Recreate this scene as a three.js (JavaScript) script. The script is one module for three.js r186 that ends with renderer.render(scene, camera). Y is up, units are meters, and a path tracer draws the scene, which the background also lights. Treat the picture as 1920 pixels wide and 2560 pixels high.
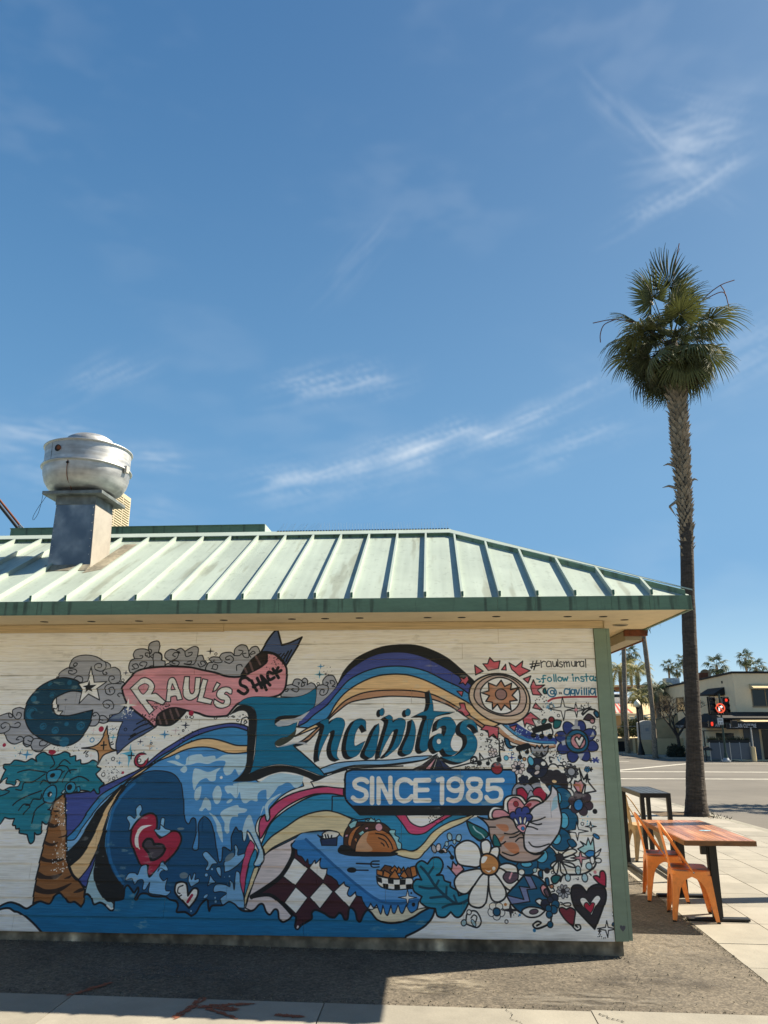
import * as THREE from 'three';
import { mergeGeometries, mergeVertices } from 'three/addons/utils/BufferGeometryUtils.js';
import { RoundedBoxGeometry } from 'three/addons/geometries/RoundedBoxGeometry.js';

// ---------------------------------------------------------------- camera, sky, sun, exposure
const scene = new THREE.Scene();
const camera = new THREE.PerspectiveCamera(67.3, 0.75, 0.1, 3000);
camera.position.set(0, 1.75, 6.9);
camera.lookAt(-0.0618, 1.75 + 0.26338, 6.9 - 0.96271);
const renderer = new THREE.WebGLRenderer({ antialias: true });
renderer.toneMapping = THREE.LinearToneMapping;
renderer.toneMappingExposure = 2.4;
renderer.shadowMap.enabled = true;

const SUN = new THREE.Vector3(0.656, 0.719, -0.227).normalize();
const sun = new THREE.DirectionalLight(0xfff0d8, 5);
sun.name = 'sun';
sun.position.copy(SUN).multiplyScalar(120);
sun.castShadow = true;
Object.assign(sun.shadow.camera, { left: -60, right: 60, top: 60, bottom: -60, near: 1, far: 400 });
sun.shadow.mapSize.set(4096, 4096);
scene.add(sun, sun.target);

function seeded(s) { return () => { s = (s + 0x6d2b79f5) | 0; let t = Math.imul(s ^ (s >>> 15), 1 | s); t = (t + Math.imul(t ^ (t >>> 7), 61 | t)) ^ t; return ((t ^ (t >>> 14)) >>> 0) / 4294967296; }; }
const hash = (x, y, s) => { let h = Math.imul(x, 374761393) + Math.imul(y, 668265263) + Math.imul(s, 974634777); h = Math.imul(h ^ (h >>> 13), 1274126177); return ((h ^ (h >>> 16)) >>> 0) / 4294967296; };
function vnoise(x, y, px, py, s) {          // value noise that repeats after px, py cells
  const ix = Math.floor(x), iy = Math.floor(y), fx = x - ix, fy = y - iy, u = fx * fx * (3 - 2 * fx), v = fy * fy * (3 - 2 * fy);
  const m = (a, n) => ((a % n) + n) % n;
  const a = hash(m(ix, px), m(iy, py), s), b = hash(m(ix + 1, px), m(iy, py), s), c = hash(m(ix, px), m(iy + 1, py), s), d = hash(m(ix + 1, px), m(iy + 1, py), s);
  return a + (b - a) * u + (c - a) * v + (a - b - c + d) * u * v;
}
const nz = (x, y, oct, s) => fbm(x / 512, y / 512, 512, 512, oct, s);
function fbm(u, v, fx, fy, oct, s) { let sum = 0, amp = 0.5, tot = 0; for (let k = 0; k < oct; k++) { sum += amp * vnoise(u * fx, v * fy, fx, fy, s + k); tot += amp; amp *= 0.5; fx *= 2; fy *= 2; } return sum / tot; }
const clamp = (x, a = 0, b = 1) => Math.max(a, Math.min(b, x)), smooth = (a, b, x) => { const t = clamp((x - a) / (b - a)); return t * t * (3 - 2 * t); }, mix = (a, b, t) => a + (b - a) * t;

// the sky: clear air with a few thin cirrus bands, one radiance for every direction
const SKY = { zenith: [0.0195, 0.067, 0.157], mid: [0.082, 0.18, 0.298], low: [0.21, 0.312, 0.372], haze: [0.27, 0.345, 0.375] };
const CIRRUS = [   // from azimuth, elevation to azimuth, elevation (degrees from north, the -z axis), width, strength
  [-12.5, 23.4, -2.0, 25.2, 1.1, 0.62], [-14.5, 16.9, 7, 21.4, 0.8, 0.62], [-5, 19.2, 15.5, 23.6, 0.8, 0.68], [-8, 18.2, 12, 22.6, 0.55, 0.5], [-14, 17.1, 1, 19.2, 1.5, 0.35], [-34, 19.2, -17.5, 18.5, 0.9, 0.6],
  [15.3, 43.5, 23.5, 34.2, 0.7, 0.3], [18, 38.4, 25, 37.6, 1.7, 0.42], [15, 33.8, 27, 36.3, 0.7, 0.42], [20, 40.5, 25, 38, 2.0, 0.3], [-9.5, 31, -3, 36.1, 1.0, 0.14], [-28, 21.6, -22, 24.6, 1.0, 0.34],
  [6, 19.0, 15, 20.6, 0.9, 0.38], [-33, 17.2, -19, 14.2, 1.3, 0.25], [40, 30, 75, 38, 3, 0.4], [-80, 24, -48, 30, 3, 0.35], [110, 25, 150, 33, 4, 0.4], [-150, 40, -110, 34, 4, 0.4], [20, 24.4, 40, 29, 1.8, 0.3],
];
function makeSky() {
  const W = 2048, H = 1024, data = new Float32Array(W * H * 4), R = Math.PI / 180;
  const bands = CIRRUS.map(([a0, e0, a1, e1, w, k]) => { const cx = Math.cos(((e0 + e1) / 2) * R), dx = (a1 - a0) * cx, dy = e1 - e0, L = Math.hypot(dx, dy); return { a0, e0, cx, ux: dx / L, uy: dy / L, L, w, k }; });
  for (let row = 0; row < H; row++) {
    const el = ((row + 0.5) / H - 0.5) * 180, y = Math.sin(el * R), cy = Math.cos(el * R);
    for (let col = 0; col < W; col++) {
      const lon = ((col + 0.5) / W - 0.5) * 2 * Math.PI, x = Math.cos(lon) * cy, z = Math.sin(lon) * cy, az = Math.atan2(x, -z) / R;
      const cosS = x * SUN.x + y * SUN.y + z * SUN.z, i = (row * W + col) * 4;
      const up = Math.max(0, y), a = smooth(0, 0.2, up), b = smooth(0.12, 0.95, Math.pow(up, 0.8)), h = smooth(0, 0.09, up);
      const glow = 0.5 * Math.pow(Math.max(0, cosS), 3) + 0.9 * Math.pow(Math.max(0, cosS), 14);
      let cloud = 0;
      if (el > 4) {
        for (const c of bands) {
          let da = az - c.a0; if (da > 180) da -= 360; if (da < -180) da += 360;
          const px = da * c.cx, py = el - c.e0, s = px * c.ux + py * c.uy, t = -px * c.uy + py * c.ux;
          if (s < -3 || s > c.L + 3 || Math.abs(t) > c.w * 3.4) continue;
          const wob = (nz(s * 0.16 + c.a0 + 99, c.e0 * 0.37 + 50, 3, 5) - 0.5) * c.w * 3.4, q = (t - wob) / c.w;
          const body = Math.exp(-q * q * 0.9) * smooth(-2.5, 2.5, s) * (1 - smooth(c.L - 3, c.L + 2.5, s));
          const fib = 0.5 * nz(s * 0.22 + 40 + t * 0.5, t * 3.4 + 60 - s * 0.35, 4, 11) + 0.5 * nz(s * 0.5 + 140 + t * 0.9, t * 8 + 160 - s * 0.9, 4, 13), soft = nz(s * 0.4 + 9, t * 0.6 + 30, 4, 21);
          cloud += c.k * body * (0.1 + 0.9 * smooth(0.36, 0.68, fib)) * (0.25 + 0.75 * smooth(0.25, 0.75, soft)) * 0.5;
        }
        const veil = nz(az * 0.06 + 20, el * 0.16 + 7 + az * 0.03, 5, 31), fine = nz(az * 0.25 + 90 - el * 0.15, el * 0.7 + 50, 4, 41);
        cloud += 0.05 * smooth(0.45, 0.75, veil) * smooth(0.3, 0.75, fine);
      }
      cloud = clamp(cloud, 0, 0.85);
      for (let k = 0; k < 3; k++) {
        let v = mix(SKY.haze[k], SKY.low[k], h); v = mix(v, SKY.mid[k], a); v = mix(v, SKY.zenith[k], b);
        v += glow * [0.21, 0.225, 0.22][k] * (0.35 + 0.65 * (1 - b));
        v = mix(v, [0.37, 0.395, 0.415][k] * (1 + 0.5 * glow), cloud);
        data[i + k] = el < 0 ? mix(SKY.haze[k], [0.14, 0.13, 0.11][k], smooth(0, -6, el)) : v;
      }
      data[i + 3] = 1;
    }
  }
  const t = new THREE.DataTexture(data, W, H, THREE.RGBAFormat, THREE.FloatType);
  t.mapping = THREE.EquirectangularReflectionMapping; t.magFilter = THREE.LinearFilter; t.minFilter = THREE.LinearFilter; t.needsUpdate = true;
  return t;
}
const sky = makeSky();
scene.background = sky; scene.environment = sky;

// ---------------------------------------------------------------- helpers
const used = new Map();
function numbered(name) { const n = used.get(name) ?? 0; used.set(name, n + 1); return n ? name + '_' + String(n).padStart(3, '0') : name; }
function thing(name, label, category, [x, y, z] = [0, 0, 0], turn = 0, group) {
  const o = new THREE.Group(); o.name = numbered(name); o.position.set(x, y, z); o.rotation.y = turn;
  o.userData = { label, category }; if (group) o.userData.group = group;
  scene.add(o); return o;
}
function part(name, geo, material, parent, label) {
  const m = new THREE.Mesh(Array.isArray(geo) ? join(geo) : geo, material); m.name = name; m.castShadow = m.receiveShadow = true;
  if (label) m.userData.label = label;
  parent.add(m); return m;
}
function struct(name, geo, material, parent = scene) { const m = part(name, geo, material, parent); if (parent === scene) { m.name = numbered(name); m.userData.kind = 'structure'; } return m; }
function dup(root, [x, y, z], turn, label) { const r = root.clone(); r.name = numbered(root.name.replace(/_\d{3}$/, '')); r.userData = { ...root.userData, label }; r.position.set(x, y, z); r.rotation.y = turn; scene.add(r); return r; }
function plain(g) { const p = g.index ? g.toNonIndexed() : g.clone(); for (const k of Object.keys(p.attributes)) if (!['position', 'normal', 'uv'].includes(k)) p.deleteAttribute(k); p.morphAttributes = {}; return p; }
const join = (list) => (list.length === 1 ? list[0] : mergeGeometries(list.map(plain)));
function bx(w, h, d, x = 0, y = 0, z = 0, rx = 0, ry = 0, rz = 0) { const g = new THREE.BoxGeometry(w, h, d); if (rx) g.rotateX(rx); if (rz) g.rotateZ(rz); if (ry) g.rotateY(ry); g.translate(x, y, z); return g; }
function rbx(w, h, d, r, x = 0, y = 0, z = 0) { const g = new RoundedBoxGeometry(w, h, d, 2, r); g.translate(x, y, z); return g; }
function span(x0, x1, y0, y1, z0, z1) { return metric(bx(x1 - x0, y1 - y0, z1 - z0, (x0 + x1) / 2, (y0 + y1) / 2, (z0 + z1) / 2)); }
function cyl(r0, r1, h, x = 0, y = 0, z = 0, n = 16) { const g = new THREE.CylinderGeometry(r1, r0, h, n); g.translate(x, y + h / 2, z); return g; }
function tube(points, r, seg = 24, n = 8) { return new THREE.TubeGeometry(new THREE.CatmullRomCurve3(points.map((p) => new THREE.Vector3(...p)), false, 'centripetal'), seg, r, n); }
function rod(a, b, r0, r1 = r0, n = 8) { const A = new THREE.Vector3(...a), B = new THREE.Vector3(...b), d = B.clone().sub(A), g = new THREE.CylinderGeometry(r1, r0, d.length(), n); g.applyQuaternion(new THREE.Quaternion().setFromUnitVectors(new THREE.Vector3(0, 1, 0), d.clone().normalize())); g.translate((A.x + B.x) / 2, (A.y + B.y) / 2, (A.z + B.z) / 2); return g; }
function metric(g) {                        // uv in metres, laid on along the axis that each face looks to
  const q = plain(g), p = q.attributes.position, n = q.attributes.normal, uv = new Float32Array(p.count * 2);
  for (let i = 0; i < p.count; i++) {
    const ax = Math.abs(n.getX(i)), ay = Math.abs(n.getY(i)), az = Math.abs(n.getZ(i));
    uv[i * 2] = ax > ay && ax > az ? p.getZ(i) : p.getX(i); uv[i * 2 + 1] = ay >= ax && ay >= az ? p.getZ(i) : p.getY(i);
  }
  q.setAttribute('uv', new THREE.BufferAttribute(uv, 2)); return q;
}
function mesh(tris, uvs) { const g = new THREE.BufferGeometry(); g.setAttribute('position', new THREE.Float32BufferAttribute(tris.flat(), 3)); if (uvs) g.setAttribute('uv', new THREE.Float32BufferAttribute(uvs.flat(), 2)); g.computeVertexNormals(); return g; }
// a solid from a top and a bottom outline of the same number of points
function solid(top, bottom) {
  const t = [], n = top.length;
  for (let i = 1; i < n - 1; i++) t.push(top[0], top[i], top[i + 1], bottom[0], bottom[i + 1], bottom[i]);
  for (let i = 0; i < n; i++) { const j = (i + 1) % n; t.push(top[i], bottom[i], bottom[j], top[i], bottom[j], top[j]); }
  return metric(mesh(t));
}
function plate(outline, depth, bevel = 0) {   // an outline in x, y pushed along z
  const s = new THREE.Shape(outline.map(([x, y]) => new THREE.Vector2(x, y)));
  return metric(new THREE.ExtrudeGeometry(s, { depth, bevelEnabled: bevel > 0, bevelSize: bevel, bevelThickness: bevel, bevelSegments: 2, curveSegments: 16 }));
}
const gy = (x, z) => -0.008 * (clamp(x, -6, 8) + 3.6) - 0.0187 * clamp(-8 - z, 0, 49.5);   // the lie of the land: it falls to the right and towards the far corner
const roadY = (x, z) => gy(x, z) - 0.12;
function sheet(x0, x1, z0, z1, nx, nz, y) {
  const g = new THREE.PlaneGeometry(1, 1, nx, nz); g.rotateX(-Math.PI / 2);
  const p = g.attributes.position, uv = g.attributes.uv;
  for (let i = 0; i < p.count; i++) { const x = mix(x0, x1, p.getX(i) + 0.5), z = mix(z0, z1, p.getZ(i) + 0.5); p.setXYZ(i, x, y(x, z), z); uv.setXY(i, x, z); }
  if ((x1 - x0) * (z1 - z0) < 0) g.scale(1, 1, 1);
  g.computeVertexNormals(); return g;
}

// ---------------------------------------------------------------- textures and materials
function tex(w, h, f, rep = [1, 1], srgb = true) {
  const data = new Uint8Array(w * h * 4);
  for (let y = 0; y < h; y++) for (let x = 0; x < w; x++) { const c = f(x / w, y / h), i = (y * w + x) * 4; for (let k = 0; k < 3; k++) data[i + k] = 255 * clamp(Array.isArray(c) ? c[k] : c); data[i + 3] = 255; }
  const t = new THREE.DataTexture(data, w, h); t.wrapS = t.wrapT = THREE.RepeatWrapping; t.magFilter = THREE.LinearFilter; t.minFilter = THREE.LinearMipmapLinearFilter; t.generateMipmaps = true;
  t.repeat.set(...rep); if (srgb) t.colorSpace = THREE.SRGBColorSpace; t.needsUpdate = true; return t;
}
const std = (o) => new THREE.MeshStandardMaterial(o);
const tint = (c, k) => c.map((v) => v * k);
function mottled(base, amount, fx, fy, seed, rough = 0.85, rep = 1, size = 512, speck = 0, bump = 0) {   // a surface with coarse and fine unevenness
  const map = tex(size, size, (u, v) => { const n = fbm(u, v, fx, fy, 5, seed), m = fbm(u, v, fx * 5, fy * 5, 3, seed + 40), s = speck ? (hash((u * size) | 0, (v * size) | 0, seed) - 0.5) * speck : 0; return tint(base, 1 + (n - 0.5) * amount * 2 + (m - 0.5) * amount + s); }, [rep, rep]);
  const o = { map, roughness: rough };
  if (bump) { o.bumpMap = tex(256, 256, (u, v) => 0.5 * fbm(u, v, 64, 64, 2, seed + 3) + 0.5 * fbm(u, v, 12, 12, 3, seed + 9), [rep * 2, rep * 2], false); o.bumpScale = bump; }
  return std(o);
}
const M = {
  asphalt: std({ map: tex(1024, 1024, (u, v) => { const a = fbm(u, v, 4, 4, 4, 3), g = fbm(u, v, 110, 110, 2, 5), f = fbm(u, v, 260, 260, 1, 6), p = smooth(0.55, 0.8, fbm(u, v, 7, 7, 3, 8)); return tint([0.347, 0.324, 0.284], (0.82 + 0.36 * a) * (0.79 + 0.42 * g) * (0.8 + 0.4 * f) * (1 - 0.14 * p)); }, [0.42, 0.42]), roughness: 0.95, bumpMap: tex(512, 512, (u, v) => 0.6 * fbm(u, v, 110, 110, 2, 15) + 0.4 * fbm(u, v, 16, 16, 3, 16), [0.42, 0.42], false), bumpScale: 0.008 }),
  road: mottled([0.373, 0.360, 0.333], 0.1, 3, 3, 13, 0.95, 0.12, 512, 0.1, 0.004),
  earth: mottled([0.333, 0.297, 0.234], 0.2, 6, 6, 4, 1, 0.1),
  soil: mottled([0.33, 0.28, 0.21], 0.35, 8, 8, 5, 1, 0.8, 256, 0.3, 0.02),
  concrete: [1, 2, 3].map((k) => mottled([0.57 - k * 0.014, 0.555 - k * 0.013, 0.515 - k * 0.013], 0.1, 3, 3, 50 + k, 0.9, 0.5, 512, 0.07, 0.0015)),
  kerb: mottled([0.504, 0.495, 0.450], 0.1, 4, 4, 61, 0.9, 0.5, 256, 0.1),
  foundation: std({ map: tex(1024, 256, (u, v) => { const n = fbm(u, v, 14, 3, 5, 70), d = fbm(u, v, 60, 14, 3, 71), st = fbm(u, v, 30, 2, 3, 72); return tint([0.63, 0.6, 0.52], (0.5 + 0.75 * n) * (0.75 + 0.5 * d) * (0.6 + 0.6 * st)); }, [0.33, 1.6]), roughness: 0.95 }),
  line: mottled([0.648, 0.639, 0.603], 0.12, 6, 6, 80, 0.9, 0.5, 256, 0.1),
  green: std({ map: tex(1024, 256, (u, v) => { const s = smooth(0.55, 0.8, fbm(u, v, 60, 1, 4, 88)), n = fbm(u, v, 10, 6, 4, 90), f = fbm(u, v, 90, 40, 2, 92); return tint([0.335, 0.46, 0.385], (0.86 + 0.2 * n + 0.1 * f) * (1 - 0.35 * s)); }, [0.4, 3]), roughness: 0.5 }),
  board: mottled([0.485, 0.565, 0.49], 0.06, 3, 9, 91, 0.6, 0.8, 512, 0.04),
  mint: [0, 1, 2, 3, 4].map((k) => std({ map: tex(512, 512, (u, v) => { const s = fbm(u, v, 50, 3, 4, 95 + k * 9), b = fbm(u, v, 3, 3, 4, 96 + k * 9), d = smooth(0.62, 0.8, fbm(u, v, 22, 4, 4, 97 + k * 9)), sp = smooth(0.74, 0.8, fbm(u, v, 70, 70, 2, 98 + k * 9)); const q = (0.9 + 0.1 * s + 0.12 * (b - 0.4)) * (1 - 0.13 * d) * (1 - 0.07 * sp); return [0.632 * q, (0.687 - 0.012 * d) * q, (0.65 - 0.03 * d) * q]; }, [0.5, 0.4]), bumpMap: tex(128, 128, (u, v) => fbm(u, v, 3, 4, 3, 94 + k), [0.6, 0.7], false), bumpScale: 0.02, roughness: 0.5 })),
  seam: mottled([0.625, 0.68, 0.645], 0.04, 3, 3, 99, 0.42, 0.7, 256, 0.03),
  closure: std({ color: new THREE.Color(0.03, 0.11, 0.085), roughness: 0.6 }),
  soffit: mottled([0.86, 0.79, 0.65], 0.05, 5, 5, 110, 0.9, 0.7, 512, 0.06, 0.001),
  frieze: std({ map: tex(1024, 256, (u, v) => tint([0.8, 0.71, 0.55], 0.86 + 0.28 * fbm(u, v, 8, 60, 4, 120)), [0.5, 2]), roughness: 0.8 }),
  dark: std({ color: 0x0c0d0e, roughness: 0.8 }),
  black: std({ color: 0x131517, roughness: 0.5, metalness: 0.2 }),
  blackTop: std({ map: tex(256, 256, (u, v) => tint([0.2, 0.23, 0.26], 0.75 + 0.5 * fbm(u, v, 3, 30, 4, 130)), [1.5, 1.5]), roughness: 0.5 }),
  galv: std({ map: tex(512, 512, (u, v) => { const n = fbm(u, v, 5, 9, 5, 140), m = fbm(u, v, 40, 6, 3, 141); return tint([0.78, 0.79, 0.79], 0.62 + 0.34 * n + 0.22 * m); }), roughnessMap: tex(256, 256, (u, v) => 0.35 + 0.4 * fbm(u, v, 8, 8, 4, 142), [1, 1], false), roughness: 1, metalness: 0.85 }),
  flange: std({ map: tex(256, 256, (u, v) => tint([0.42, 0.45, 0.45], 0.5 + 0.9 * fbm(u, v, 8, 5, 4, 158)), [1.5, 1.5]), roughness: 0.55, metalness: 0.4 }),
  duct: std({ map: tex(512, 512, (u, v) => { const n = fbm(u, v, 5, 5, 5, 150), up = smooth(0.35, 0.8, fbm(u, v, 4, 4, 4, 151)); return [mix(0.34, 0.68, up * n * 1.3), mix(0.4, 0.71, up * n * 1.3), mix(0.46, 0.72, up * n * 1.3)]; }, [1.3, 1.1]), roughness: 0.4, metalness: 0.55 }),
  flashing: mottled([0.5, 0.48, 0.42], 0.3, 6, 6, 156, 0.9, 1.5, 256, 0.1),
  ductSide: mottled([0.612, 0.594, 0.558], 0.07, 5, 5, 155, 0.55, 1, 256, 0.05),
  cream: mottled([0.648, 0.612, 0.522], 0.04, 4, 4, 160, 0.7, 0.6, 256, 0.04),
  rust: mottled([0.42, 0.24, 0.15], 0.25, 8, 8, 165, 0.9, 2, 256),
  orange: mottled([0.92, 0.56, 0.27], 0.08, 5, 5, 170, 0.42, 3, 512, 0.05),
  orangeSeat: std({ map: tex(512, 512, (u, v) => { const w = smooth(0.42, 0.62, fbm(u, v, 3, 3, 5, 175)); return [mix(0.82, 0.5, w), mix(0.42, 0.36, w), mix(0.19, 0.31, w)]; }, [2.2, 2.2]), roughness: 0.3, metalness: 0.3 }),
  tan: mottled([0.648, 0.540, 0.378], 0.08, 5, 5, 180, 0.5, 3, 256, 0.04),
  plankWood: [0, 1, 2].map((k) => std({ map: tex(256, 512, (u, v) => { const g = fbm(u, v, 20, 3, 5, 190 + k * 7), b = fbm(u, v, 3, 4, 3, 195 + k * 7); return [mix(0.5, [0.86, 0.72, 0.8][k], g) * (0.75 + 0.5 * b), mix(0.33, [0.63, 0.49, 0.6][k], g) * (0.75 + 0.5 * b), mix(0.22, [0.46, 0.34, 0.45][k], g) * (0.8 + 0.4 * b)]; }, [3, 0.7]), roughness: 0.27 })),
  woodEdge: std({ map: tex(256, 64, (u, v) => tint([0.42, 0.28, 0.15], 0.7 + 0.6 * fbm(u, v, 8, 8, 4, 210)), [2, 6]), roughness: 0.6 }),
  bark: std({ map: tex(512, 512, (u, v) => { const n = fbm(u, v, 8, 30, 4, 220), r = fbm(u, v, 4, 40, 2, 221), f = fbm(u, v, 40, 6, 3, 222); return tint([0.265, 0.24, 0.215], 0.5 + 0.5 * n + 0.35 * (r - 0.3) + 0.25 * f); }, [2, 1]), bumpMap: tex(256, 512, (u, v) => 0.6 * fbm(u, v, 6, 40, 3, 223) + 0.4 * fbm(u, v, 24, 10, 3, 224), [2, 1], false), bumpScale: 0.02, roughness: 1 }),
  barkPale: std({ map: tex(256, 256, (u, v) => tint([0.5, 0.46, 0.4], 0.45 + 0.6 * fbm(u, v, 8, 30, 4, 226) + 0.4 * fbm(u, v, 20, 20, 2, 227)), [2, 0.7]), roughness: 1 }),
  boot: std({ color: 0xffffff, vertexColors: false, map: tex(128, 128, (u, v) => tint([0.56, 0.525, 0.47], 0.45 + 0.9 * fbm(u, v, 6, 3, 4, 230)), [1, 1]), roughness: 1 }),
  stucco: mottled([0.86, 0.795, 0.665], 0.07, 3, 3, 240, 0.95, 0.12, 512, 0.07, 0.004),
  bounceStucco: mottled([0.74, 0.73, 0.69], 0.09, 3, 3, 244, 0.95, 0.15, 256, 0.07),  // wall of the added building that bounces light at the mural
  stuccoTan: mottled([0.76, 0.69, 0.54], 0.09, 3, 3, 245, 0.95, 0.15, 512, 0.07, 0.004),
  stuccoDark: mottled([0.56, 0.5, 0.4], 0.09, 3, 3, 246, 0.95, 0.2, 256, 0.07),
  glass: std({ color: 0x20272b, roughness: 0.12, metalness: 0.3 }),
  white: mottled([0.684, 0.675, 0.648], 0.03, 3, 3, 250, 0.6, 0.5, 256, 0.03),
  grey: std({ color: 0x8d949a, roughness: 0.6, metalness: 0.3 }),
  panelBlue: std({ color: 0x45505c, roughness: 0.5 }),
  poleGreen: std({ color: 0x12302a, roughness: 0.5 }),
};
const leafMat = (r, g, b, t = 0.3) => new THREE.MeshPhysicalMaterial({ color: new THREE.Color(r, g, b), roughness: 0.8, transmission: t, thickness: 0, side: THREE.DoubleSide });
const GREEN = { frond: leafMat(0.1, 0.115, 0.032), frondDark: leafMat(0.045, 0.06, 0.022), frondOld: leafMat(0.14, 0.1, 0.04), far: leafMat(0.04, 0.068, 0.028), yellow: leafMat(0.2, 0.19, 0.04), hedge: leafMat(0.14, 0.145, 0.04), bush: leafMat(0.03, 0.04, 0.022, 0.1) };
const ROWS = [0.067, 0.19, 0.328, 0.459, 0.59, 0.721, 0.852, 0.983, 1.115, 1.247, 1.378, 1.51, 1.639, 1.77, 1.902, 2.031, 2.156, 2.283, 2.42, 2.55];
const MURAL_W = 2048, MURAL_H = 943;
const PAINT = {
  W: '#f0eeea', WHT: '#eef0ee', K: '#14181c', K2: '#191d20', CL: '#a5a8b2', CLL: '#b9bec8', GRY: '#a0a6b6', GRY2: '#4b4c55',
  MOON: '#0e4058', MOON2: '#1c6485', TAIL: '#4b608e', TAILL: '#6f8099', PK: '#dc9aa6', PKDOT: '#2a1a20', FOLD: '#2a2423', FOLDL: '#6b5555',
  NAVY: '#43529c', NAVY2: '#2f4390', BL: '#3b8ac0', LB2: '#7fb4e0', LB3: '#a9cbd8', PEACH: '#e6c292', DEEP: '#0d4f7c', DEEP2: '#1f6ca6', WATER: '#4f96d4',
  LB: '#b7d6e8', RIB: '#2b8bb8', HOT: '#cc4d78', CREAM: '#e3d2aa', CREAM2: '#ddd4bb', LIL: '#dccfd0', CHK: '#43202b', TBLD: '#2f7cc0', TBLD2: '#24649f', TBL: '#62a0dc',
  TACOD: '#452c20', TACO: '#b87342', TACOL: '#cfa07c', LET: '#98cdd4', PINKL: '#dfa3b0', CUP: '#24365a', CHIP: '#bd7640', CHIP2: '#6e4630', SEA: '#1873a3',
  TRUNK: '#946239', TRUNKL: '#b08560', BAND: '#33231b', LEAF: '#1a7f97', LEAF2: '#2186a8', LEAF3: '#17676c', VEIN: '#10445a', COCO: '#2c94ba', RED: '#a92745', RED2: '#93303c', REDD: '#7d2c3a', REDU: '#a5363c',
  BLK: '#47404a', LBH: '#86bde6', LBF: '#7fb7e4', SMOKE: '#6f8390', TE: '#0b7198', TEAL3: '#17658a', DKO: '#3c4238', BRN: '#bd8f70', DKB: '#3a3135', DKN: '#232b42', DKN2: '#2a3558',
  SIGN: '#2d7fc2', DRK: '#2b2830', TEALD: '#125a80', LBT: '#58b2d4', LBT2: '#9fc4d6', LBM: '#a5cfd4', PNK2: '#d3909b', LTAN: '#b39c94', ORS: '#bd7d5c', LWHT: '#d3cfd6', NAVF: '#34448c', NAVF2: '#2f3f80',
  OCHRE: '#c1864f', PLUM: '#5d4a58', PLUMD: '#43353f', BOLT: '#7782ad', SUNT: '#d3bda8', SUNI: '#c5aea4', SUNS: '#b98466', SUNC: '#9b7a76', PNKR: '#cc6270', TANS: '#c49264', WRT: '#1c7890', WRB: '#1d6790',
};
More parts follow.
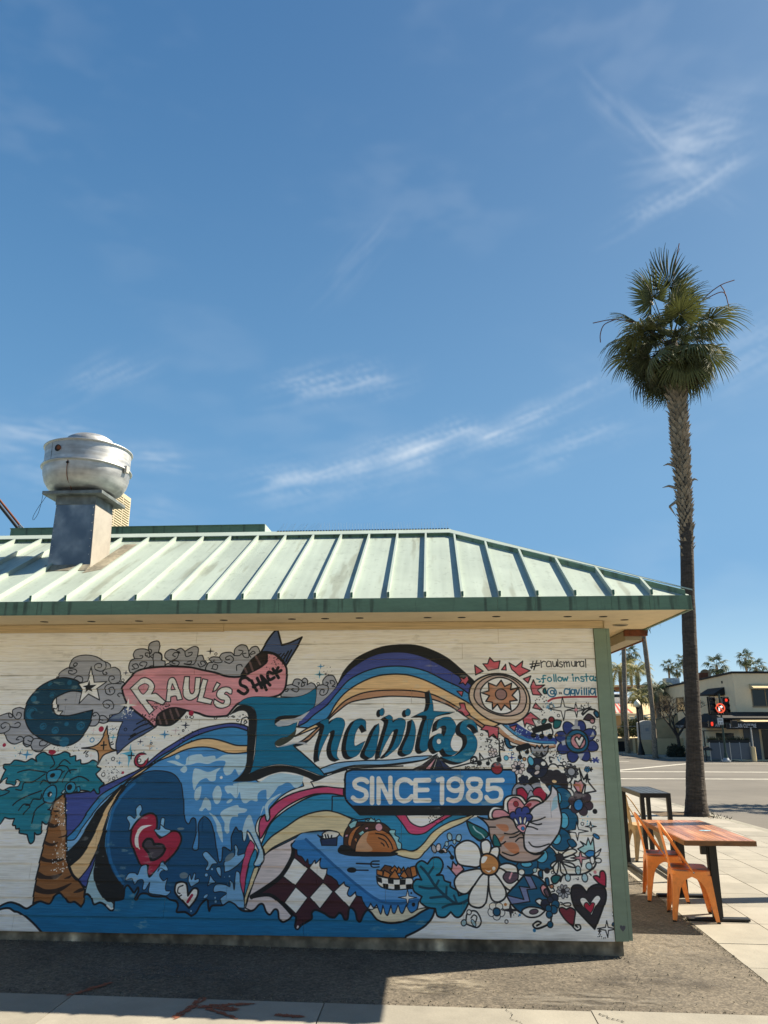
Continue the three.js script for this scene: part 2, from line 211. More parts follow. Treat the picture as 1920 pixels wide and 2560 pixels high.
function paintMural() {
  const canvas = document.createElement('canvas'); canvas.width = MURAL_W; canvas.height = MURAL_H;
  const c = canvas.getContext('2d');
  c.fillStyle = PAINT.W; c.fillRect(0, 0, MURAL_W, MURAL_H);
  c.lineJoin = 'round'; c.lineCap = 'round';
  const rand = seeded(77);
  const read = (text) => text.split(' ').map((t) => { const [x, y] = t.split(','); return { x: +x, y: parseFloat(y), corner: t.endsWith('/') }; });
  function trace(text, closed) {            // a brush line: Catmull-Rom through the points, straight where both ends are corners
    const p = read(text), n = p.length, at = (i) => (closed ? p[(i + n) % n] : p[Math.max(0, Math.min(n - 1, i))]);
    c.beginPath(); c.moveTo(p[0].x, p[0].y);
    for (let i = 0; i < (closed ? n : n - 1); i++) {
      const a = at(i - 1), b = at(i), d = at(i + 1), e = at(i + 2);
      const b1 = b.corner ? { x: b.x + (d.x - b.x) / 6, y: b.y + (d.y - b.y) / 6 } : { x: b.x + (d.x - a.x) / 6, y: b.y + (d.y - a.y) / 6 };
      const d1 = d.corner ? { x: d.x - (d.x - b.x) / 6, y: d.y - (d.y - b.y) / 6 } : { x: d.x - (e.x - b.x) / 6, y: d.y - (e.y - b.y) / 6 };
      c.bezierCurveTo(b1.x, b1.y, d1.x, d1.y, d.x, d.y);
    }
    if (closed) c.closePath();
  }
  const ink = (w) => { if (w) { c.lineWidth = w; c.strokeStyle = PAINT.K; c.stroke(); } };
  const area = (color, w, text) => { trace(text, true); c.fillStyle = PAINT[color]; c.fill(); ink(w); };
  const brush = (color, w, text) => { trace(text, false); c.lineWidth = w; c.strokeStyle = PAINT[color]; c.stroke(); };
  const letter = (color, text) => { c.save(); for (let k = 14; k >= 0; k--) { c.setTransform(1, 0, 0, 1, -k, k * 0.45); trace(text, true); c.fillStyle = k ? PAINT.K : PAINT[color]; c.fill(); } ink(1); c.restore(); };
  const dot = (color, w, x, y, r) => { c.beginPath(); c.arc(x, y, r, 0, 7); c.fillStyle = PAINT[color]; c.fill(); ink(w); };
  const ring = (color, w, x, y, r) => { c.beginPath(); c.arc(x, y, r, 0, 7); c.lineWidth = w; c.strokeStyle = PAINT[color]; c.stroke(); };
  const oval = (color, w, x, y, rx, ry, turn) => { c.beginPath(); c.ellipse(x, y, rx, ry, (turn * Math.PI) / 180, 0, 7); c.fillStyle = PAINT[color]; c.fill(); ink(w); };
  function sparkle(color, w, x, y, r) {
    c.beginPath();
    for (let k = 0; k <= 8; k++) { const a = (k * Math.PI) / 4, q = k % 2 ? r * 0.2 : k % 4 === 0 ? r * 0.8 : r; c[k ? 'lineTo' : 'moveTo'](x + Math.sin(a) * q, y - Math.cos(a) * q); }
    c.closePath(); c.fillStyle = PAINT[color]; c.fill(); ink(w);
  }
  function flower(color, x, y, r, n) {
    for (let k = 0; k < n; k++) { const a = (k / n) * 6.2832 + 0.3; c.beginPath(); c.ellipse(x + Math.cos(a) * r * 0.62, y + Math.sin(a) * r * 0.58, r * 0.38, (r * 2.1) / n, a, 0, 7); c.fillStyle = PAINT[color]; c.fill(); ink(r > 40 ? 3 : 1.8); }
    c.beginPath(); c.arc(x, y, r * 0.34, 0, 7); c.fillStyle = PAINT[color === 'LIL' ? 'LIL' : color]; c.fill(); ink(r > 40 ? 0 : 1.4);
  }
  function spatter(color, x0, y0, x1, y1, n, size) {
    c.fillStyle = PAINT[color];
    for (let k = 0; k < n; k++) { c.beginPath(); c.arc(x0 + (x1 - x0) * rand(), y0 + (y1 - y0) * rand(), size * (0.5 + rand()), 0, 7); c.fill(); }
  }
  // background clouds
  area('CL', 3.2, '343,142/ 345,126 360,109 393,102 431,108 460,124 467,126 478,133 481,144/ 496,142 514,155 517,178 515,188/ 530,191 542,210 545,242 540,261/ 522,286 493,292/ 493,308 476,317 459,314/ 447,325 427,325/ 330,292 304,184 309,172/ 315,158 333,145');
  brush('K', 2.9, '343,142 360,140 368,130 359,127 355,135 361,137');
  brush('K', 2.9, '462,126 465,142 453,154 432,149 427,136 437,129 449,132 448,142 438,142');
  brush('K', 2.9, '344,145 364,148 370,156 359,163 344,160 344,151 355,153');
  brush('K', 2.9, '362,177 373,169 389,174 391,187 379,190');
  brush('K', 2.9, '479,146 463,149 457,158 464,166 472,162 467,157');
  brush('K', 2.9, '513,189 494,194 479,184 480,171 492,170 496,178 488,181');
  brush('K', 2.9, '521,194 487,194 470,203 473,223 490,229 501,219 495,205 482,210 486,221');
  brush('K', 2.9, '529,226 518,223 512,229 519,235');
  brush('K', 2.9, '495,273 501,270 500,254 485,245 469,251 469,264 481,270 489,264 480,257');
  brush('K', 2.9, '457,314 461,298 449,284 438,287 440,295 448,292');
  brush('K', 2.9, '493,308 477,295 463,294 461,304 471,308');
  area('CL', 3.2, '109,304 128,295 158,285 172,290 170,276 189,268 210,273/ 270,351 298,367 310,379/ 291,392 276,404 256,401 244,385/ 231,389 218,379 219,370/ 190,381 165,370 152,347/ 136,348 114,339');
  brush('K', 2.9, '172,290 187,304 200,300 200,287 188,284 186,293');
  brush('K', 2.9, '158,287 163,298 173,298 170,290');
  brush('K', 2.9, '152,347 168,336 164,320 148,315 137,323 144,333 153,328');
  brush('K', 2.9, '168,328 194,330 201,320 192,314 182,319');
  brush('K', 2.9, '219,372 214,361 201,358 193,367 202,368');
  brush('K', 2.9, '244,385 222,379 219,361 234,356 248,364 243,373 232,370');
  brush('K', 2.9, '244,385 249,367 265,364 296,373 291,385 274,385 273,373 281,370');
  area('CL', 3.2, '548,159/ 541,143 544,123 559,115/ 553,101 561,86 585,83 602,88/ 601,75 610,63 630,58 638,68 636,94/ 647,101 650,120 644,146 619,165');
  brush('K', 2.9, '602,88 610,98 612,88 605,84');
  brush('K', 2.9, '559,115 581,114 585,106 575,106');
  brush('K', 2.9, '593,104 607,111 606,98 593,97 595,106 600,104');
  brush('K', 2.9, '610,107 621,114 634,107 630,98 614,104');
  brush('K', 2.9, '581,156 596,140 599,127 582,125 576,133 586,138');
  brush('K', 2.9, '553,149 573,143 565,131 552,136 560,144');
  brush('K', 2.9, '618,162 632,149 623,138 610,140 607,149 617,151');
  brush('K', 2.9, '626,133 629,124 645,124 643,135 633,133');
  area('CL', 3.2, '623,140/ 620,101 633,96 647,104 648,120/ 659,124 660,137 663,133/ 676,125 659,111 660,95 676,85 693,88/ 709,82 723,92/ 749,77 766,82 766,108/ 781,105 789,121/ 798,131 795,147 791,153 744,156');
  brush('K', 2.9, '676,125 698,114 702,98 690,96 684,104 693,109');
  brush('K', 2.9, '723,92 728,108 744,105 747,95 735,97');
  brush('K', 2.9, '693,88 707,98 703,92');
  brush('K', 2.9, '723,131 743,132 746,123 732,126');
  brush('K', 2.9, '766,108 753,134 723,132');
  brush('K', 2.9, '768,131 777,142 793,134 786,124 776,126 780,134');
  brush('K', 2.9, '676,134 700,137 706,127 692,121 682,127 693,132');
  area('CL', 3.2, '795,144/ 803,129 816,128/ 805,118 818,110 838,112/ 847,99 874,96 886,106/ 887,86 903,73 923,75 933,93/ 943,80 959,78 968,91 970,103/ 962,135 911,173 845,173 801,157');
  brush('K', 2.9, '838,112 847,125 833,129 819,125 822,120');
  brush('K', 2.9, '855,125 872,131 885,118 874,107 860,112 862,120 872,118');
  brush('K', 2.9, '886,106 904,106 914,93 900,89');
  brush('K', 2.9, '933,93 934,112 921,112 914,102 924,99');
  brush('K', 2.9, '941,103 954,99 947,93 937,103 941,112');
  brush('K', 2.9, '814,147 830,150 833,137 820,134 817,144');
  brush('K', 2.9, '897,154 896,138 909,135 914,141');
  area('CL', 3.2, '1043,236/ 1044,214 1056,211/ 1059,202 1079,197/ 1085,183 1098,181 1108,186/ 1117,178 1127,186 1126,199/ 1140,193 1154,205 1154,237');
  brush('K', 2.9, '1079,199 1099,208 1093,221 1076,214 1082,211');
  brush('K', 2.9, '1057,214 1065,211 1063,219 1057,219');
  brush('K', 2.9, '1108,186 1118,199 1108,204 1111,191 1121,193');
  brush('K', 2.9, '1098,199 1101,193 1097,193');
  area('CL', 3.2, '1154,215/ 1160,202 1177,199/ 1176,186 1189,171 1208,171 1218,187 1222,199 1212,218 1162,271 1149,280');
  brush('K', 2.9, '1177,199 1193,205 1190,224 1177,232 1167,227 1170,215 1180,215 1179,223');
  brush('K', 2.9, '1190,201 1193,193 1186,191');
  brush('K', 2.9, '1202,196 1199,187 1209,187 1215,196 1206,204 1215,205');
  // moon
  area('MOON', 4, '401,226/ 398,210 379,187 351,177 320,174 284,184 252,203 225,232 212,263 211,292 223,323 250,351 286,370 327,384 367,385 398,370 419,342 432,311 435,276/ 409,282 363,293 337,293 316,289 300,270 303,244 323,229 355,217 386,219');
  dot('MOON2', 0, 285, 193, 8.4);
  dot('MOON2', 0, 349, 190, 7.8);
  dot('MOON2', 0, 296, 228, 9.7);
  dot('MOON2', 0, 235, 286, 18.8);
  dot('MOON', 0, 244, 290, 12.3);
  dot('MOON2', 0, 277, 326, 11);
  dot('MOON2', 0, 319, 339, 11.7);
  dot('MOON2', 0, 400, 325, 13.6);
  dot('MOON2', 0, 353, 319, 7.1);
  dot('MOON2', 0, 352, 374, 15.6);
  dot('MOON2', 0, 236, 241, 9.7);
  brush('K', 1.3, '275,193 284,187 295,193 286,200');
  brush('K', 1.3, '286,228 298,222 304,232 293,235');
  brush('K', 1.3, '390,323 403,317 409,326 399,329 400,323');
  brush('K', 1.3, '270,326 280,320 284,329 278,331');
  brush('K', 1.3, '312,339 321,333 327,340');
  brush('K', 1.3, '221,282 230,270 244,276 239,289');
  area('W', 2.8, '304,270/ 314,273/ 320,260/ 320,279/ 337,279/ 327,293/ 313,287');
  // star
  area('W', 3.2, '416,140/ 431,189/ 473,187/ 442,210/ 455,245/ 415,226/ 389,256/ 393,210/ 379,194/ 409,186/');
  area('K', 0, '414,182/ 419,198/ 440,197/ 423,210/ 427,218/ 413,213/ 404,222/ 406,206/ 395,202/ 410,198/');
  // banner left tail
  area('TAIL', 3.2, '539,267/ 571,270 613,305 646,328/ 614,348 570,373 527,411/ 521,379 527,339 536,312/ 485,311/ 503,292 522,286');
  brush('K', 4.2, '582,319 607,306');
  brush('K', 4.2, '575,339 595,326 621,317');
  brush('K', 4.2, '561,366 584,351 632,329');
  brush('K', 4.2, '565,357 581,348');
  area('TAILL', 0, '494,304/ 529,283/ 541,276/ 549,289/ 524,304/');
  // banner top tail
  area('TAIL', 5.6, '973,96/ 996,54 1017,27 1025,26/ 1033,51 1040,74/ 1068,66 1105,49/ 1088,84 1056,138/ 1044,122 1023,103 993,95');
  brush('K', 5.1, '1072,90 1055,126');
  brush('K', 5.1, '1062,94 1048,119');
  brush('K', 4.2, '1049,100 1040,113');
  brush('K', 3.4, '1039,100 1033,106');
  // pink banner
  area('PK', 6.3, '525,210 534,194 549,175 567,156 597,146 643,141 693,140 744,143 787,152 831,161 861,171 891,174 921,170 962,148 988,132 994,119 992,98/ 1017,103 1040,122 1058,148 1059,186 1055,211 1038,230 1015,237/ 947,249 905,258 875,294/ 839,297 806,295 779,286 739,277 703,270 674,276 655,292 648,323/ 638,326 613,305 561,270 538,242');
  area('FOLD', 4.8, '645,308 652,289 674,276 703,270 741,279/ 722,301 694,322 658,323 647,318');
  brush('FOLDL', 6.4, '668,286 680,318');
  brush('FOLDL', 6.4, '687,276 702,308');
  brush('FOLDL', 6.4, '652,298 660,318');
  brush('FOLDL', 6.4, '706,273 718,294');
  area('FOLD', 4.8, '911,170/ 926,141 948,116 973,98 992,100 992,116 985,135 962,151 933,163');
  brush('FOLDL', 6.4, '923,147 930,160');
  brush('FOLDL', 6.4, '938,128 949,154');
  brush('FOLDL', 6.4, '957,109 972,135');
  spatter('PKDOT', 993, 100, 1055, 154, 40, 1.5);
  spatter('PKDOT', 626, 254, 687, 280, 50, 1.5);
  spatter('PKDOT', 595, 286, 651, 323, 55, 1.5);
  area('W', 3.2, '552,210/ 584,178/ 599,175 620,185 632,204 623,226/ 637,224 654,236 672,250/ 663,261/ 629,248 608,245/ 636,276/ 622,290/');
  area('PK', 2.4, '579,207 598,194 613,201 609,213 595,227');
  area('W', 3.2, '673,251/ 673,223 675,185 686,175 700,185 726,243/ 709,246/ 703,233 687,236/ 688,251/');
  area('PK', 2.4, '686,214/ 689,194/ 700,212/');
  area('W', 3.2, '727,172/ 743,172/ 747,217 757,226 763,211 763,175/ 781,175/ 777,226 760,244 741,244 726,226');
  area('W', 3.2, '787,179/ 804,183/ 793,237/ 824,245/ 819,259/ 774,250/');
  area('W', 3.2, '834,190/ 846,196/ 834,214 821,220/');
  area('W', 3.2, '884,227/ 884,214 873,206 853,207 838,217 836,233 849,244 862,247 859,256 846,252 829,242/ 829,258 841,269 860,270 879,261 882,245 871,231 861,227 866,221 877,227/');
  brush('K', 9.7, '940,184 927,176 911,182 912,198 929,206 935,218 923,227 904,217');
  brush('K', 9.7, '946,186 964,217');
  brush('K', 9.7, '964,178 981,208');
  brush('K', 9.6, '953,205 977,192');
  brush('K', 9.7, '995,214 977,173');
  brush('K', 9.7, '976,170 1007,200');
  brush('K', 9.6, '984,198 999,189');
  brush('K', 9.7, '1014,164 1001,159 997,173 1006,183 1019,176');
  brush('K', 9.7, '1014,149 1033,177');
  brush('K', 9.6, '1031,145 1023,162 1041,154');
  // wave bands
  area('NAVY', 4, '941,328/ 918,320 886,317 840,323 789,335 742,357 701,382 664,406 609,452 560,476 497,503 454,521 373,529/ 382,590 391,657/ 415,763 578,817 946,757/ 949,498/');
  area('BL', 4, '942,340/ 902,329 854,332 796,348 752,366 702,397 665,418 610,461 542,500 487,533 450,581 428,619 392,656/ 393,677/ 478,762 945,729/ 949,498/');
  area('LB2', 3.2, '558,500/ 534,518 495,551 461,595 433,636 417,661 393,664/ 397,700/ 473,705 568,530/');
  area('K2', 3.2, '549,503/ 514,542 479,580 452,627 430,667 398,698/ 403,735/ 431,763 496,618 562,506/');
  area('PEACH', 4, '944,384/ 905,383 856,369 817,363 785,366 743,381 703,403 666,426 625,449 588,473 556,503 532,533 507,568 494,598 481,633 463,674 441,711 409,737/ 424,760 442,774/ 456,760 475,728 495,676 506,630 518,583 539,536 568,494 611,467 647,439 697,418 738,400 773,391 809,389 845,395 877,406 910,408 943,404/');
  area('NAVY', 3.2, '497,685/ 475,731 443,775/ 453,788 466,795/ 480,776 494,734');
  area('LB3', 3.2, '496,688/ 482,739 471,779 467,804/ 467,838/ 557,859/ 562,845 514,804 491,762');
  area('K2', 0, '572,494/ 540,542 520,589 507,633 497,679 488,728 486,756 497,790 515,815 536,834 558,834/ 591,828/ 586,789/ 549,747 531,719 516,682 515,624 527,574 552,533 590,494/');
  area('DEEP', 0, '539,565 560,518 580,491 617,470 649,461 694,463 721,475 739,505 753,558 758,587/ 939,615/ 967,672 951,743 957,851/ 738,884/ 587,834/ 583,789/ 550,756 532,725 517,676 518,618 525,589');
  brush('DEEP2', 9, '591,497 555,533 533,571 523,618 524,676 538,722 560,758 580,783');
  area('WATER', 3.2, '943,404/ 910,408 877,406 845,395 809,389 773,391 738,400 697,418 660,433 611,467 577,494/ 617,468 649,460 694,463 721,475 739,499 750,543 757,596 766,612 772,613 778,600 784,597 792,603 796,631 794,651 789,674 788,685 795,689 804,686 806,674 804,645 801,616 809,599 821,594 838,607 849,630 857,662 865,696 871,718 876,720 880,713 880,684 883,679 892,681 905,690 908,678 905,650 915,627 919,622 927,632 937,634 941,655 946,662 950,655 953,635 960,638 979,666 989,686 987,706 980,720 980,730 991,733 1003,725 1009,711 1005,689 994,660 981,635 980,615 990,594 1007,586/ 1010,600 1017,604 1021,594 1019,571 1031,556 1055,533 1086,515 1123,503/ 1116,480/ 984,492/ 945,468/');
  area('LB', 0, '751,424 762,415 794,410 807,418 839,415 846,424 871,412 910,411 942,410/ 940,444 922,471 916,468 906,454 894,469 878,472 869,454 876,439 872,430 847,430 821,439 789,436 764,442 732,445 712,439 689,432 715,430 748,442');
  dot('LB', 0, 722, 419, 7.1);
  area('LB', 0, '776,457 790,454 823,463 848,454 861,451 849,466 847,487 831,490 818,481 802,487 790,499 782,517 775,496');
  dot('WHT', 0, 865, 479, 4.5);
  area('LB', 0, '733,457 748,445 755,457 746,466');
  area('LB', 0, '902,498/ 936,492 984,492 1015,474 1052,466 1094,471 1122,474/ 1117,497 1098,509 1075,492 1047,503 991,516 959,510 915,516');
  dot('LB', 0, 855, 528, 14.9);
  oval('LB', 0, 855, 530, 13.6, 26.8, 0);
  area('LB', 0, '785,517 800,505 804,511 802,537 793,546 785,543');
  area('LB', 0, '821,537 835,552 838,572 830,575 820,568 811,577 801,574 807,564 812,546');
  oval('LB', 0, 894, 548, 10.4, 4.7, -30);
  area('LB', 0, '880,504 943,504 991,501 1053,492/ 1023,533 1011,542 1007,515 994,516 982,527 980,548 961,545 946,554 933,548 925,522 919,537 910,537 897,525 886,525');
  area('LB', 0, '868,587 880,572 917,559 927,566 950,571 944,580 925,583 922,592 904,595 898,615 899,635 890,641 883,627 882,610');
  area('LB', 0, '833,581 850,590 867,610 874,624 880,661 876,663 862,639 857,616 844,595');
  area('LB', 0, '940,629 948,598 960,587 970,609 978,635 988,660 1001,683 1006,711 997,724 983,728 981,723 990,706 994,686 979,661 965,638 954,629 950,652 946,662 942,652');
  area('LB', 0, '991,594/ 999,562 1006,571 1010,594/ 1014,603 1020,594 1015,565 1027,548 1055,524 1024,539 1008,554');
  // hot ribbon / lower ribbon
  area('RIB', 4, '998,672/ 1023,614 1057,582 1103,553 1149,532 1199,522/ 1273,520/ 1305,555/ 1621,547/ 1610,615 1518,681 1458,684 1367,634 1274,618 1152,642 1075,671 1011,700 1003,683');
  area('HOT', 4, '992,652/ 989,623 992,600 1005,586/ 1012,604 1021,597 1020,570/ 1049,545 1092,524 1148,510 1198,504 1246,507/ 1247,531/ 1211,525 1174,525 1149,528 1102,546 1056,574 1023,609 1000,649');
  area('CREAM', 4, '1003,677/ 1028,649 1073,620 1113,594 1150,580 1197,573 1237,581 1274,597/ 1262,618 1253,658/ 1229,636 1207,629 1182,630/ 1151,633 1121,639 1084,655 1035,679 1011,700/');
  // lower ends of the ribbon
  area('HOT', 2.4, '965,658/ 979,675 968,706 958,743 954,785 950,812 942,810/ 937,771 944,723 952,686');
  area('RIB', 2.4, '980,683/ 986,695 982,728/ 971,770 958,812 954,820/ 954,785 961,740 968,706');
  area('CREAM', 2.4, '979,737/ 993,734 981,773 967,807 959,834/ 953,845/ 955,818 968,773');
  area('LIL', 3.2, '1121,642/ 1075,664 1029,686 1008,703 1000,728 981,773 967,815 958,846/ 984,856/ 1068,892/ 1106,868/ 1152,670/');
  area('LB', 0, '960,589 973,615 984,649 1001,683 1006,711 997,724 983,728 981,723 990,706 994,686 979,661 967,638');
  brush('K', 3, '979,666 989,686 987,706 980,720 980,730 991,733 1003,725 1009,711 1005,689 994,660');
  // checker
  area('CHK', 4.8, '1097,682 1092,710 1063,756 1027,784 976,816/ 1028,811 1065,833 1100,862/ 1108,892 1116,900 1128,889 1157,872 1169,864/ 1292,889/ 1325,846/ 1276,781 1184,726 1134,671/');
  area('W', 2.8, '1066,757/ 1101,706/ 1143,736/ 1106,783/');
  area('W', 2.8, '1146,735/ 1174,698/ 1204,737/ 1190,768/');
  area('W', 2.8, '1074,830/ 1107,787/ 1144,815/ 1110,859/');
  area('W', 2.8, '1150,814/ 1189,773/ 1219,798/ 1181,845/');
  area('W', 2.8, '1222,798/ 1255,769/ 1292,805/ 1268,840/');
  brush('K', 12.8, '1094,671 1097,682 1092,710 1063,756 1027,784 976,815');
  brush('K', 9.7, '976,815 1028,809 1065,830 1100,862');
  // table
  area('TBLD', 3.2, '1091,674 1107,685/ 1110,699 1123,704 1135,718 1141,710 1145,724 1154,724/ 1163,713 1166,721 1181,707/ 1178,721 1182,735 1200,736/ 1200,751 1213,757 1220,762/ 1231,770 1237,782 1252,771/ 1255,781 1268,786/ 1262,803 1271,810 1286,798/ 1289,808 1304,811/ 1310,827 1322,841 1331,829/ 1340,840 1349,832/ 1352,840 1361,856 1367,834/ 1373,853 1382,858 1391,831/ 1394,850 1403,853 1412,831/ 1418,850 1426,852 1436,831/ 1441,844 1450,852 1468,841 1474,811/ 1349,807/ 1133,636/ 1106,654');
  area('TBL', 0, '1097,659/ 1121,639 1152,636 1213,633 1244,647 1306,680 1397,693 1470,705/ 1503,678 1549,630 1641,590 1733,563/ 1775,637/ 1635,809/ 1510,816 1349,817/ 1153,674/ 1134,655/');
  brush('TBLD2', 7.7, '1134,655 1349,817 1471,817');
  area('CREAM2', 2.4, '1321,842/ 1334,845 1343,841 1352,840 1361,857 1368,838 1374,854 1382,859 1391,837 1395,851 1403,853 1412,834 1418,850 1426,853 1436,835 1443,845 1452,852 1471,842 1504,836/ 1480,849 1456,863 1420,877 1382,880 1352,872 1334,854/');
  // upper right blue under sign
  area('RIB', 3.2, '1249,532/ 1299,585/ 1629,583/ 1550,622 1516,656 1488,667 1458,683 1425,679 1410,651 1385,623 1348,603 1324,595 1296,599 1275,595 1237,581 1212,575/ 1212,532/');
  area('HOT', 3.2, '1405,584/ 1428,611 1446,634 1470,639 1495,633 1532,608 1579,582/');
  area('W', 3.2, '1437,584/ 1449,603 1468,614 1489,616 1520,602 1555,582/');
  spatter('K', 1505, 585, 1547, 607, 45, 1.2);
  area('CREAM', 3.2, '1393,691/ 1425,680 1458,685 1488,664 1519,630 1565,604 1611,590 1648,578/ 1611,603 1552,629 1519,660 1494,685 1470,706 1427,701/');
  // taco
  area('K2', 0, '1231,687 1236,675 1248,669 1285,680 1324,688 1397,688 1412,693 1385,700 1282,701 1242,695');
  area('TACOD', 3.2, '1249,669/ 1250,641 1262,618 1290,605 1324,606 1361,606 1385,620 1407,645 1415,679/ 1285,689/ 1275,680');
  area('TACO', 2.4, '1262,667 1266,641 1284,621 1309,611/ 1287,629 1274,658 1271,672');
  area('TACO', 3.2, '1283,689/ 1288,666 1306,638 1330,628 1361,626 1385,637 1403,657 1416,679/ 1391,690/');
  area('TACOL', 0, '1285,687/ 1289,666 1306,641 1324,632 1318,658 1336,680 1324,688');
  area('LET', 2.4, '1313,604/ 1315,598 1324,601 1330,593 1339,598 1342,595 1344,603 1355,597 1362,606/');
  area('LET', 2.4, '1385,631/ 1390,626 1405,627 1403,640 1416,648 1413,657 1423,665 1422,679/ 1412,679 1403,657');
  area('LET', 2.4, '1262,613/ 1270,624/ 1284,618/ 1290,601/ 1278,602/');
  dot('PINKL', 1.3, 1355, 619, 11);
  area('PINKL', 1.6, '1312,621/ 1322,618/ 1324,625/ 1315,626/');
  area('LET', 1.6, '1292,637/ 1300,644/ 1312,635/ 1307,628/');
  area('TACO', 1.6, '1280,655/ 1288,663/ 1290,652/ 1284,648/');
  area('PINKL', 1.6, '1254,641/ 1264,640/ 1260,647/ 1252,648/');
  brush('K', 3.4, '1345,636 1373,643 1391,663 1397,679');
  brush('K', 3.4, '1354,649 1373,657 1384,674');
  brush('K', 3.4, '1362,663 1368,666 1371,671');
  // cup
  area('W', 3.2, '1172,645/ 1186,647/ 1184,639 1201,630 1229,633 1235,641 1224,651/ 1192,654/');
  area('CUP', 3.2, '1178,655/ 1229,649/ 1228,671/ 1183,671/');
  brush('K', 4.2, '1195,650 1192,642');
  brush('K', 4.2, '1203,650 1200,642');
  brush('K', 4.2, '1211,650 1212,644');
  brush('K', 4.2, '1170,643 1183,654');
  // fork spoon
  brush('K', 3.8, '1288,720 1331,721');
  brush('K', 3.8, '1356,713 1337,714 1331,721 1337,730 1356,729');
  brush('K', 3.8, '1331,721 1356,722');
  oval('K', 0, 1274, 739, 14.3, 7.3, 0);
  brush('K', 3.4, '1285,739 1323,739');
  // basket
  area('W', 3.2, '1348,754/ 1352,774 1367,786 1406,791 1454,787/ 1453,759 1406,762 1367,757');
  area('K', 0, '1349,756/ 1364,760/ 1365,773/ 1351,769/');
  area('K', 0, '1382,761/ 1399,763/ 1399,775/ 1383,774/');
  area('K', 0, '1417,763/ 1435,762/ 1434,776/ 1417,777/');
  area('K', 0, '1367,774/ 1383,775/ 1383,788/ 1368,785/');
  area('K', 0, '1401,776/ 1417,776/ 1418,789/ 1401,790/');
  area('K', 0, '1435,776/ 1452,774/ 1452,786/ 1436,788/');
  area('CHIP2', 3.2, '1361,738/ 1373,724/ 1391,727/ 1406,741/ 1391,752/');
  area('CHIP', 3.2, '1349,737/ 1367,741/ 1367,755/ 1349,750/');
  area('CHIP', 3.2, '1388,739/ 1402,725/ 1415,738/ 1403,752/');
  area('CHIP2', 3.2, '1433,740/ 1442,729/ 1454,737/ 1457,757/ 1439,757/');
  area('CHIP', 3.2, '1448,729/ 1463,725/ 1469,751/ 1454,757/');
  area('CHIP', 3.2, '1421,740/ 1429,728/ 1433,740/');
  area('CHIP', 3.2, '1414,728/ 1406,746/ 1421,746/ 1420,735/');
  area('CHIP', 3.2, '1367,755/ 1371,738/ 1390,748/ 1385,759/');
  area('CHIP', 3.2, '1385,759/ 1403,736/ 1418,760/ 1406,761/');
  area('CHIP', 3.2, '1418,754/ 1430,738/ 1442,755/ 1433,760/');
  // bottom water
  area('SEA', 5.6, '187,864/ 213,847 237,840 264,846 289,856 308,846 329,836 358,842 371,822 389,812 407,828 417,837 436,836 458,849/ 463,824 471,814 484,821 496,842 514,837 530,843 547,856 558,855 557,831/ 585,825 587,797 596,789 608,800 618,808 627,794 630,805 621,825 627,827 637,812 655,810 671,816 690,818 715,818 728,826 747,831 754,842 752,859 777,859 797,869/ 810,861 821,841 833,828 842,825 846,844 850,855/ 858,841 889,839 907,829 925,835 948,852 981,852 999,836 1011,836 1021,855 1033,862 1045,849 1056,852 1061,874 1073,882 1091,873 1100,862/ 1111,868 1108,892 1116,900 1128,889 1157,872 1157,856 1169,848 1193,856 1209,865 1225,867 1238,855 1247,859 1255,872 1264,869 1267,846 1274,841 1286,852 1292,873 1301,877 1310,859 1322,846 1334,854 1352,872 1382,880 1420,877 1456,863 1480,849 1504,838/ 1519,827 1515,856 1494,883 1465,900 1435,913/ 1432,919/ 366,936/ 314,895 270,868 253,864 236,856 217,857 187,867/');
  area('LIL', 0, '1116,890 1113,897 1117,898 1120,893');
  brush('W', 5.1, '537,844 550,853 555,852');
  // trunk
  area('TRUNK', 4.8, '307,842/ 308,792 312,750 320,684 329,626 336,575 341,549 357,534 370,529/ 380,590 393,677 402,729 422,763 446,782 464,802/ 465,837/ 458,849/ 436,836 417,837 389,812 371,822 358,842 329,836');
  area('TRUNKL', 0, '346,552 358,540 371,540/ 378,590 388,648 374,677 364,706 398,723 401,735 389,700 379,666 358,599 342,572');
  area('BAND', 0, '334,615 351,619 368,615 355,627 334,627');
  area('BAND', 0, '324,666 344,673 367,670 349,681 324,675');
  area('BAND', 0, '318,710 343,718 378,715 391,719 367,727 341,727 317,721');
  area('BAND', 0, '314,754 339,764 364,763 390,757 372,772 340,774 313,770');
  area('BAND', 0, '311,792 340,802 375,800 421,784 389,808 352,816 311,809');
  area('BAND', 0, '365,656 383,650 389,645 387,653 371,657');
  area('BAND', 0, '397,772 415,763 421,761 413,771');
  area('BAND', 0, '430,810 451,798 462,803 446,810');
  area('BAND', 0, '340,578 363,579 350,584');
  brush('K', 3.4, '340,552 361,537');
  spatter('K', 346, 546, 384, 625, 40, 1.2);
  spatter('W', 353, 666, 401, 752, 60, 1.5);
  spatter('W', 347, 555, 384, 625, 40, 1.5);
  // palm leaves
  area('LEAF', 4, '146,520 137,502 156,499 166,471 171,459/ 162,453 165,443 185,441 197,430 217,432 234,435 252,425 270,434/ 265,419 286,405 304,413 321,415 340,411 356,404 373,410 377,419 393,416 397,431 411,428 416,440 438,437 451,429 468,437 466,449 479,455 465,470/ 472,479 483,488 494,500/ 480,512 483,526 474,528 463,515/ 454,524 444,521/ 421,519 389,529 370,528/ 340,552 329,573 323,576/ 334,581 328,614 319,618 308,611/ 309,643 296,649 287,643/ 290,664 283,674 275,671 264,649/ 251,647 238,644 239,631/ 228,632 225,623/ 215,621 218,603/ 203,604 186,600/ 173,621 151,627 130,592');
  area('W', 3.2, '151,508 171,487 181,484 176,499 193,502 206,505 211,489 221,492 217,508 191,511 169,520');
  brush('K', 3.8, '211,467 230,461 250,459 277,462 304,466');
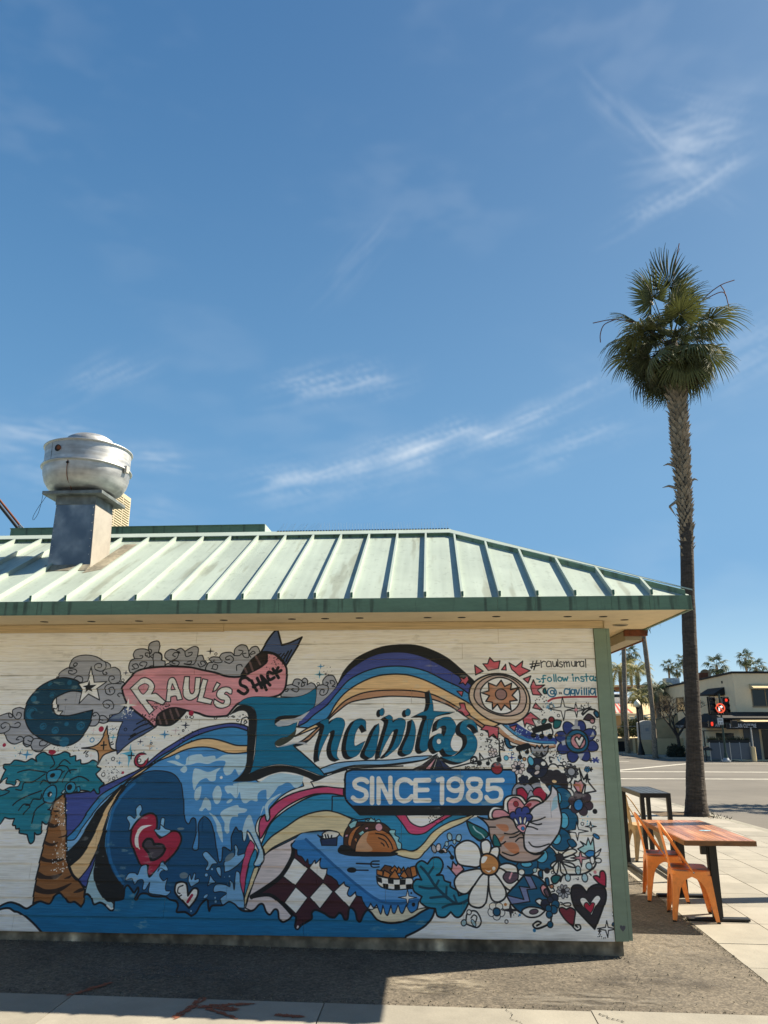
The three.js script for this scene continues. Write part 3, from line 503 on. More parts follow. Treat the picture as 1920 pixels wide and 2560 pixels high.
  brush('K', 3.8, '208,564 222,551 244,540 269,530 295,521');
  brush('K', 3.8, '276,616 278,594 287,573 311,555');
  brush('K', 3.8, '385,489 410,478 430,482 445,490');
  brush('K', 3.4, '307,468 329,459 347,446 368,449 383,468');
  brush('K', 3.4, '314,416 329,440 315,453');
  brush('K', 3.4, '344,443 359,428 380,440');
  brush('K', 3.4, '229,579 243,561 263,561 271,546 294,546 298,531');
  brush('K', 3.4, '161,538 180,532 192,523 179,520');
  brush('K', 3.4, '301,471 264,495 235,498 231,519 211,517');
  brush('K', 3.4, '288,501 300,489 321,501');
  brush('K', 3.4, '244,591 264,567 250,564');
  brush('K', 3.4, '359,495 375,462 401,458');
  brush('K', 3.4, '332,483 350,471 362,462');
  area('COCO', 3.6, '307,477 310,465 326,459 351,459 354,471 340,495 317,495');
  oval('K', 0, 326, 475, 8.4, 6.4, -20);
  area('COCO', 3.6, '303,546 307,519 328,504 342,513 345,537 334,556 314,555');
  oval('K', 0, 324, 531, 7.8, 8.2, 20);
  area('W', 0, '326,528 331,531 325,538');
  dot('COCO', 3, 387, 511, 16.9);
  oval('K', 0, 384, 510, 8.4, 8.7, 0);
  area('LB3', 2.4, '365,519/ 360,528/ 370,529/ 372,516/');
  area('COCO', 2.4, '407,510/ 416,507/ 421,521/ 412,525/');
  // red heart in barrel
  area('LBH', 2.4, '575,599 584,591 600,600 605,588 603,571 615,560 622,574 616,591 635,600 637,607 619,609 601,618 591,632 586,632 586,615');
  area('LBH', 2.4, '684,601 690,597 695,602 696,628 717,633 717,638 709,643 714,659 706,660 690,652 677,646 667,630 681,629');
  area('RED', 5.6, '594,664 593,641 598,623 613,603 634,588 656,585 669,597 673,623 671,640 684,655/ 702,646 720,635 739,637 751,654 748,674 731,700 711,720 684,743 662,764/ 652,752 653,732 633,732 622,718 604,687');
  area('BLK', 7.1, '634,672 643,659 659,659 668,673/ 679,672 695,675 702,686 694,703 673,716 662,717/ 652,698 638,684');
  area('W', 0, '609,675 607,647 624,622 660,618/ 631,630 617,652 625,690/');
  area('LBH', 2.4, '684,617 700,628 717,633 709,643 690,652 670,640 667,630 682,630');
  area('LBF', 2.4, '588,769 597,755 616,754 624,758 632,736 649,732 654,752 662,765 681,743 698,720 708,731 709,745 697,748 692,760 705,774 717,768 712,785 714,801 729,803 718,815 696,813 668,810 661,802 662,780 651,799 642,797 643,774 627,774 616,786 608,769 590,774');
  area('LBH', 1.6, '695,723 708,731 716,744 709,747 693,740 685,749');
  area('LBF', 2.4, '820,699 831,692 850,707 867,724 852,727 840,744 831,741 839,724 826,710');
  area('LBF', 2.4, '890,749/ 888,721 901,715 918,701 917,675 923,674 928,684 928,701 948,696 947,709 932,726 908,743');
  area('LBF', 2.4, '863,738 874,735 879,746 880,763/ 869,752');
  dot('LBF', 1.3, 835, 757, 5.2);
  dot('LBF', 1.3, 851, 741, 3.9);
  dot('LBF', 0.7, 891, 762, 1.9);
  dot('LBF', 0.7, 906, 760, 2.9);
  area('LBF', 2.4, '781,764 785,756 791,770 797,753 802,756 801,770 812,767 814,776 799,786 790,791/ 783,780');
  area('LBF', 2.4, '847,758 857,769 865,777 849,782 840,787 845,772');
  area('LBF', 2.4, '859,794 867,783 892,783 908,788 907,771 916,777 922,796 924,751 930,746 937,754 941,785 952,815 955,846/ 938,845 925,835 907,829 889,838 882,821 899,807 881,802 862,804');
  oval('LBF', 1.3, 837, 815, 7.8, 4.1, -40);
  dot('LBF', 0.7, 866, 819, 3.2);
  dot('LBF', 0.7, 867, 830, 3.9);
  dot('LBF', 0.7, 795, 856, 3.2);
  area('W', 5.6, '741,795 745,781 762,777 776,784 783,814/ 797,795 811,797 812,814 802,831 788,848/ 765,828 745,809');
  brush('RED', 7.7, '782,832 795,813');
  brush('K', 3.4, '765,787 752,793 751,806 758,809');
  brush('K', 3.4, '754,818 763,813');
  oval('SMOKE', 0, 903, 707, 16.2, 8.2, -40);
  oval('SMOKE', 0, 766, 759, 13, 8.7, 0);
  oval('SMOKE', 0, 748, 628, 11.3, 3.5, 0);
  // E
  area('K2', 0, '881,292/ 903,267 925,261 948,267 965,286 968,323 967,369 964,414 960,450 951,468/ 989,453 1029,443 1068,443 1103,450 1141,462 1176,473 1216,470/ 1185,490 1160,490 1132,477 1090,465 1052,462 1015,471 977,486 943,491 901,491/ 926,471 940,444 945,399 943,323 940,292 929,280 910,280');
  area('TE', 1.6, '905,261/ 924,244 953,236 996,236 1044,239 1093,236 1125,227 1154,208/ 1156,230 1152,261 1136,280 1111,292 1062,294 1037,298 1026,311 1030,323 1048,326 1073,323 1098,311/ 1093,335 1081,357 1055,360 1036,369 1029,378 1037,389 1059,384 1081,379 1113,375 1132,382 1139,402 1146,423 1172,450 1197,473/ 1176,472 1141,460 1103,448 1067,441 1029,441 988,452 953,468/ 961,444 967,408 969,369 969,323 967,292 955,270 928,261');
  // main arch
  area('K2', 0, '1200,237/ 1219,205 1241,158 1276,120 1321,95 1373,78 1432,73 1480,77 1528,93 1576,119 1617,154 1660,194 1714,262/ 1556,293/ 1239,292/');
  area('NAVY', 1.6, '1099,326/ 1108,302 1136,277 1174,252 1212,215 1247,168 1295,130 1347,106 1399,99 1451,102 1505,118 1556,144 1597,169 1641,200 1683,247 1728,293/ 1588,293/ 1176,308/');
  area('BL', 4, '1096,328/ 1125,314 1150,292 1191,261 1222,224 1260,184 1309,159 1360,145 1415,142 1463,147 1511,161 1558,185 1606,207 1640,231 1683,262 1728,299/ 1587,308/ 1144,332/');
  area('PEACH', 4, '1091,357/ 1125,335 1150,323 1192,302 1216,261 1248,224 1296,193 1347,173 1399,167 1447,170 1495,184 1542,206 1589,231 1639,259 1682,290 1727,320/ 1649,353/ 1176,323/');
  area('BRN', 4, '1088,384/ 1120,366 1151,341 1195,302 1217,277 1248,249 1296,227 1347,218 1418,216 1478,220 1526,231 1573,253 1613,277 1650,302 1687,326 1726,347/ 1648,383/ 1177,353/');
  area('W', 4, '1091,387/ 1126,375 1157,347 1196,306 1226,280 1264,254 1322,242 1386,235 1456,237 1510,242 1551,254 1582,268 1619,293 1662,323 1695,347 1725,368/ 1724,412/ 1553,454/ 1242,461/ 1179,459/ 1143,429/');
  // E arms dark
  area('K2', 0, '1025,314 1031,302 1053,294 1088,294 1117,290/ 1089,302 1047,306 1031,318');
  area('CLL', 0, '1030,318 1044,309 1079,305 1108,294 1136,280 1111,308/ 1095,314 1063,323 1038,327');
  area('DKO', 0, '1029,379 1039,366 1068,357 1096,335/ 1090,357 1068,375 1043,386');
  area('CLL', 0, '1037,389 1062,382 1113,373 1132,381 1097,378 1066,385');
  // letters
  letter('TE', '1177,308/ 1195,303 1197,320/ 1217,302 1239,302 1248,317 1243,341 1231,378 1224,411 1233,426/ 1216,420 1206,402 1207,378 1216,347 1213,338 1199,347 1183,378 1170,411 1169,430/ 1165,414 1169,378 1180,341 1182,323 1169,315');
  letter('TE', '1315,341/ 1314,326 1313,311 1300,303 1281,308 1265,332 1255,362 1252,393 1260,414 1276,418 1295,405 1312,370/ 1285,384 1278,378 1281,350 1294,326 1303,323');
  letter('TE', '1354,317/ 1356,338 1351,368 1345,401 1332,419 1317,416 1310,405 1323,377 1338,341');
  oval('K', 0, 1354, 287, 7.8, 11.7, 10); oval('TE', 1, 1364, 283, 7.8, 11.7, 10);
  letter('TE', '1373,300/ 1386,292 1397,299 1398,314 1414,302 1430,303 1438,314 1433,341 1417,383 1379,416/ 1373,413 1395,389 1411,350 1413,335 1398,341 1379,371 1364,401 1357,421/ 1357,404 1367,368 1381,323 1383,308');
  letter('TE', '1457,305/ 1465,317 1469,341 1464,377 1454,404 1439,410 1426,401 1433,380 1449,347 1455,323');
  oval('K', 0, 1435, 288, 8.7, 11.1, 10); oval('TE', 1, 1445, 284, 8.7, 11.1, 10);
  letter('TE', '1512,216/ 1519,237 1524,262 1525,280/ 1553,282 1591,283/ 1556,289 1531,299 1521,320 1511,353 1508,386 1498,400 1486,400 1480,386 1485,356 1496,317 1503,296 1481,294 1468,294/ 1490,283 1506,277 1514,253');
  letter('TE', '1533,338/ 1537,314 1553,300 1578,300 1593,320 1593,338 1580,362 1576,383 1585,398 1598,401/ 1582,411 1563,408 1554,395 1551,392 1535,402 1522,389 1520,368 1533,350 1549,349 1555,356/ 1562,341 1562,326 1549,326');
  oval('W', 0.7, 1540, 371, 7.1, 8.2, 0);
  letter('TE', '1661,344/ 1656,320 1641,305 1619,308 1606,326 1608,344 1624,356 1625,377 1610,398 1585,413 1544,416/ 1569,426 1600,433 1634,422 1653,398 1657,368 1643,344 1627,329 1634,320 1649,326');
  // ribbon above sign
  area('LB2', 3.2, '1172,453/ 1226,435 1304,428 1398,425 1461,416 1517,413/ 1492,425 1429,434 1367,440 1273,443 1210,461 1185,467/');
  brush('K', 3.4, '1210,467 1242,452 1279,446 1367,443 1429,437 1492,426 1532,410');
  brush('K', 3.4, '1185,470 1242,455 1273,451 1429,443');
  area('DKB', 2.4, '1454,455/ 1488,440/ 1535,408/ 1494,454/');
  area('PINKL', 2.4, '1494,454/ 1535,413/ 1511,454/');
  area('K', 0, '1511,454/ 1535,416/ 1521,454/');
  area('DKN', 2.4, '1524,454/ 1537,416/ 1553,454/');
  area('DKN2', 2.4, '1553,454/ 1538,419/ 1579,454/');
  area('W', 3.2, '1145,491/ 1167,485 1195,473 1242,458 1256,455/ 1248,485/ 1252,508 1180,503 1155,507/');
  // sign
  area('K2', 0, '1250,526/ 1262,555/ 1296,586/ 1722,583/ 1733,566/ 1769,559/ 1770,537/');
  area('SIGN', 5.6, '1251,476 1256,461 1273,455/ 1756,453/ 1769,459 1773,474/ 1769,558/ 1274,561/ 1257,546 1251,529/');
  brush('W', 14.1, '1319,490 1311,484 1295,483 1281,491 1283,504 1299,511 1314,518 1316,534 1302,544 1286,543 1276,536');
  brush('W', 14.1, '1334,479/ 1334,550/');
  brush('W', 13.4, '1354,550/ 1354,480/ 1390,548/ 1390,478/');
  brush('W', 14.1, '1455,493 1444,485 1429,483 1413,493 1409,513 1413,534 1428,544 1444,541 1455,531');
  brush('W', 14.1, '1508,484/ 1467,485/ 1466,543/ 1508,542/');
  brush('W', 12.8, '1467,513/ 1503,512/');
  brush('W', 13.4, '1535,484/ 1548,480/ 1546,549/');
  brush('W', 13.4, '1604,507 1595,513 1579,513 1568,504 1569,489 1582,480 1597,482 1607,492 1607,515 1599,536 1582,543 1565,539');
  brush('W', 13.4, '1646,480 1632,482 1626,492 1632,505 1645,510 1660,518 1663,529 1657,540 1644,544 1631,540 1625,530 1630,518 1645,510 1659,505 1665,492 1660,482 1646,480');
  brush('W', 13.4, '1730,483/ 1687,484/ 1685,511/ 1702,506 1720,510 1725,523 1719,538 1703,543 1688,541 1680,532');
  // leaf R7
  area('LEAF2', 4.8, '1466,723 1482,711 1500,719/ 1515,703 1536,703 1546,720 1538,742 1526,750/ 1544,750 1550,764 1567,769/ 1567,781 1585,791 1590,804/ 1617,798 1623,812 1613,834 1595,858 1580,861 1566,848/ 1548,862 1527,859 1521,840/ 1495,836 1477,822 1482,808/ 1460,795 1455,776 1466,762 1482,763/ 1472,745');
  brush('VEIN', 7.7, '1480,727 1502,751 1525,783 1558,810 1587,826 1623,812');
  brush('VEIN', 6.4, '1517,728 1502,748');
  brush('VEIN', 6.4, '1475,782 1499,786 1524,785');
  brush('VEIN', 6.4, '1532,764 1524,778');
  brush('VEIN', 6.4, '1507,811 1546,807 1558,813');
  brush('VEIN', 6.4, '1555,783 1553,805');
  brush('VEIN', 6.4, '1542,837 1563,829 1587,826');
  brush('VEIN', 6.4, '1576,804 1584,823');
  area('PINKL', 4, '1559,725/ 1571,733/ 1575,712/ 1585,723/ 1593,711/ 1607,734/ 1584,752/');
  oval('CL', 2.7, 1520, 678, 7.1, 11.7, -20);
  oval('LIL', 2.7, 1533, 674, 7.1, 11.1, 10);
  oval('LIL', 2.7, 1551, 682, 8.4, 5.8, 30);
  oval('K', 0, 1542, 685, 9.7, 5.8, 0);
  oval('LB3', 2.7, 1567, 644, 7.1, 11.1, -10);
  oval('LB3', 2.7, 1594, 647, 7.8, 10.5, 20);
  brush('K', 3.4, '1549,672 1561,658 1576,654 1597,658 1606,666');
  oval('LB3', 2, 1558, 664, 5.2, 7, 0);
  oval('LB3', 2, 1581, 658, 4.5, 6.4, 0);
  brush('K', 4.2, '1557,682 1571,667 1584,680');
  dot('K', 0, 1584, 682, 5.2);
  brush('K', 4.2, '1563,683 1574,699');
  dot('K', 0, 1573, 701, 6.5);
  sparkle('W', 1.9, 1440, 811, 27.5);
  dot('K', 0, 1451, 799, 2.6);
  oval('K', 0, 1457, 830, 5.2, 5.8, 0);
  area('LEAF3', 4, '1620,600 1641,610 1664,621 1680,640/ 1657,655 1634,638 1624,618');
  // bottom small
  area('W', 4, '1609,876 1613,852 1625,845 1640,846 1651,862 1652,878 1641,888 1627,885 1615,881');
  brush('K', 3.4, '1624,863 1632,855 1641,860 1636,876');
  oval('LB3', 2, 1631, 876, 5.2, 10.5, -30);
  dot('W', 2.7, 1619, 848, 6.5);
  oval('LB3', 2.7, 1603, 876, 7.8, 8.7, 30);
  // blue sign right white stub, hearts gray
  dot('K2', 0, 1833, 499, 29.8);
  dot('GRY', 3.3, 1836, 522, 34);
  dot('GRY', 3.3, 1791, 522, 34);
  area('RED', 4, '1772,508/ 1790,505 1807,528 1807,542 1770,545/');
  dot('RED', 4, 1839, 524, 21.1);
  area('GRY', 2.4, '1801,540 1814,511 1825,542');
  // dark scalloped flower
  dot('W', 4, 1918, 499, 17.8);
  dot('W', 4, 1921, 473, 17.8);
  dot('W', 4, 1905, 458, 17.8);
  dot('W', 4, 1884, 452, 16.2);
  dot('W', 4, 1859, 458, 16.2);
  dot('W', 4, 1847, 470, 14.6);
  dot('W', 4, 1925, 522, 16.2);
  dot('W', 0, 1885, 487, 42.1);
  dot('DRK', 0, 1858, 476, 16.2);
  dot('DRK', 0, 1874, 467, 14.6);
  dot('DRK', 0, 1894, 467, 14.6);
  dot('DRK', 0, 1910, 476, 14.6);
  dot('DRK', 0, 1912, 493, 14.6);
  dot('DRK', 0, 1885, 484, 29.2);
  dot('DRK', 0, 1903, 499, 22.7);
  oval('PEACH', 1.3, 1885, 486, 7.8, 5.2, 10);
  area('TEALD', 0, '1866,502 1888,496 1908,502 1922,519 1927,545 1925,567/ 1883,568/ 1879,533');
  area('LBT', 3.2, '1881,512 1896,513 1904,530 1900,548 1889,550/ 1886,530');
  // lotus ring
  dot('TEALD', 3.3, 1903, 534, 30.8);
  dot('TEALD', 3.3, 1915, 596, 34);
  dot('TEALD', 3.3, 1894, 649, 30.8);
  dot('TEALD', 3.3, 1846, 700, 34);
  dot('TEALD', 3.3, 1792, 714, 32.4);
  dot('TEALD', 3.3, 1740, 698, 30.8);
  oval('LBT', 2.7, 1907, 596, 14.3, 21.9, 0);
  oval('LBT', 2.7, 1883, 647, 13, 16, 20);
  oval('LBT', 2.7, 1836, 694, 17.8, 19, 30);
  oval('LBT', 2.7, 1791, 717, 16.2, 8.2, 0);
  oval('LBT', 2.7, 1894, 534, 9.7, 17.5, 0);
  // lotus petals
  area('W', 4.8, '1685,589 1688,569 1703,558 1730,563/ 1734,537 1753,527 1783,528 1798,544/ 1813,530 1837,531 1852,548/ 1823,574 1762,589 1702,600');
  area('PNK2', 4, '1695,582 1703,568 1727,567 1745,578/ 1743,549 1757,533 1777,535 1793,554/ 1810,540 1831,540 1842,550 1818,561 1793,574 1763,583 1738,586 1702,592');
  oval('RED2', 1.3, 1768, 551, 7.8, 8.2, -40);
  oval('RED2', 0, 1806, 554, 9.7, 5.2, -30);
  area('LTAN', 4.8, '1652,587/ 1672,593 1699,595 1732,587 1756,595 1767,617 1781,631 1788,645 1788,673 1814,690 1844,686/ 1822,704 1786,712 1742,707 1713,690 1693,660 1685,632 1683,615 1670,599');
  area('ORS', 0, '1707,609 1737,609 1743,623 1731,628 1716,620');
  area('ORS', 0, '1726,662 1759,659 1772,676 1764,689 1746,684');
  area('ORS', 0, '1712,648 1730,640 1720,656');
  area('LWHT', 4.8, '1808,574 1824,557 1849,545/ 1871,522 1878,499 1893,513/ 1896,551 1901,588 1895,619 1881,644 1854,672 1823,688 1800,684 1788,670 1787,642 1791,622 1804,602');
  area('LBT2', 0, '1879,534/ 1892,525/ 1891,559/ 1871,571/');
  brush('K', 3.8, '1852,587 1834,595 1810,600');
  brush('K', 3.8, '1841,606 1827,608 1804,601');
  brush('K', 3.8, '1828,621 1812,615 1796,614');
  brush('K', 3.8, '1801,657 1812,668 1833,669 1860,661');
  brush('K', 3.8, '1730,633 1751,635 1773,627');
  brush('K', 3.8, '1745,645 1763,642 1777,632');
  brush('K', 3.8, '1762,655 1773,646 1784,645');
  brush('K', 3.8, '1722,686 1749,694 1770,687');
  brush('K', 3.8, '1711,665 1723,662 1732,656');
  brush('K', 3.8, '1686,616 1704,616');
  area('LEAF3', 3.2, '1699,637 1710,648 1719,668/ 1702,671 1695,657');
  dot('NAVF', 3.3, 1759, 584, 11.7);
  dot('NAVF', 3.3, 1777, 573, 12.3);
  dot('NAVF', 3.3, 1796, 570, 12.3);
  dot('NAVF', 3.3, 1804, 588, 11);
  dot('NAVF', 0, 1782, 591, 19.4);
  oval('W', 2, 1766, 600, 3.9, 9.9, -25);
  oval('W', 2, 1779, 596, 3.9, 10.5, -5);
  oval('W', 2, 1792, 597, 3.9, 10.5, 15);
  area('PINKL', 2.4, '1767,614 1783,607 1794,611 1790,628 1779,628');
  dot('SIGN', 1.3, 1785, 619, 5.2);
  // green leaf left
  area('LEAF3', 4, '1619,600/ 1641,609 1671,623 1682,640 1658,654/ 1634,640 1623,618');
  brush('LB3', 3.8, '1638,615 1646,626 1661,635 1670,646');
  // daisy
  area('W', 4.8, '1710,726 1733,715 1762,725 1761,756 1738,748');
  area('W', 4.8, '1590,716 1582,677 1603,658 1628,655 1651,670 1659,699 1652,724 1625,725');
  area('W', 4.8, '1683,690 1693,673 1711,671 1712,690 1702,704');
  area('W', 4.8, '1659,665 1664,655 1679,652 1689,666 1682,691 1664,691');
  area('W', 4.8, '1655,732 1625,735 1595,744 1578,766 1588,793 1614,798 1642,768 1662,746');
  area('W', 4.8, '1712,729 1732,739 1755,750 1766,766 1759,785 1739,788 1724,778 1708,756 1699,743');
  area('W', 4.8, '1661,746 1636,776 1620,803 1622,828 1649,836 1668,822 1676,784 1678,748');
  area('W', 4.8, '1680,751 1679,784 1685,811 1702,820 1723,810 1728,791 1716,767 1696,745');
  area('OCHRE', 4.8, '1655,716 1662,696 1680,690 1701,699 1711,718 1702,740 1681,748 1661,740');
  area('W', 0, '1659,715 1662,699 1677,699 1669,713');
  area('W', 0, '1668,733 1679,737 1688,734 1680,741');
  oval('W', 0, 1695, 730, 5.2, 5.8, 0);
  area('PLUM', 3.2, '1721,753 1732,739 1750,741 1764,742 1765,755 1755,764 1743,769 1731,767');
  brush('PINKL', 5.1, '1747,742 1740,756');
  // bolt leaf
  area('TEALD', 4.8, '1782,748/ 1811,747 1834,760 1851,782 1858,809 1839,836 1815,844 1774,849 1746,829 1729,801/');
  area('BOLT', 3.2, '1782,748/ 1802,750/ 1818,783/ 1789,786/ 1796,817/ 1743,825/ 1729,801/ 1779,812/ 1767,777/ 1798,781/');
  area('W', 4, '1772,842 1792,832 1821,834 1839,841/ 1820,855 1797,859 1780,854');
  oval('PLUM', 2, 1806, 844, 13, 6.4, -10);
  area('PINKL', 4, '1829,782 1837,771 1850,784 1855,809/ 1838,801');
  area('PLUM', 4, '1838,790 1848,784 1855,806 1852,811');
  area('W', 4, '1812,815 1826,809 1837,820/ 1839,833 1822,825');
  // small dark flower
  dot('DKN', 2.7, 1867, 806, 11);
  dot('DKN', 2.7, 1840, 824, 13);
  dot('TEALD', 2.7, 1869, 824, 11.7);
  dot('TEALD', 2.7, 1863, 838, 11);
  dot('TEALD', 2.7, 1849, 835, 9.1);
  dot('DKN', 2.7, 1855, 811, 8.4);
  dot('TEALD', 2.7, 1850, 851, 9.1);
  brush('K', 5.1, '1855,857 1851,873 1830,884 1810,888 1802,879 1814,869 1825,873 1813,881');
  dot('TEALD', 2.7, 1851, 877, 8.4);
  dot('SEA', 0, 1805, 893, 4.5);
  // flower grey
  flower('CL', 1894, 789, 20.1, 9);
  dot('DRK', 0, 1894, 788, 6.5);
  // hearts
  area('DRK', 4.8, '1917,786 1924,773 1945,773 1961,792/ 1974,775 1997,769 2014,780 2015,806 2001,839 1977,887/ 1953,863 1926,834 1917,810');
  area('W', 2.4, '1940,814 1945,805 1957,807 1967,821/ 1983,802 1995,799 1999,809 1984,828 1971,851/ 1952,834');
  area('RED', 2.4, '1951,823 1959,817 1967,826/ 1973,818 1981,820 1977,834 1969,846/ 1955,834');
  area('RED', 4, '1983,750 1993,746 2001,751/ 2004,736 2014,734 2019,747 2016,775/ 1997,766');
  area('REDD', 4, '1879,839 1888,832 1900,837/ 1912,832 1925,841 1921,861 1917,882/ 1895,864');
  brush('K', 4.2, '1914,880 1925,891 1937,887 1935,877 1923,878 1929,883');
  // daisy right
  area('W', 4, '1894,697 1907,680 1928,674 1939,682 1920,693');
  area('W', 4, '1899,702 1929,691 1938,702 1922,707');
  area('W', 4, '1893,710 1922,713 1932,724 1913,721');
  area('W', 4, '1890,710 1903,729 1906,743 1891,738');
  area('W', 4, '1884,710 1879,741 1871,738 1869,722');
  area('W', 4, '1881,708 1866,724 1861,719 1869,711');
  dot('DRK', 2, 1889, 698, 11);
  // pink star etc
  sparkle('PNK2', 2.6, 1950, 699, 29.2);
  sparkle('W', 2.6, 1944, 625, 32.4);
  sparkle('W', 2.6, 1985, 612, 16.2);
  area('LBM', 3.2, '1942,674/ 1961,665/ 1952,654/ 1968,663/ 1975,644/ 1981,662/ 1990,643/ 1991,679/ 1962,688/');
  area('SIGN', 3.2, '1963,688 1974,678 1990,680 1988,693 1973,696');
  area('W', 3.2, '1991,687/ 2010,673/ 2003,690/ 1991,698/');
  area('TEALD', 3.2, '1914,652 1929,648 1940,663 1925,670');
  brush('K', 5.1, '1991,696 1993,712 1980,729 1955,742 1926,744 1897,746 1887,762');
  oval('LB3', 2.7, 1909, 752, 7.8, 9.9, 0);
  oval('LB3', 2.7, 1958, 752, 8.4, 11.1, 0);
  oval('LB3', 2.7, 1940, 732, 7.8, 12.2, 0);
  oval('LB3', 2.7, 1972, 720, 9.1, 9.3, 20);
  oval('W', 2.7, 1983, 704, 6.5, 10.5, 0);
  oval('W', 2.7, 2000, 705, 9.1, 6.4, 0);
  oval('SIGN', 2.7, 1999, 639, 11, 5.2, 35);
  area('LEAF3', 4, '1861,754 1873,746 1888,750 1878,765 1866,768');
  area('TEALD', 4, '1825,738 1836,733 1836,755/ 1826,749');
  dot('DRK', 0, 1850, 734, 8.4);
  area('TEALD', 3.2, '1843,757 1852,754 1854,771 1847,774');
  dot('ORS', 2.7, 1861, 776, 5.8);
  brush('K', 3.4, '1865,781 1869,788 1860,791');
  dot('K', 0, 2000, 570, 7.1);
  dot('PNK2', 0, 1989, 737, 4.5);
  // dark flower right
  flower('PLUMD', 1960, 547, 37.3, 6);
  oval('SIGN', 4, 1953, 552, 13.6, 16.9, 20);
  // small daisies bottom
  flower('W', 1698, 843, 25.3, 5);
  dot('TEALD', 3.3, 1699, 846, 10.4);
  sparkle('DRK', 1.9, 1739, 841, 24.3);
  dot('OCHRE', 0, 1725, 826, 4.5);
  oval('W', 2.7, 1726, 871, 4.5, 5.2, 0);
  area('W', 3.2, '1893,821 1910,819 1912,827 1897,828');
  sparkle('W', 2.6, 2012, 886, 27.5);
  oval('TEALD', 2, 2031, 874, 4.5, 5.2, 0);
  oval('W', 2.7, 1776, 739, 9.1, 8.2, 0);
  oval('LB3', 2, 1815, 733, 5.8, 7, 30);
  // sun
  brush('NAVY2', 21.8, '1756,310 1786,334 1816,352 1852,363 1890,370');
  brush('BL', 10.2, '1740,319 1773,346 1809,366 1852,374 1890,375');
  brush('K', 2.5, '1738,322 1773,352 1809,370 1852,377 1890,378');
  brush('BRN', 11.5, '1721,331 1757,363 1802,379 1851,387 1891,384');
  brush('K', 2.5, '1718,339 1757,370 1802,385 1857,392 1891,388');
  brush('W', 3.8, '1815,374 1851,380 1888,380');
  spatter('LB', 1768, 325, 1883, 367, 60, 1.2);
  area('SUNT', 4.8, '1637,225 1647,200 1676,178 1718,167 1762,172 1799,194 1819,222 1824,256 1816,286 1793,307 1759,319 1722,316 1682,298 1654,274 1639,249');
  area('SUNI', 4, '1653,225 1666,197 1695,178 1730,171 1768,180 1798,203 1813,231 1811,262 1798,283 1769,294 1735,294 1701,284 1670,265 1655,246');
  area('W', 4, '1672,225 1682,203 1708,184 1736,178 1768,188 1789,209 1794,237 1786,265 1763,283 1735,289 1704,280 1681,262');
  area('SUNS', 4, '1738,187/ 1748,206/ 1770,196/ 1766,216/ 1793,209/ 1770,233/ 1785,248/ 1762,251/ 1765,277/ 1746,262/ 1734,278/ 1724,259/ 1708,275/ 1708,254/ 1688,251/ 1700,234/ 1676,225/ 1699,219/ 1698,195/ 1723,205/');
  oval('SUNC', 3.3, 1736, 230, 17.5, 16.3, 0);
  area('PNKR', 3.2, '1657,140/ 1683,159/ 1659,170/');
  area('PNKR', 3.2, '1683,136/ 1698,136/ 1705,117/ 1718,130/ 1737,127/ 1731,151/ 1699,157/');
  area('PNKR', 3.2, '1740,155/ 1754,138/ 1755,156/');
  area('PNKR', 3.2, '1765,133/ 1785,146/ 1808,128/ 1804,147/ 1829,158/ 1796,175/ 1772,154/');
  area('PNKR', 3.2, '1807,183/ 1831,174/ 1821,196/');
  area('PNKR', 3.2, '1828,207/ 1838,186/ 1845,203/ 1872,202/ 1849,217/ 1862,233/ 1834,231/');
  area('PNKR', 3.2, '1832,271/ 1841,256/ 1862,278/');
  area('PNKR', 3.2, '1800,304/ 1824,284/ 1852,306/ 1828,303/ 1839,327/ 1810,316/ 1805,328/');
  area('PNKR', 3.2, '1758,328/ 1780,322/ 1773,340/');
  area('PNKR', 3.2, '1670,336/ 1684,322/ 1724,330/ 1721,366/ 1708,349/ 1694,360/ 1691,339/');
  area('PNKR', 3.2, '1608,175/ 1622,182/ 1633,172/ 1638,185/ 1626,202/ 1619,194/ 1606,198/ 1614,188/');
  area('PNKR', 3.2, '1599,220/ 1619,220/ 1614,236/');
  area('PNKR', 3.2, '1596,280/ 1610,271/ 1606,256/ 1622,256/ 1626,274/ 1638,290/ 1624,297/ 1613,283/');
  // blue flower
  flower('NAVF2', 1959, 370, 66.4, 8);
  brush('CL', 10.2, '1963,310 1960,328');
  brush('CL', 9, '1962,328 1960,337');
  area('CLL', 0, '1945,331/ 1953,325/ 1971,325/ 1973,337/ 1961,342/');
  area('CLL', 0, '2010,340/ 2015,355/ 2000,358/');
  area('CLL', 0, '1913,370/ 1926,367/ 1928,379/ 1916,382/');
  area('CLL', 0, '1960,407/ 1981,405/ 1968,426/');
  dot('TEAL3', 4.7, 1961, 370, 34);
  dot('PNK2', 3.3, 1964, 370, 22);
  area('W', 4, '1955,365 1962,357 1967,365/ 1975,355 1982,362 1967,388/');
  // writing
  brush('K', 3.5, '1840,129 1834,151');
  brush('K', 3.5, '1852,127 1841,155');
  brush('K', 3.5, '1830,138 1860,135');
  brush('K', 3.5, '1831,147 1859,141');
  brush('K', 2.9, '1864,127 1865,148');
  brush('K', 2.9, '1866,134 1873,129 1879,131');
  brush('K', 2.9, '1895,131 1887,129 1881,137 1883,146 1892,145');
  brush('K', 2.9, '1895,130 1896,146');
  brush('K', 2.9, '1901,130 1902,144 1910,144 1913,131');
  brush('K', 2.9, '1913,131 1914,145');
  brush('K', 2.9, '1917,124 1917,145');
  brush('K', 2.9, '1930,132 1924,131 1923,137 1930,140 1928,147 1921,146');
  brush('K', 2.9, '1935,131 1936,147');
  brush('K', 2.9, '1937,135 1943,131 1944,146');
  brush('K', 2.9, '1945,135 1951,131 1952,146');
  brush('K', 2.9, '1959,131 1960,143 1968,144 1970,130');
  brush('K', 2.9, '1970,130 1970,145');
  brush('K', 2.9, '1974,130 1974,146');
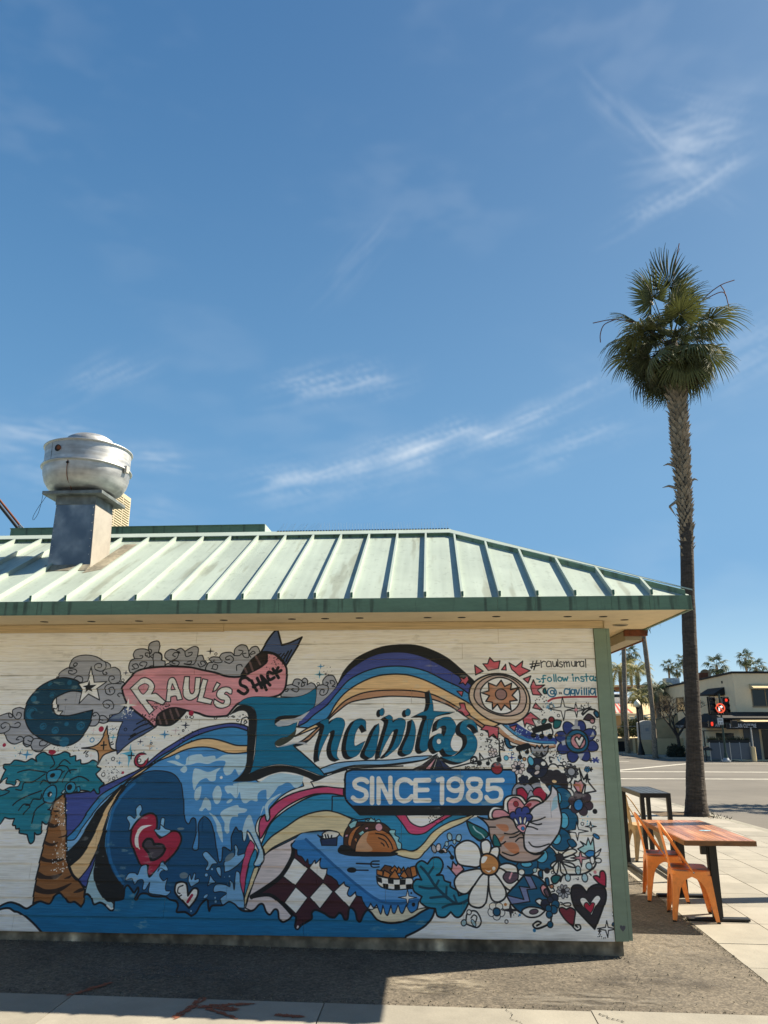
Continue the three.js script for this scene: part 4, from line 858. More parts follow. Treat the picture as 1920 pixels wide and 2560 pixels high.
  brush('K', 2.9, '1975,135 1983,130 1984,134');
  brush('K', 2.9, '1996,131 1989,130 1984,139 1988,146 1995,144');
  brush('K', 2.9, '1997,130 1996,146');
  brush('K', 2.9, '2003,124 2002,148');
  brush('WRT', 3.7, '1877,173 1869,174 1869,193');
  brush('WRT', 3.7, '1863,183 1876,182');
  ring('WRT', 3.5, 1888, 185, 6.2);
  brush('WRT', 3.7, '1902,170 1902,191');
  brush('WRT', 3.7, '1908,170 1908,191');
  ring('WRT', 3.5, 1920, 184, 6.2);
  brush('WRT', 3.7, '1929,179 1932,190 1937,181 1940,189 1945,177');
  brush('WRT', 3.7, '1961,178 1961,190');
  brush('WRT', 5.1, '1960,170 1960,172');
  brush('WRT', 3.7, '1968,179 1968,190');
  brush('WRT', 3.7, '1969,182 1976,179 1979,188');
  brush('WRT', 3.7, '1993,178 1986,177 1986,183 1994,185 1992,191 1984,190');
  brush('WRT', 3.7, '2002,168 2002,190');
  brush('WRT', 3.7, '1997,177 2008,176');
  brush('WRT', 3.7, '2021,176 2014,176 2012,185 2018,189 2023,182');
  brush('WRT', 3.7, '2024,175 2024,189');
  brush('WRT', 5.8, '2030,179 2030,180');
  brush('WRT', 5.8, '2029,188 2029,189');
  brush('WRT', 3.8, '1849,183 1857,185');
  brush('WRT', 3.8, '1855,193 1860,190');
  brush('WRT', 3.8, '1866,195 1868,192');
  ring('WRB', 3.7, 1893, 224, 13.6);
  ring('WRB', 3.7, 1894, 224, 5.5);
  brush('WRB', 3.8, '1901,219 1901,230 1906,228');
  brush('WRB', 4, '1947,216 1935,214 1931,228 1943,231 1949,219');
  brush('WRB', 4, '1949,213 1949,233');
  brush('WRB', 4, '1963,218 1955,216 1953,227 1961,228 1963,219');
  brush('WRB', 4, '1964,216 1963,234 1955,237');
  brush('WRB', 4, '1968,216 1972,231 1978,216');
  brush('WRB', 4, '1985,218 1984,231');
  brush('WRB', 3.8, '1984,211 1985,212');
  brush('WRB', 4, '1993,212 1992,231');
  brush('WRB', 4, '2000,212 1999,231');
  brush('WRB', 4, '2007,218 2006,232');
  brush('WRB', 3.8, '2007,211 2007,212');
  brush('WRB', 4, '2023,215 2015,213 2011,225 2018,230 2025,221');
  brush('WRB', 4, '2026,213 2026,233');
  brush('REDU', 5.8, '1880,251 1893,244 1918,240 1965,238 2028,238');
  brush('K', 3.4, '1916,225 1917,228');
  brush('K', 3.4, '1921,225 1922,228');
  area('LEAF3', 3.2, '1866,219 1873,211 1877,228/ 1869,228');
  // notes
  brush('K', 17.9, '1835,337 1879,325');
  brush('K', 4.2, '1835,334 1833,349');
  brush('K', 4.2, '1857,334 1857,354');
  brush('K', 4.2, '1881,319 1889,342 1885,355');
  dot('K', 0, 1830, 352, 8.4);
  dot('K', 0, 1855, 355, 7.8);
  dot('K', 0, 1880, 356, 8.4);
  brush('K', 17.9, '1783,391 1810,384');
  brush('K', 4.2, '1783,391 1788,415');
  dot('K', 0, 1786, 417, 7.1);
  brush('K', 4.2, '1808,385 1812,400');
  dot('K', 0, 1808, 402, 6.5);
  brush('K', 4.2, '1664,406 1665,430');
  brush('K', 3.4, '1666,409 1677,424');
  dot('K', 0, 1662, 434, 7.8);
  dot('K', 0, 1688, 435, 6.2);
  brush('K', 3.4, '1691,434 1690,419 1699,428');
  dot('K', 0, 1722, 424, 7.8);
  brush('K', 4.2, '1727,424 1725,396 1740,397');
  brush('K', 3.4, '1686,364 1700,367 1696,375');
  dot('K', 0, 1689, 370, 2.9);
  dot('K', 0, 1878, 429, 4.5);
  brush('K', 3.4, '1876,428 1875,416 1889,419');
  // little flowers
  flower('LIL', 1704, 403, 14.3, 6);
  flower('LIL', 1779, 447, 21.4, 8);
  dot('DKN', 0, 1778, 447, 7.8);
  area('TEALD', 4, '1742,361 1754,366 1759,382 1774,385/ 1756,391 1744,379');
  area('LEAF3', 3.2, '1858,310 1865,304 1872,307 1867,316 1858,319');
  area('LEAF3', 3.2, '1895,310 1905,307 1918,310/ 1910,328 1893,331');
  dot('RED2', 3.3, 1887, 306, 8.4);
  area('CL', 4, '1819,383/ 1830,386/ 1832,391/ 1839,382/ 1846,391/ 1854,380/ 1859,391/ 1873,383/ 1869,403 1853,416 1834,414 1821,400');
  area('K', 0, '1824,400/ 1832,407/ 1837,400/ 1844,409/ 1852,400/ 1858,409/ 1866,398/ 1856,414/ 1834,414/');
  dot('DKN', 3.3, 1839, 447, 29.2);
  oval('LBT', 3.3, 1818, 428, 9.1, 13.4, -15);
  oval('CL', 2.7, 1837, 447, 9.1, 9.9, 0);
  dot('DKN', 2, 1814, 453, 9.7);
  oval('W', 2.7, 1855, 435, 8.4, 7.6, 0);
  oval('LIL', 2.7, 1835, 461, 9.7, 5.8, -30);
  flower('GRY2', 1938, 458, 22, 10);
  dot('CL', 2.7, 1938, 458, 11.7);
  brush('K', 4.2, '1907,432 1922,435');
  dot('W', 2.7, 1918, 435, 5.8);
  brush('K', 3.4, '1928,430 1937,427');
  brush('K', 3.4, '1928,436 1938,436');
  dot('RED2', 3.3, 1715, 449, 16.9);
  dot('DKN', 0, 1704, 443, 3.9);
  dot('DKN', 0, 1729, 443, 3.9);
  dot('DKN', 0, 1717, 437, 3.9);
  flower('DKN', 1794, 483, 16.2, 6);
  // stars, leaves
  sparkle('W', 2.6, 1924, 274, 43.7);
  sparkle('W', 2.6, 1964, 277, 27.5);
  area('PNK2', 0, '1957,277/ 1964,271/ 1970,277/ 1963,283/');
  area('TEALD', 4, '2017,286 2025,280 2033,292 2025,300');
  area('PLUMD', 3.2, '1985,304 2001,289 2019,304 2006,310 1991,307');
  dot('PNK2', 3.3, 2011, 310, 7.1);
  brush('K', 5.1, '1983,292 2002,277 2021,277');
  brush('K', 4.2, '1980,289 1993,274 2012,274');
  area('W', 4, '1962,448/ 1973,481/ 1985,464/ 1986,487/ 2007,513/ 1973,519/ 1978,496/ 1967,487/');
  area('PNK2', 4, '1946,484/ 1956,487/ 1964,481/ 1974,496/ 1966,516/ 1953,516/ 1943,499/');
  brush('ORS', 6.4, '1945,496 1960,498 1962,513');
  brush('K', 4.2, '1979,478 1991,480');
  brush('K', 4.2, '1983,469 1980,487');
  flower('BL', 1986, 451, 9.1, 5);
  brush('K', 4.2, '1995,451 2001,451');
  brush('K', 4.2, '1998,446 1997,456');
  brush('K', 3.4, '1995,426 2002,426');
  brush('K', 3.4, '1999,421 1998,430');
  brush('NAVF', 5.1, '2006,420 2019,430');
  brush('NAVF', 5.1, '2017,418 2007,430');
  brush('NAVF', 3.8, '2002,426 2022,424');
  // spirals near letters
  brush('K', 3.4, '1652,436 1637,434 1638,419 1650,415 1656,425 1646,431 1644,424');
  // big star tan & others left
  area('TANS', 4, '487,326/ 495,363 506,391 525,399/ 501,406 482,416 470,442/ 467,413 454,397 412,393/ 450,387 471,370');
  brush('K', 4.2, '481,373 483,396');
  brush('K', 4.2, '474,385 490,383');
  area('LBT', 0, '570,379/ 576,406 596,409/ 577,415 567,452/ 562,418 540,409/ 566,403/');
  brush('K', 3.4, '573,406 574,425');
  brush('K', 3.4, '564,415 583,415');
  dot('RED', 3.3, 607, 429, 22);
  dot('W', 2.7, 607, 429, 13);
  area('W', 0, '600,415/ 638,409/ 621,430/');
  ring('K', 2, 601, 430, 5.2);
  sparkle('LBT', 0, 509, 360, 13.6);
  sparkle('LIL', 0, 445, 339, 13);
  sparkle('LIL', 0, 443, 416, 13);
  sparkle('SUNT', 0, 632, 386, 19.4);
  sparkle('BL', 0, 234, 413, 20.1);
  sparkle('BL', 0, 538, 437, 11);
  sparkle('DKN', 0, 211, 409, 9.7);
  sparkle('DKN', 0, 534, 160, 11);
  sparkle('DKN', 0, 343, 244, 7.1);
  sparkle('DKN', 0, 599, 373, 11);
  sparkle('W', 0, 550, 261, 29.2);
  dot('RED', 0, 157, 384, 5.8);
  dot('K', 0, 313, 405, 1.9);
  area('RED', 0, '303,408/ 306,399 322,399 328,407/ 317,413');
  dot('RED', 0, 469, 335, 8.4);
  ring('BL', 2.7, 442, 368, 6.5);
  dot('RED', 0, 551, 466, 3.9);
  ring('K', 2, 516, 425, 5.2);
  ring('K', 2, 524, 483, 4.2);
  ring('K', 2, 489, 472, 5.8);
  ring('K', 2, 430, 416, 3.6);
  ring('K', 2, 525, 183, 4.2);
  ring('K', 2, 548, 336, 4.5);
  ring('K', 2, 635, 378, 2.9);
  spatter('K', 320, 379, 409, 404, 18, 1.2);
  spatter('K', 493, 323, 522, 348, 14, 1.2);
  spatter('K', 505, 446, 548, 494, 40, 1.2);
  spatter('BL', 408, 333, 511, 373, 14, 1.2);
  spatter('K', 476, 422, 530, 476, 16, 1.2);
  spatter('BL', 529, 354, 661, 445, 24, 1.2);
  spatter('LBT', 183, 379, 266, 425, 20, 1.2);
  sparkle('BL', 0, 675, 352, 13);
  spatter('W', 531, 273, 567, 304, 30, 1.5);
  brush('K', 3.4, '419,408 425,402');
  brush('K', 3.4, '426,410 432,403');
  brush('K', 3.4, '500,379 509,374');
  brush('K', 3.4, '504,383 513,380');
  sparkle('K', 0, 807, 92, 14.6);
  ring('K', 2, 826, 101, 3.9);
  dot('K', 0, 802, 113, 1.6);
  sparkle('DKN', 0, 741, 323, 15.6);
  dot('RED', 0, 757, 286, 8.4);
  ring('K', 2, 761, 298, 4.5);
  ring('K', 2, 743, 298, 3.2);
  ring('K', 2, 735, 339, 2.9);
  ring('K', 2, 908, 308, 3.9);
  ring('K', 2, 837, 300, 4.5);
  sparkle('LIL', 0, 711, 339, 17.8);
  sparkle('BL', 0, 676, 351, 17.8);
  spatter('K', 674, 286, 766, 378, 26, 1.5);
  spatter('K', 865, 289, 937, 301, 40, 1.2);
  brush('K', 3.4, '918,323 921,305 937,298 943,305');
  brush('K', 3.4, '928,320 937,314 931,308 928,314');
  sparkle('BL', 0, 1168, 142, 12.3);
  sparkle('LBT', 0, 1165, 167, 17.8);
  sparkle('K', 0, 1165, 167, 8.4);
  dot('K', 0, 1184, 166, 2.6);
  ring('K', 2, 1161, 196, 3.9);
  spatter('K', 1175, 139, 1205, 168, 10, 1.2);
  spatter('LIL', 1140, 177, 1160, 193, 8, 1.2);
  brush('K', 3.4, '1643,433 1654,424 1647,417 1637,424 1643,429');
  spatter('K', 1609, 442, 1664, 451, 14, 1.5);
  ring('K', 2, 1629, 447, 3.2);
  spatter('K', 1840, 237, 1877, 253, 12, 1.5);
  spatter('K', 1845, 262, 1899, 298, 22, 1.2);
  ring('K', 2, 1909, 294, 3.9);
  ring('K', 2, 1849, 313, 3.6);
  ring('K', 2, 2015, 330, 5.2);
  ring('K', 2, 2022, 368, 3.2);
  ring('K', 2, 1901, 403, 4.2);
  ring('K', 2, 1764, 406, 3.9);
  ring('K', 2, 1696, 385, 5.2);
  ring('K', 2, 1672, 351, 3.6);
  spatter('K', 1664, 352, 1746, 394, 26, 1.5);
  spatter('K', 1814, 394, 1922, 429, 30, 1.5);
  spatter('BL', 1740, 394, 1831, 429, 20, 1.5);
  spatter('K', 1970, 256, 2005, 274, 14, 1.5);
  spatter('K', 1621, 445, 1695, 453, 16, 1.5);
  spatter('BL', 1899, 400, 1909, 441, 12, 1.5);
  spatter('BL', 1870, 256, 1900, 280, 14, 1.5);
  dot('BL', 0, 1879, 268, 5.2);
  ring('K', 2, 1889, 266, 5.8);
  ring('K', 2, 1983, 271, 3.9);
  brush('K', 3.4, '1990,277 2009,268');
  brush('K', 3.4, '1734,367 1739,382');
  brush('K', 3.4, '1729,376 1744,370');
  brush('K', 3.4, '1727,385 1736,391 1735,382');
  ring('K', 2, 1820, 331, 6.5);
  dot('TANS', 0, 1900, 352, 3.9);
  sparkle('NAVF', 0, 1761, 418, 13);
  sparkle('LIL', 0, 1757, 432, 9.7);
  dot('LBT', 1.3, 1744, 419, 7.1);
  dot('TANS', 2, 1799, 422, 5.2);
  spatter('LBT', 1960, 584, 1997, 612, 16, 1.2);
  spatter('K', 2029, 841, 2043, 857, 6, 1.5);
  spatter('K', 1980, 894, 2007, 912, 12, 1.5);
  brush('K', 3.4, '1987,892 1994,892');
  brush('K', 3.4, '1991,886 1990,897');
  spatter('K', 1745, 845, 1768, 858, 8, 1.5);
  dot('BL', 0, 1765, 853, 3.2);
  spatter('K', 1926, 751, 1940, 759, 8, 1.2);
  ring('K', 2, 1961, 605, 4.2);
  brush('K', 3.4, '1875,694 1881,690');
  brush('K', 3.4, '1877,686 1879,688');
  brush('K', 3.4, '1886,683 1887,686');
  brush('K', 3.4, '1973,741 1977,745');
  brush('K', 3.4, '1884,818 1889,820');
  brush('K', 3.4, '1885,824 1890,824');
  ring('K', 2, 1866, 739, 3.6);
  const ROW_EDGES = ROWS.map((r) => (2.62 - r) * 360);
  // brushwork: the paint is streaky along the boards, thin in places, and rubbed through to the primer here and there
  const img = c.getImageData(0, 0, MURAL_W, MURAL_H), d = img.data;
  for (let y = 0; y < MURAL_H; y++) for (let x = 0; x < MURAL_W; x++) {
    const i = (y * MURAL_W + x) * 4, u = x / MURAL_W, v = y / MURAL_H;
    const grain = fbm(u, v, 40, 420, 3, 300) - 0.5, cloudy = fbm(u, v, 14, 7, 4, 310) - 0.5, dab = fbm(u, v, 90, 300, 2, 320) - 0.5;
    const line = Math.min(...ROW_EDGES.map((r) => Math.abs(y - r))), chip = line < 3.2 ? smooth(0.45, 0.8, fbm(u, v, 30, 30, 4, 360)) * (1 - line / 4) : 0;
    const k = 1 + grain * 0.19 + cloudy * 0.13 + dab * 0.08 - chip * 0.22;
    const rub = smooth(0.65, 0.78, fbm(u, v, 50, 60, 4, 330)) * smooth(0.5, 0.62, fbm(u, v, 7, 4, 3, 340)) * 0.55 * (0.4 + 0.6 * hash(x, y, 9));
    const dirt = smooth(0.965, 1, v - 0.02 * fbm(u, v, 40, 4, 3, 350) + 0.012) * 0.6;
    for (let q = 0; q < 3; q++) d[i + q] = mix(mix(clamp(d[i + q] * k * [1.05, 1.05, 1.03][q], 0, 255), [205, 203, 192][q], rub), [60, 57, 48][q], dirt);
  }
  c.putImageData(img, 0, 0);
  return canvas;
}

// ---------------------------------------------------------------- the ground: roads, pavements, kerbs
struct('ground', sheet(-900, 1500, 500, -2500, 60, 60, (x, z) => -1.75 - 0.01 * Math.max(0, Math.hypot(x, z) - 400) * 0), M.earth);
struct('road', sheet(-90, 130, 60, -160, 55, 55, roadY), M.road);
struct('yard_asphalt', sheet(-12, 2.338, 1.27, -9, 30, 24, (x, z) => gy(x, z) + 0.004 * Math.sin(x * 2.1 + z) * Math.exp(-Math.abs(z - 0.6))), M.asphalt);
const sidewalk = new THREE.Group(); sidewalk.name = 'sidewalk'; sidewalk.userData.kind = 'structure'; scene.add(sidewalk);
const slabRand = seeded(5);
function slab(x0, x1, z0, z1, parent, lift = 0, gap = 0.004, m) {   // z0 nearer than z1
  const dy = (slabRand() - 0.5) * 0.003 + lift, P = (x, z, d) => [x, gy(x, z) + dy - d, z];
  const a = x0 + gap, b = x1 - gap, c = z0 - gap, e = z1 + gap;
  part('slab', solid([P(a, c, 0), P(b, c, 0), P(b, e, 0), P(a, e, 0)], [P(a, c, 0.16), P(b, c, 0.16), P(b, e, 0.16), P(a, e, 0.16)]), m ?? M.concrete[Math.floor(slabRand() * 3)], parent);
}
const SX = [2.34, 2.95, 3.56, 4.07, 4.57, 5.1, 5.66], SZ = [1.24, 0.87, 0.2, -0.47, -1.17, -1.86, -2.52, -3.11, -3.64, -4.16, -4.75];
while (SZ[SZ.length - 1] > -13.2) SZ.push(SZ[SZ.length - 1] - 0.6);
for (let i = 0; i < SX.length - 1; i++) for (let j = 0; j < SZ.length - 1; j++) {
  if (i >= 4 && SZ[j] < -9.7 && SZ[j + 1] > -11.7) continue;           // the tree well
  slab(SX[i], SX[i + 1], SZ[j], SZ[j + 1], sidewalk);
}
part('paving', solid([[2.34, gy(2.34, -13.35), -13.35], [5.66, gy(5.66, -13.35), -13.35], [5.66, gy(5.66, -22), -22], [2.34, gy(2.34, -22), -22]], [[2.34, -0.5, -13.35], [5.66, -0.5, -13.35], [5.66, -0.7, -22], [2.34, -0.7, -22]]), M.concrete[0], sidewalk);
part('bedding', sheet(2.2, 5.7, 1.3, -22, 8, 30, (x, z) => gy(x, z) - 0.05), M.soil, sidewalk);
const frontWalk = new THREE.Group(); frontWalk.name = 'front_walk'; frontWalk.userData.kind = 'structure'; scene.add(frontWalk);
const FX = [-9.3, -7.6, -5.9, -4.15, -2.43, -0.75, 0.96, 2.66, 4.3, 5.66];
for (let i = 0; i < FX.length - 1; i++) slab(FX[i], FX[i + 1], 3.1, 1.272 - Math.max(0, FX[i]) * 0.03, frontWalk, 0.012);
part('bedding', sheet(-12, 5.66, 9.5, 1.26, 12, 6, (x, z) => gy(x, z) - 0.03), M.soil, frontWalk);
for (let i = 0; i < FX.length - 1; i++) for (const z of [4.9, 6.7, 8.5]) slab(FX[i], FX[i + 1], z, z - 1.8, frontWalk, 0.004);
{ // orange spray marks left by surveyors
  const spray = std({ color: new THREE.Color(0.22, 0.07, 0.035), roughness: 0.9 }), r = seeded(8);
  const streak = (x0, z0, x1, z1, w, n) => {
    const t = [];
    for (let k = 0; k < n; k++) {
      const q = r(), x = mix(x0, x1, q) + (r() - 0.5) * w, z = mix(z0, z1, q) + (r() - 0.5) * w, s = 0.004 + 0.022 * r() * r(), a = r() * 6, e = 0.003 + r() * 0.03, y = gy(x, z) + (z > 1.27 ? 0.0165 : 0.0085);
      const dx = (x1 - x0), dz = (z1 - z0), L = Math.hypot(dx, dz), ux = dx / L, uz = dz / L;
      t.push([x - ux * e - uz * s, y, z - uz * e + ux * s], [x + ux * e, y, z + uz * e], [x - ux * e + uz * s, y, z - uz * e - ux * s]);
    }
    return mesh(t);
  };
  part('spray_mark', [streak(-2.3, 1.0, -2.46, 1.3, 0.04, 60)], spray, frontWalk);
  part('spray_mark', [streak(-1.55, 1.28, -1.62, 1.62, 0.05, 80), streak(-1.5, 1.42, -1.28, 1.45, 0.07, 55), streak(-1.48, 1.4, -1.2, 1.34, 0.03, 50), streak(-1.46, 1.46, -1.24, 1.6, 0.03, 40)], spray, frontWalk);
  part('spray_mark', [streak(-1.0, 1.52, -0.85, 1.54, 0.03, 60)], spray, frontWalk);
}
{ // cracks, a pale cement stain and loose grit on the yard
  const r = seeded(91), crackMat = std({ color: 0x14130f, roughness: 1 });
  const crack = (x, z, dir, len, w, parent, lift) => { const t = []; let a = dir; for (let s = 0; s < len; s += 0.03) { const nx = x + Math.cos(a) * 0.03, nz_ = z + Math.sin(a) * 0.03, q = w * (0.4 + r()), y = gy(x, z) + lift, ox = -Math.sin(a) * q, oz = Math.cos(a) * q; t.push([x - ox, y, z - oz], [x + ox, y, z + oz], [nx, y, nz_]); x = nx; z = nz_; a = dir + (r() - 0.5) * 1.7; } part('crack', mesh(t), crackMat, parent); };
  const yard = scene.children.find((o) => o.name === 'yard_asphalt');
  crack(1.25, 0.18, 1.2, 0.9, 0.0025, yard, 0.008); crack(1.6, -0.3, 1.9, 0.7, 0.002, yard, 0.008); crack(0.4, 0.9, 0.1, 0.8, 0.002, yard, 0.008);
  crack(0.42, 1.3, 1.35, 0.75, 0.0035, frontWalk, 0.0165); crack(1.0, 1.32, 1.1, 0.2, 0.006, frontWalk, 0.0165); crack(-3.3, 1.4, 1.7, 0.6, 0.002, frontWalk, 0.0165);
  const spot = (x, z, w, d, color, seed, amt) => { const c = document.createElement('canvas'); c.width = c.height = 256; const q = c.getContext('2d'), im = q.createImageData(256, 256); for (let j = 0; j < 256; j++) for (let i = 0; i < 256; i++) { const u = i / 256, v = j / 256, e = 1 - smooth(0.45, 1, 2 * Math.hypot(u - 0.5, v - 0.5) + 0.5 * (fbm(u, v, 5, 5, 4, seed) - 0.5)), a = amt * e * smooth(0.3, 0.7, fbm(u, v, 9, 9, 4, seed + 1)) * (0.5 + 0.5 * hash(i, j, 3)); const k = (j * 256 + i) * 4; im.data[k] = im.data[k + 1] = im.data[k + 2] = 255 * a; im.data[k + 3] = 255; } q.putImageData(im, 0, 0);
    const g = sheet(x - w / 2, x + w / 2, z - d / 2, z + d / 2, 4, 4, (a, b) => gy(a, b) + 0.0075), uv = g.attributes.uv; for (let i = 0; i < uv.count; i++) uv.setXY(i, (uv.getX(i) - x) / w + 0.5, (uv.getY(i) - z) / d + 0.5); part('stain', g, std({ color, alphaMap: new THREE.CanvasTexture(c), transparent: true, roughness: 0.95 }), yard); };
  spot(0.0, 0.83, 0.95, 0.5, new THREE.Color(0.3, 0.27, 0.21), 610, 0.9); spot(0.02, 0.9, 0.4, 0.3, new THREE.Color(0.03, 0.028, 0.024), 620, 0.9); spot(1.5, 0.6, 1.3, 0.5, new THREE.Color(0.05, 0.045, 0.04), 630, 0.5); spot(1.0, 1.05, 1.6, 0.35, new THREE.Color(0.25, 0.23, 0.19), 640, 0.55); spot(1.9, -0.2, 0.7, 1.0, new THREE.Color(0.2, 0.18, 0.15), 650, 0.5); spot(-2, 0.7, 2, 0.5, new THREE.Color(0.16, 0.16, 0.15), 660, 0.4);
  const grit = new THREE.InstancedMesh(new THREE.DodecahedronGeometry(1, 0), M.kerb, 2600), m4 = new THREE.Matrix4();
  for (let i = 0; i < 2600; i++) { let x, z; const k = r(); if (k < 0.3) { x = mix(-5, 1.5, r()); z = 0.01 + 0.12 * r() * r(); } else if (k < 0.5) { x = 2.335 - 0.1 * r() * r(); z = mix(-4, 1.2, r()); } else if (k < 0.7) { x = mix(-5, 2.3, r()); z = 1.25 - 0.12 * r() * r(); } else { x = mix(-5, 2.3, r()); z = mix(0.05, 1.22, r()); } const s = 0.002 + 0.0045 * r() * r(); m4.compose(new THREE.Vector3(x, gy(x, z) + s * 0.4 + 0.004, z), new THREE.Quaternion().setFromEuler(new THREE.Euler(r() * 6, r() * 6, r() * 6)), new THREE.Vector3(s * 1.4, s * 0.8, s)); grit.setMatrixAt(i, m4); const b = 0.35 + 0.65 * r(); grit.setColorAt(i, new THREE.Color(b, b * 0.95, b * 0.86)); }
  grit.name = 'grit'; grit.userData.kind = 'stuff'; grit.castShadow = grit.receiveShadow = true; yard.add(grit); }
const kerb = new THREE.Group(); kerb.name = 'kerb'; kerb.userData.kind = 'structure'; scene.add(kerb);
for (let z = 9; z > -22; z -= 3) { const P = (x, zz, d) => [x, gy(x, zz) - d, zz], a = z - 0.004, b = z - 2.996; part('kerbstone', solid([P(5.664, a, 0), P(5.83, a, 0.004), P(5.83, b, 0.004), P(5.664, b, 0)], [P(5.664, a, 0.3), P(5.86, a, 0.3), P(5.86, b, 0.3), P(5.664, b, 0.3)]), M.kerb, kerb); }
part('gutter', sheet(5.85, 6.25, 9, -22, 2, 30, (x, z) => roadY(x, z) + 0.012), M.concrete[2], kerb);
struct('tree_well', sheet(4.55, 5.664, -9.6, -11.75, 8, 12, (x, z) => gy(x, z) - 0.02 + 0.02 * Math.sin(x * 9) * Math.sin(z * 7)), M.soil);
// white lines of the crossing
const marks = new THREE.Group(); marks.name = 'road_markings'; marks.userData.kind = 'structure'; scene.add(marks);
const stripe = (x0, z0, x1, z1, w) => { const n = 24, t = []; for (let i = 0; i < n; i++) { const q = [i / n, (i + 1) / n].flatMap((s) => { const x = mix(x0, x1, s), z = mix(z0, z1, s); return [[x, roadY(x, z - w / 2) + 0.01, z - w / 2], [x, roadY(x, z + w / 2) + 0.01, z + w / 2]]; }); t.push(q[0], q[1], q[3], q[0], q[3], q[2]); } part('line', metric(mesh(t)), M.line, marks); };
stripe(6.6, -35.5, 40, -35.9, 0.85); stripe(6.6, -28.3, 40, -29.0, 0.62); stripe(9.4, -36.6, 17.3, -49.5, 0.9); stripe(17.3, -49.5, 40, -42.5, 0.5); stripe(19, -53.5, 40, -49, 0.6); stripe(13.2, -53.6, 14.2, -53.7, 0.9);
// the far corner across the street
{ const o = [[17.2, -140], [17.2, -66], [17.6, -62], [19, -59.3], [22, -58], [60, -58], [60, -140]], at = (x, z, d) => [x, -1.0 - d, z];
  struct('far_pavement', solid([...o].reverse().map(([x, z]) => at(x, z, 0)).reverse(), o.map(([x, z]) => at(x, z, 0.4))), M.concrete[2]); }
struct('hill', sheet(-140, 160, -71, -330, 150, 60, (x, z) => { const d = -71 - z, f = Math.max(smooth(15.8, 18.2, x), smooth(2, -8, x), smooth(70, 110, d)); return -1.6 + f * (0.45 + 1.6 * smooth(0.5, 9, d) + 3.6 * smooth(14, 26, d) + 2.2 * smooth(36, 42, d) + 0.8 * smooth(60, 100, d) + 0.25 * (fbm(Math.abs(x) / 40, -z / 40, 8, 8, 3, 400) - 0.5)); }), M.stuccoTan);

// ---------------------------------------------------------------- the shack with the mural
const shack = thing('restaurant_building', 'low shack with a mural painted on its clapboard wall under a green metal roof', 'building');
const muralTex = new THREE.CanvasTexture(paintMural()); muralTex.colorSpace = THREE.SRGBColorSpace; muralTex.anisotropy = 8;
const WX0 = -4.25, WW = 5.69, WH = 2.62;
const muralMat = std({ map: muralTex, roughness: 0.72, bumpScale: 0.0035, bumpMap: tex(1024, 512, (u, v) => 0.55 * fbm(u, v, 6, 70, 4, 420) + 0.25 * fbm(u + 0.05 * fbm(u, v, 4, 4, 2, 422), v, 12, 128, 2, 421) + 0.2 * fbm(u, v, 40, 40, 2, 423), [4.1, 4], false) });
const frontWall = part('front_wall', span(-9, 1.5, 0.067, 2.62, -0.14, -0.004), M.stuccoTan, shack);
const joints = { 0: [-3.55, -1.1], 1: [-4.6, -2.27, 0.2], 3: [-3.45, -1.0, 1.02], 5: [-2.9, -0.3], 8: [-4.1, -1.7, 0.66] }, jr = seeded(21);
for (let k = 0; k < ROWS.length - 1; k++) {
  const cuts = [-9, ...(joints[k] ?? [-6.6 + jr() * 2, -3.4 + jr() * 1.8, -0.8 + jr() * 1.8]), 1.396];
  for (let i = 0; i < cuts.length - 1; i++) {
    const a = cuts[i] + 0.0012, b = cuts[i + 1] - 0.0012, y0 = ROWS[k] + 0.0026 + 0.0008 * (jr() - 0.5), y1 = ROWS[k + 1] + 0.0005, zb = 0.0152 + 0.0015 * jr(), n = Math.ceil((b - a) / 0.4), t = [], uv = [];
    const put = (...q) => { for (const [x, y, z] of q) { t.push([x, y, z]); uv.push([(x - WX0) / WW, y / WH]); } }, quad = (p, q, r, s) => put(p, q, r, p, r, s);
    const edge = (x) => y0 + 0.0009 * Math.sin(x * 3.1 + k * 2) + 0.0006 * Math.sin(x * 11 + k);
    for (let s = 0; s < n; s++) { const x0 = mix(a, b, s / n), x1 = mix(a, b, (s + 1) / n); quad([x0, edge(x0), zb], [x1, edge(x1), zb], [x1, y1, 0.0015], [x0, y1, 0.0015]); quad([x0, edge(x0), 0], [x1, edge(x1), 0], [x1, edge(x1), zb], [x0, edge(x0), zb]); }
    quad([a, y0, 0], [a, y0, zb], [a, y1, 0.0015], [a, y1, 0]); quad([b, y0, zb], [b, y0, 0], [b, y1, 0], [b, y1, 0.0015]);
    part('plank', mesh(t, uv), muralMat, frontWall);
  }
}
part('side_wall', span(1.38, 1.499, 0.067, 2.62, -6.9, -0.142), M.cream, shack);
part('back_wall', span(-9, 1.378, 0.067, 2.62, -6.9, -6.76), M.cream, shack);
part('end_wall', span(-9, -8.88, 0.067, 2.62, -6.758, -0.142), M.cream, shack);
part('foundation', span(-8.97, 1.463, -0.35, 0.064, -6.8, -0.012), M.foundation, shack);
part('corner_board', [span(1.4, 1.502, 0.074, 2.54, 0.0, 0.028), span(1.504, 1.533, 0.08, 2.54, -0.1, 0.026)], M.board, shack);
part('frieze_board', span(-9, -1.888, 2.537, 2.606, 0.016, 0.05), M.frieze, shack);
part('frieze_board', span(-1.885, 1.475, 2.543, 2.606, 0.016, 0.046), M.frieze, shack);
const soffit = part('soffit', [span(-9, 2.008, 2.609, 2.63, -0.001, 0.737), span(1.5, 2.008, 2.6095, 2.63, -6.9, -0.003)], M.soffit, shack);
